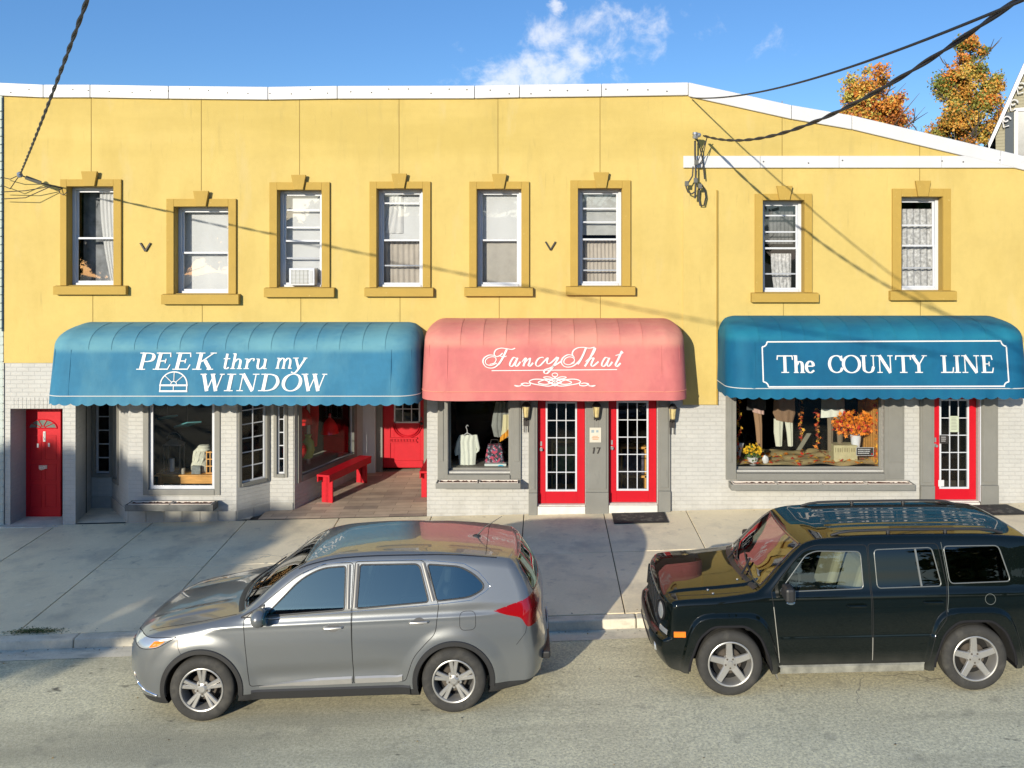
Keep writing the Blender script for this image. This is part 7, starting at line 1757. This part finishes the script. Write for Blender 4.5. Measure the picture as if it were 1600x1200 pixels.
# orange leaf arrangement in the white bucket on a crate
y = .62; cx, cz = wall_pt(1337,690,y); r = thing('crate_block', 'pale lettered wooden crate under the white bucket', 'crate', (PX(1322,.55),.55,PZ(728,.55)))
x0,z0 = wall_pt(1303,727,.5); x1,z1 = wall_pt(1340,696,.5); w = MB(); w.box(x0,x1,.5,.80,z0-.06,z1); w.build('block', mat('pale_wood',(.42,.38,.22),.7,var=.15,vs=8), r, bevel=.006)
w = MB(); 
for k in range(9): xx = x0+.025+k*.042; w.box(xx,xx+.022,.494,.4995,z1-.12,z1-.05) if k % 3 else w.box(xx,xx+.010,.494,.4995,z1-.13,z1-.04)
w.build('block_carving', mat('carving_brown',(.26,.22,.12),.8), r)
r = thing('leaf_bouquet', 'big orange and red leaf bouquet in a white bucket on the crate', 'bouquet', (cx,y,cz-.12))
w = MB(); w.lathe([(0,-.10),(.075,-.10),(.10,.12),(.106,.125),(.10,.13),(.09,.11)], (cx,y,cz), 'z', 24); w.build('bucket', mat('bucket_white',(.60,.62,.66),.4), r, smooth=True)
bc = Vector((PX(1333,y),y,PZ(662,y))); cs = []
for _ in range(520):
    d_ = Vector((random.gauss(0,1),random.gauss(0,.7),random.gauss(0,.8))).normalized()*random.random()**.45; cs.append(bc+Vector((d_.x*.42,d_.y*.25,d_.z*.25)))
leafmesh(cs, .052, [LM[1],LM[1],LM[0],mat('leaf_orange',(.85,.27,.02),.7)], 'leaves', r); w = MB()
for _ in range(14): w.tube([(cx,y,cz), tuple(random.choice(cs))], .005, 4)
w.build('stems', M['soil'], r)
# small black sign on the glass
y = .24; x0,z0 = wall_pt(1338,712,y); x1,z1 = wall_pt(1365,699,y); r = thing('window_sign', 'small black sign with white writing and a red heart low in the wide window', 'sign', (x0,y,z0))
w = MB(); w.box(x0,x1,y,y+.01,z0,z1); w.build('panel', M['iron'], r); w = MB(); e = .006; yy = y-.002
w.box(x0,x1,yy,y-.0005,z1-e,z1); w.box(x0,x1,yy,y-.0005,z0,z0+e); w.box(x0,x0+e,yy,y-.0005,z0+e,z1-e); w.box(x1-e,x1,yy,y-.0005,z0+e,z1-e)
for j, zz in enumerate((z1-.045,z1-.080,z1-.115)):
    k = x0+.03
    while k < x1-.08+.02*(j == 0): g = random.uniform(.008,.022); w.box(k,k+g,yy,y-.0005,zz,zz+.016); k += g+.006
w.build('sign_lettering', M['white'], r); w = MB(); w.ball((x1-.03,y-.004,z0+.03), .014,.003,.014, 8, 6); w.build('heart', M['red'], r)
y = .9; x0,z0 = wall_pt(1243,698,y); w = MB(); w.obox((PX(1256,y),y,PZ(690,y)), (.045,0,0), (0,.02,0), (.10,0,.16)); o = w.build('leaning_board', mat('old_board',(.17,.16,.12),.8,var=.2,vs=8), bevel=.01); tag(o, 'short grey board leaning at the back of the wide window', 'board')
# notices on the right hand door
y = YB+.045
for (a,b,c_,d_,m_,lab) in ((1484,1498,650,675,mat('paper_green',(.42,.47,.36),.7),'pale paper notice taped inside the far right door'),(1468,1481,680,693,M['iron'],'small black opening hours sign on the far right door'),(1466,1475,750,760,M['white'],'small white sticker low on the far right door')):
    x0,x1,z0,z1 = PX(a,y),PX(b,y),PZ(d_,y),PZ(c_,y); w = MB(); w.box(x0,x1,y-.004,y,z0,z1); o = w.build('door_notice', m_); tag(o, lab, 'notice')
    if a < 1485 and a != 1466:
        w = MB(); k = z1-.03
        while k > z0+.03: w.box(x0+.025,x1-random.uniform(.025,.05),y-.0055,y-.0042,k-.008,k); k -= .026 if a == 1484 else .035
        w.build('notice_lines', mat('print_grey',(.18,.18,.16),.7) if a == 1484 else M['white'], o)
# --- bay window: pine table, lantern, figure, jar, crate cabinet, teal trays
yt = .80; x0, x1 = PX(241,yt-.2), PX(334,yt-.2); zt = PZ(742,yt-.2)
r = thing('pine_table', 'orange pine table inside the large bay window', 'table', ((x0+x1)/2, yt, 0))
w = MB(); w.box(x0,x1+.1,yt-.22,yt+.35,zt-.03,zt); w.build('tabletop', M['wood'], r, bevel=.006); w = MB(); w.box(x0+.09,x1+.05,yt-.17,yt-.145,zt-.17,zt-.03); w.build('apron', M['wood'], r)
for xx in (x0+.10, x1+.0): w = MB(); w.lathe([(.03,-.75),(.035,-.5),(.045,-.3),(.03,-.28),(.05,-.22),(.045,-.03)], (xx,yt-.15,zt), 'z', 12); w.build('leg', M['wood'], r, smooth=True)
y = yt; cx = PX(272,y); z0 = zt; r = thing('garden_lantern', 'dark metal lantern with a white candle on the pine table', 'lantern', (cx,y,z0)); h = .52; q = .15
w = MB()
for sx in (-1,1):
    for sy in (-1,1): w.tube([(cx+sx*q,y+sy*.1,z0),(cx+sx*q,y+sy*.1,z0+h)], .010, 6)
w.box(cx-q-.02,cx+q+.02,y-.12,y+.12,z0,z0+.02); w.box(cx-q-.02,cx+q+.02,y-.12,y+.12,z0+h,z0+h+.02)
w.add([(cx-q,y-.12,z0+h+.02),(cx+q,y-.12,z0+h+.02),(cx+q,y+.12,z0+h+.02),(cx-q,y+.12,z0+h+.02),(cx-.05,y,z0+h+.12),(cx+.05,y,z0+h+.12)], [(0,1,5,4),(1,2,5),(2,3,4,5),(3,0,4)])
w.tube([(cx+.13*math.cos(t),y,z0+h+.10+.13*math.sin(t)) for t in [math.pi*k/12 for k in range(13)]], .007, 6); w.build('frame', mat('pewter',(.14,.14,.14),.5,metal=.4), r)
w = MB(); w.lathe([(0,.02),(.045,.02),(.045,.26),(0,.26)], (cx-.04,y,z0), 'z', 16); w.build('candle', M['white'], r, smooth=True, sharp=50)
y = yt+.03; cx = PX(313,y)
r = thing('stone_figure', 'weathered cream stone bust figure on the pine table', 'statue', (cx,y,zt)); ST = mat('cream_stone',(.55,.55,.46),.85,var=.2,vs=8,bump=.006,bs=14)
w = MB(); w.lathe([(.0,0),(.15,0),(.17,.06),(.17,.14),(.13,.24),(.145,.30),(.12,.40),(.06,.46),(.0,.47)], (cx,y,zt), 'z', 20, sy=.7)
for k in range(9): a = 2*math.pi*k/9; w.tube([(cx+.15*math.cos(a),y+.10*math.sin(a),zt+.1),(cx+.13*math.cos(a+.5),y+.09*math.sin(a+.5),zt+.25),(cx+.11*math.cos(a+.8),y+.08*math.sin(a+.8),zt+.4)], .02, 6)
w.lathe([(.11,.42),(.13,.45),(.11,.48),(.12,.51),(.09,.54),(0,.55)], (cx+.07,y,zt-.03), 'z', 16, sy=.8); w.build('body', ST, r, smooth=True)
y = yt-.12; cx = PX(286,y); w = MB(); w.lathe([(0,0),(.035,0),(.037,.07),(.03,.08),(.033,.085),(.033,.105),(0,.106)], (cx,y,zt), 'z', 16); o = w.build('candle_jar', mat('jar_cream',(.40,.38,.33),.3), smooth=True); tag(o, 'small cream jar on the pine table right of the lantern', 'jar')
cx = PX(307,y); w = MB(); w.box(cx-.085,cx+.085,y-.03,y+.08,zt,zt+.15); o = w.build('slate_box', mat('slate_grey',(.16,.18,.18),.6,var=.4,vs=25), bevel=.006); tag(o, 'small grey slate box before the stone figure', 'box')
cx = PX(329,y); r = thing('pine_cabinet', 'small pine cabinet with barred front at the right of the table', 'cabinet', (cx,y,zt)); w = MB(); w.box(cx-.09,cx+.12,y+.04,y+.16,zt,zt+.42); w.build('case', M['dark'], r); w = MB()
for k in range(4): w.box(cx-.09+k*.065,cx-.075+k*.065,y+.02,y+.04,zt,zt+.42)
for k in range(4): w.box(cx-.095,cx+.12,y+.015,y+.0195,zt+k*.13,zt+.02+k*.13)
w.build('bars', M['wood'], r)
TE = mat('teal_enamel',(.10,.30,.32),.3,var=.1)
for (px, py, sz, lab) in ((262,652,.20,'pale teal diamond tray hanging at the top left of the bay window'),(293,663,.27,'larger teal diamond tray hanging in the middle of the bay window')):
    y = .75; c = Vector((PX(px,y),y,PZ(py,y))); r = thing('hanging_tray', lab, 'tray', tuple(c), 'hanging teal trays'); w = MB(); a_ = Vector((1,.0,.18))*sz; b_ = Vector((.25,-.75,.30))*sz*.8
    n_ = a_.cross(b_).normalized()*.012; p = [c-a_, c-b_, c+a_, c+b_]; w.add([q-n_ for q in p]+[q+n_ for q in p], [(0,3,2,1),(4,5,6,7),(0,1,5,4),(1,2,6,5),(2,3,7,6),(3,0,4,7)]); w.build('tray', TE, r, bevel=.01)
    w = MB(); w.tube([c, c+Vector((0,0,.5))], .003, 5); w.build('cord', M['iron'], r)
# --- slanting entry window: red lamp shades, cushions, bottles
at, LL = plan_frame(E0, E1)
def EP(s, d, z): return Vector(at(s, -d, z))
RD = mat('ruby_glass',(.65,.02,.015),.15,coat=.6,var=.2,vs=6); RC = mat('red_velvet',(.55,.02,.02),.9,var=.3,vs=5); CR = mat('cream_cloth',(.50,.50,.42),.85); GN = mat('green_glass',(.35,.45,.10),.2)
def onpt(s, d, z, nm, lab, cat, fn, grp=None):
    c = EP(s,d,z); r = thing(nm, lab, cat, tuple(c), grp); fn(c, r); return r
def bell(c, r):
    w = MB(); w.lathe([(.19,-.14),(.16,0),(.09,.12),(.03,.17),(.02,.26)], c, 'z', 24); w.build('shade', RD, r, smooth=True); w = MB(); w.tube([c+Vector((0,0,.26)), c+Vector((0,0,.62))], .006, 6); w.build('cord', M['iron'], r)
    w = MB(); w.lathe([(.02,-.03),(.035,.02),(.0,.06)], c+Vector((0,0,-.05)), 'z', 12); w.build('crystal', mat('crystal',(.6,.5,.4),.1), r, smooth=True)
onpt(.72,.28,1.72,'lamp_shade','red bell shaped glass lamp shade hanging left in the slanting window','lamp shade', bell, 'red lamp shades')
onpt(1.72,.30,1.35,'lamp_shade','large red bell shaped lamp shade hanging right in the slanting window','lamp shade', bell, 'red lamp shades')
onpt(1.35,.55,1.95,'red_curtain','tall red velvet drape at the right of the slanting window','curtain', lambda c, r: [w_ for w_ in [MB()] if w_.lathe([(.16,-.95),(.20,-.3),(.17,.4)], c, 'z', 18, sy=.4) and w_.build('drape', RC, r, smooth=True)])
onpt(.60,.40,1.08,'red_cushion','round red cushion low in the slanting window','cushion', lambda c, r: [w_ for w_ in [MB()] if w_.ball(c, .24,.16,.20, 16, 10, .02) and w_.build('pad', RC, r, smooth=True)])
onpt(1.02,.36,1.05,'green_vase','dark green and gold vase beside the red cushion','vase', lambda c, r: [w_ for w_ in [MB()] if w_.lathe([(0,-.2),(.08,-.2),(.13,-.05),(.11,.12),(.05,.2),(.07,.26)], c, 'z', 18) and w_.build('vessel', GN, r, smooth=True)])
onpt(.40,.30,1.62,'green_bottles','cluster of yellow green glass bottles at the left of the slanting window','bottles', lambda c, r: [w_ for w_ in [MB()] if [w_.lathe([(0,-.12),(.035,-.12),(.035,.02),(.012,.07),(.012,.12)], c+Vector((.03*k,.08*(k-1),0)), 'z', 10) for k in range(3)] and w_.build('glassware', GN, r, smooth=True)])
w = MB(); 
for s, d, z, ww, hh in ((.85,.62,1.35,.55,.5),(1.25,.5,1.2,.10,1.4)):
    c = EP(s,d,z); u = (Vector(at(1,0,0))-Vector(at(0,0,0))); n_ = Vector((u.y,-u.x,0)); w.obox(c, u*ww/2, n_*.01, (0,0,hh/2))
o = w.build('fabric_panel', CR); o.parent = BLD
w = MB(); c0 = EP(LL/2,.45,.66); w.obox(c0, u*LL*.42, n_*.40, (0,0,.02)); w.build('display_shelf', CR, BLD)
# ------------------------------------------------------------------ fallen leaves and grit caught along the kerb and the shop base
random.seed(5)
cs = []
for _ in range(520):
    x = random.uniform(-9.8, 9.2); q = random.random()
    if q < .45: y = curb_y(x)-abs(random.gauss(0,.10))-.01; z = road_z(x)+.016
    elif q < .60: y = curb_y(x)+.22+abs(random.gauss(0,.05)); z = walk_z(x,y)+.006
    elif q < .72: y = -abs(random.gauss(0,.06))-.05; z = walk_z(x,y)+.006
    else: y = random.uniform(-9.5,-4.7); z = road_z(x)+.006
    cs.append((x,y,z))
o = leafmesh(cs, .014, [mat('dry_leaf',(.13,.08,.035),.9), mat('grit_dark',(.06,.055,.045),.9), mat('faded_leaf',(.30,.20,.07),.9)], 'leaf_litter', None, True)
tag(o, 'tiny dry leaves and grit scattered along the kerb and over the road', 'litter', kind='stuff')
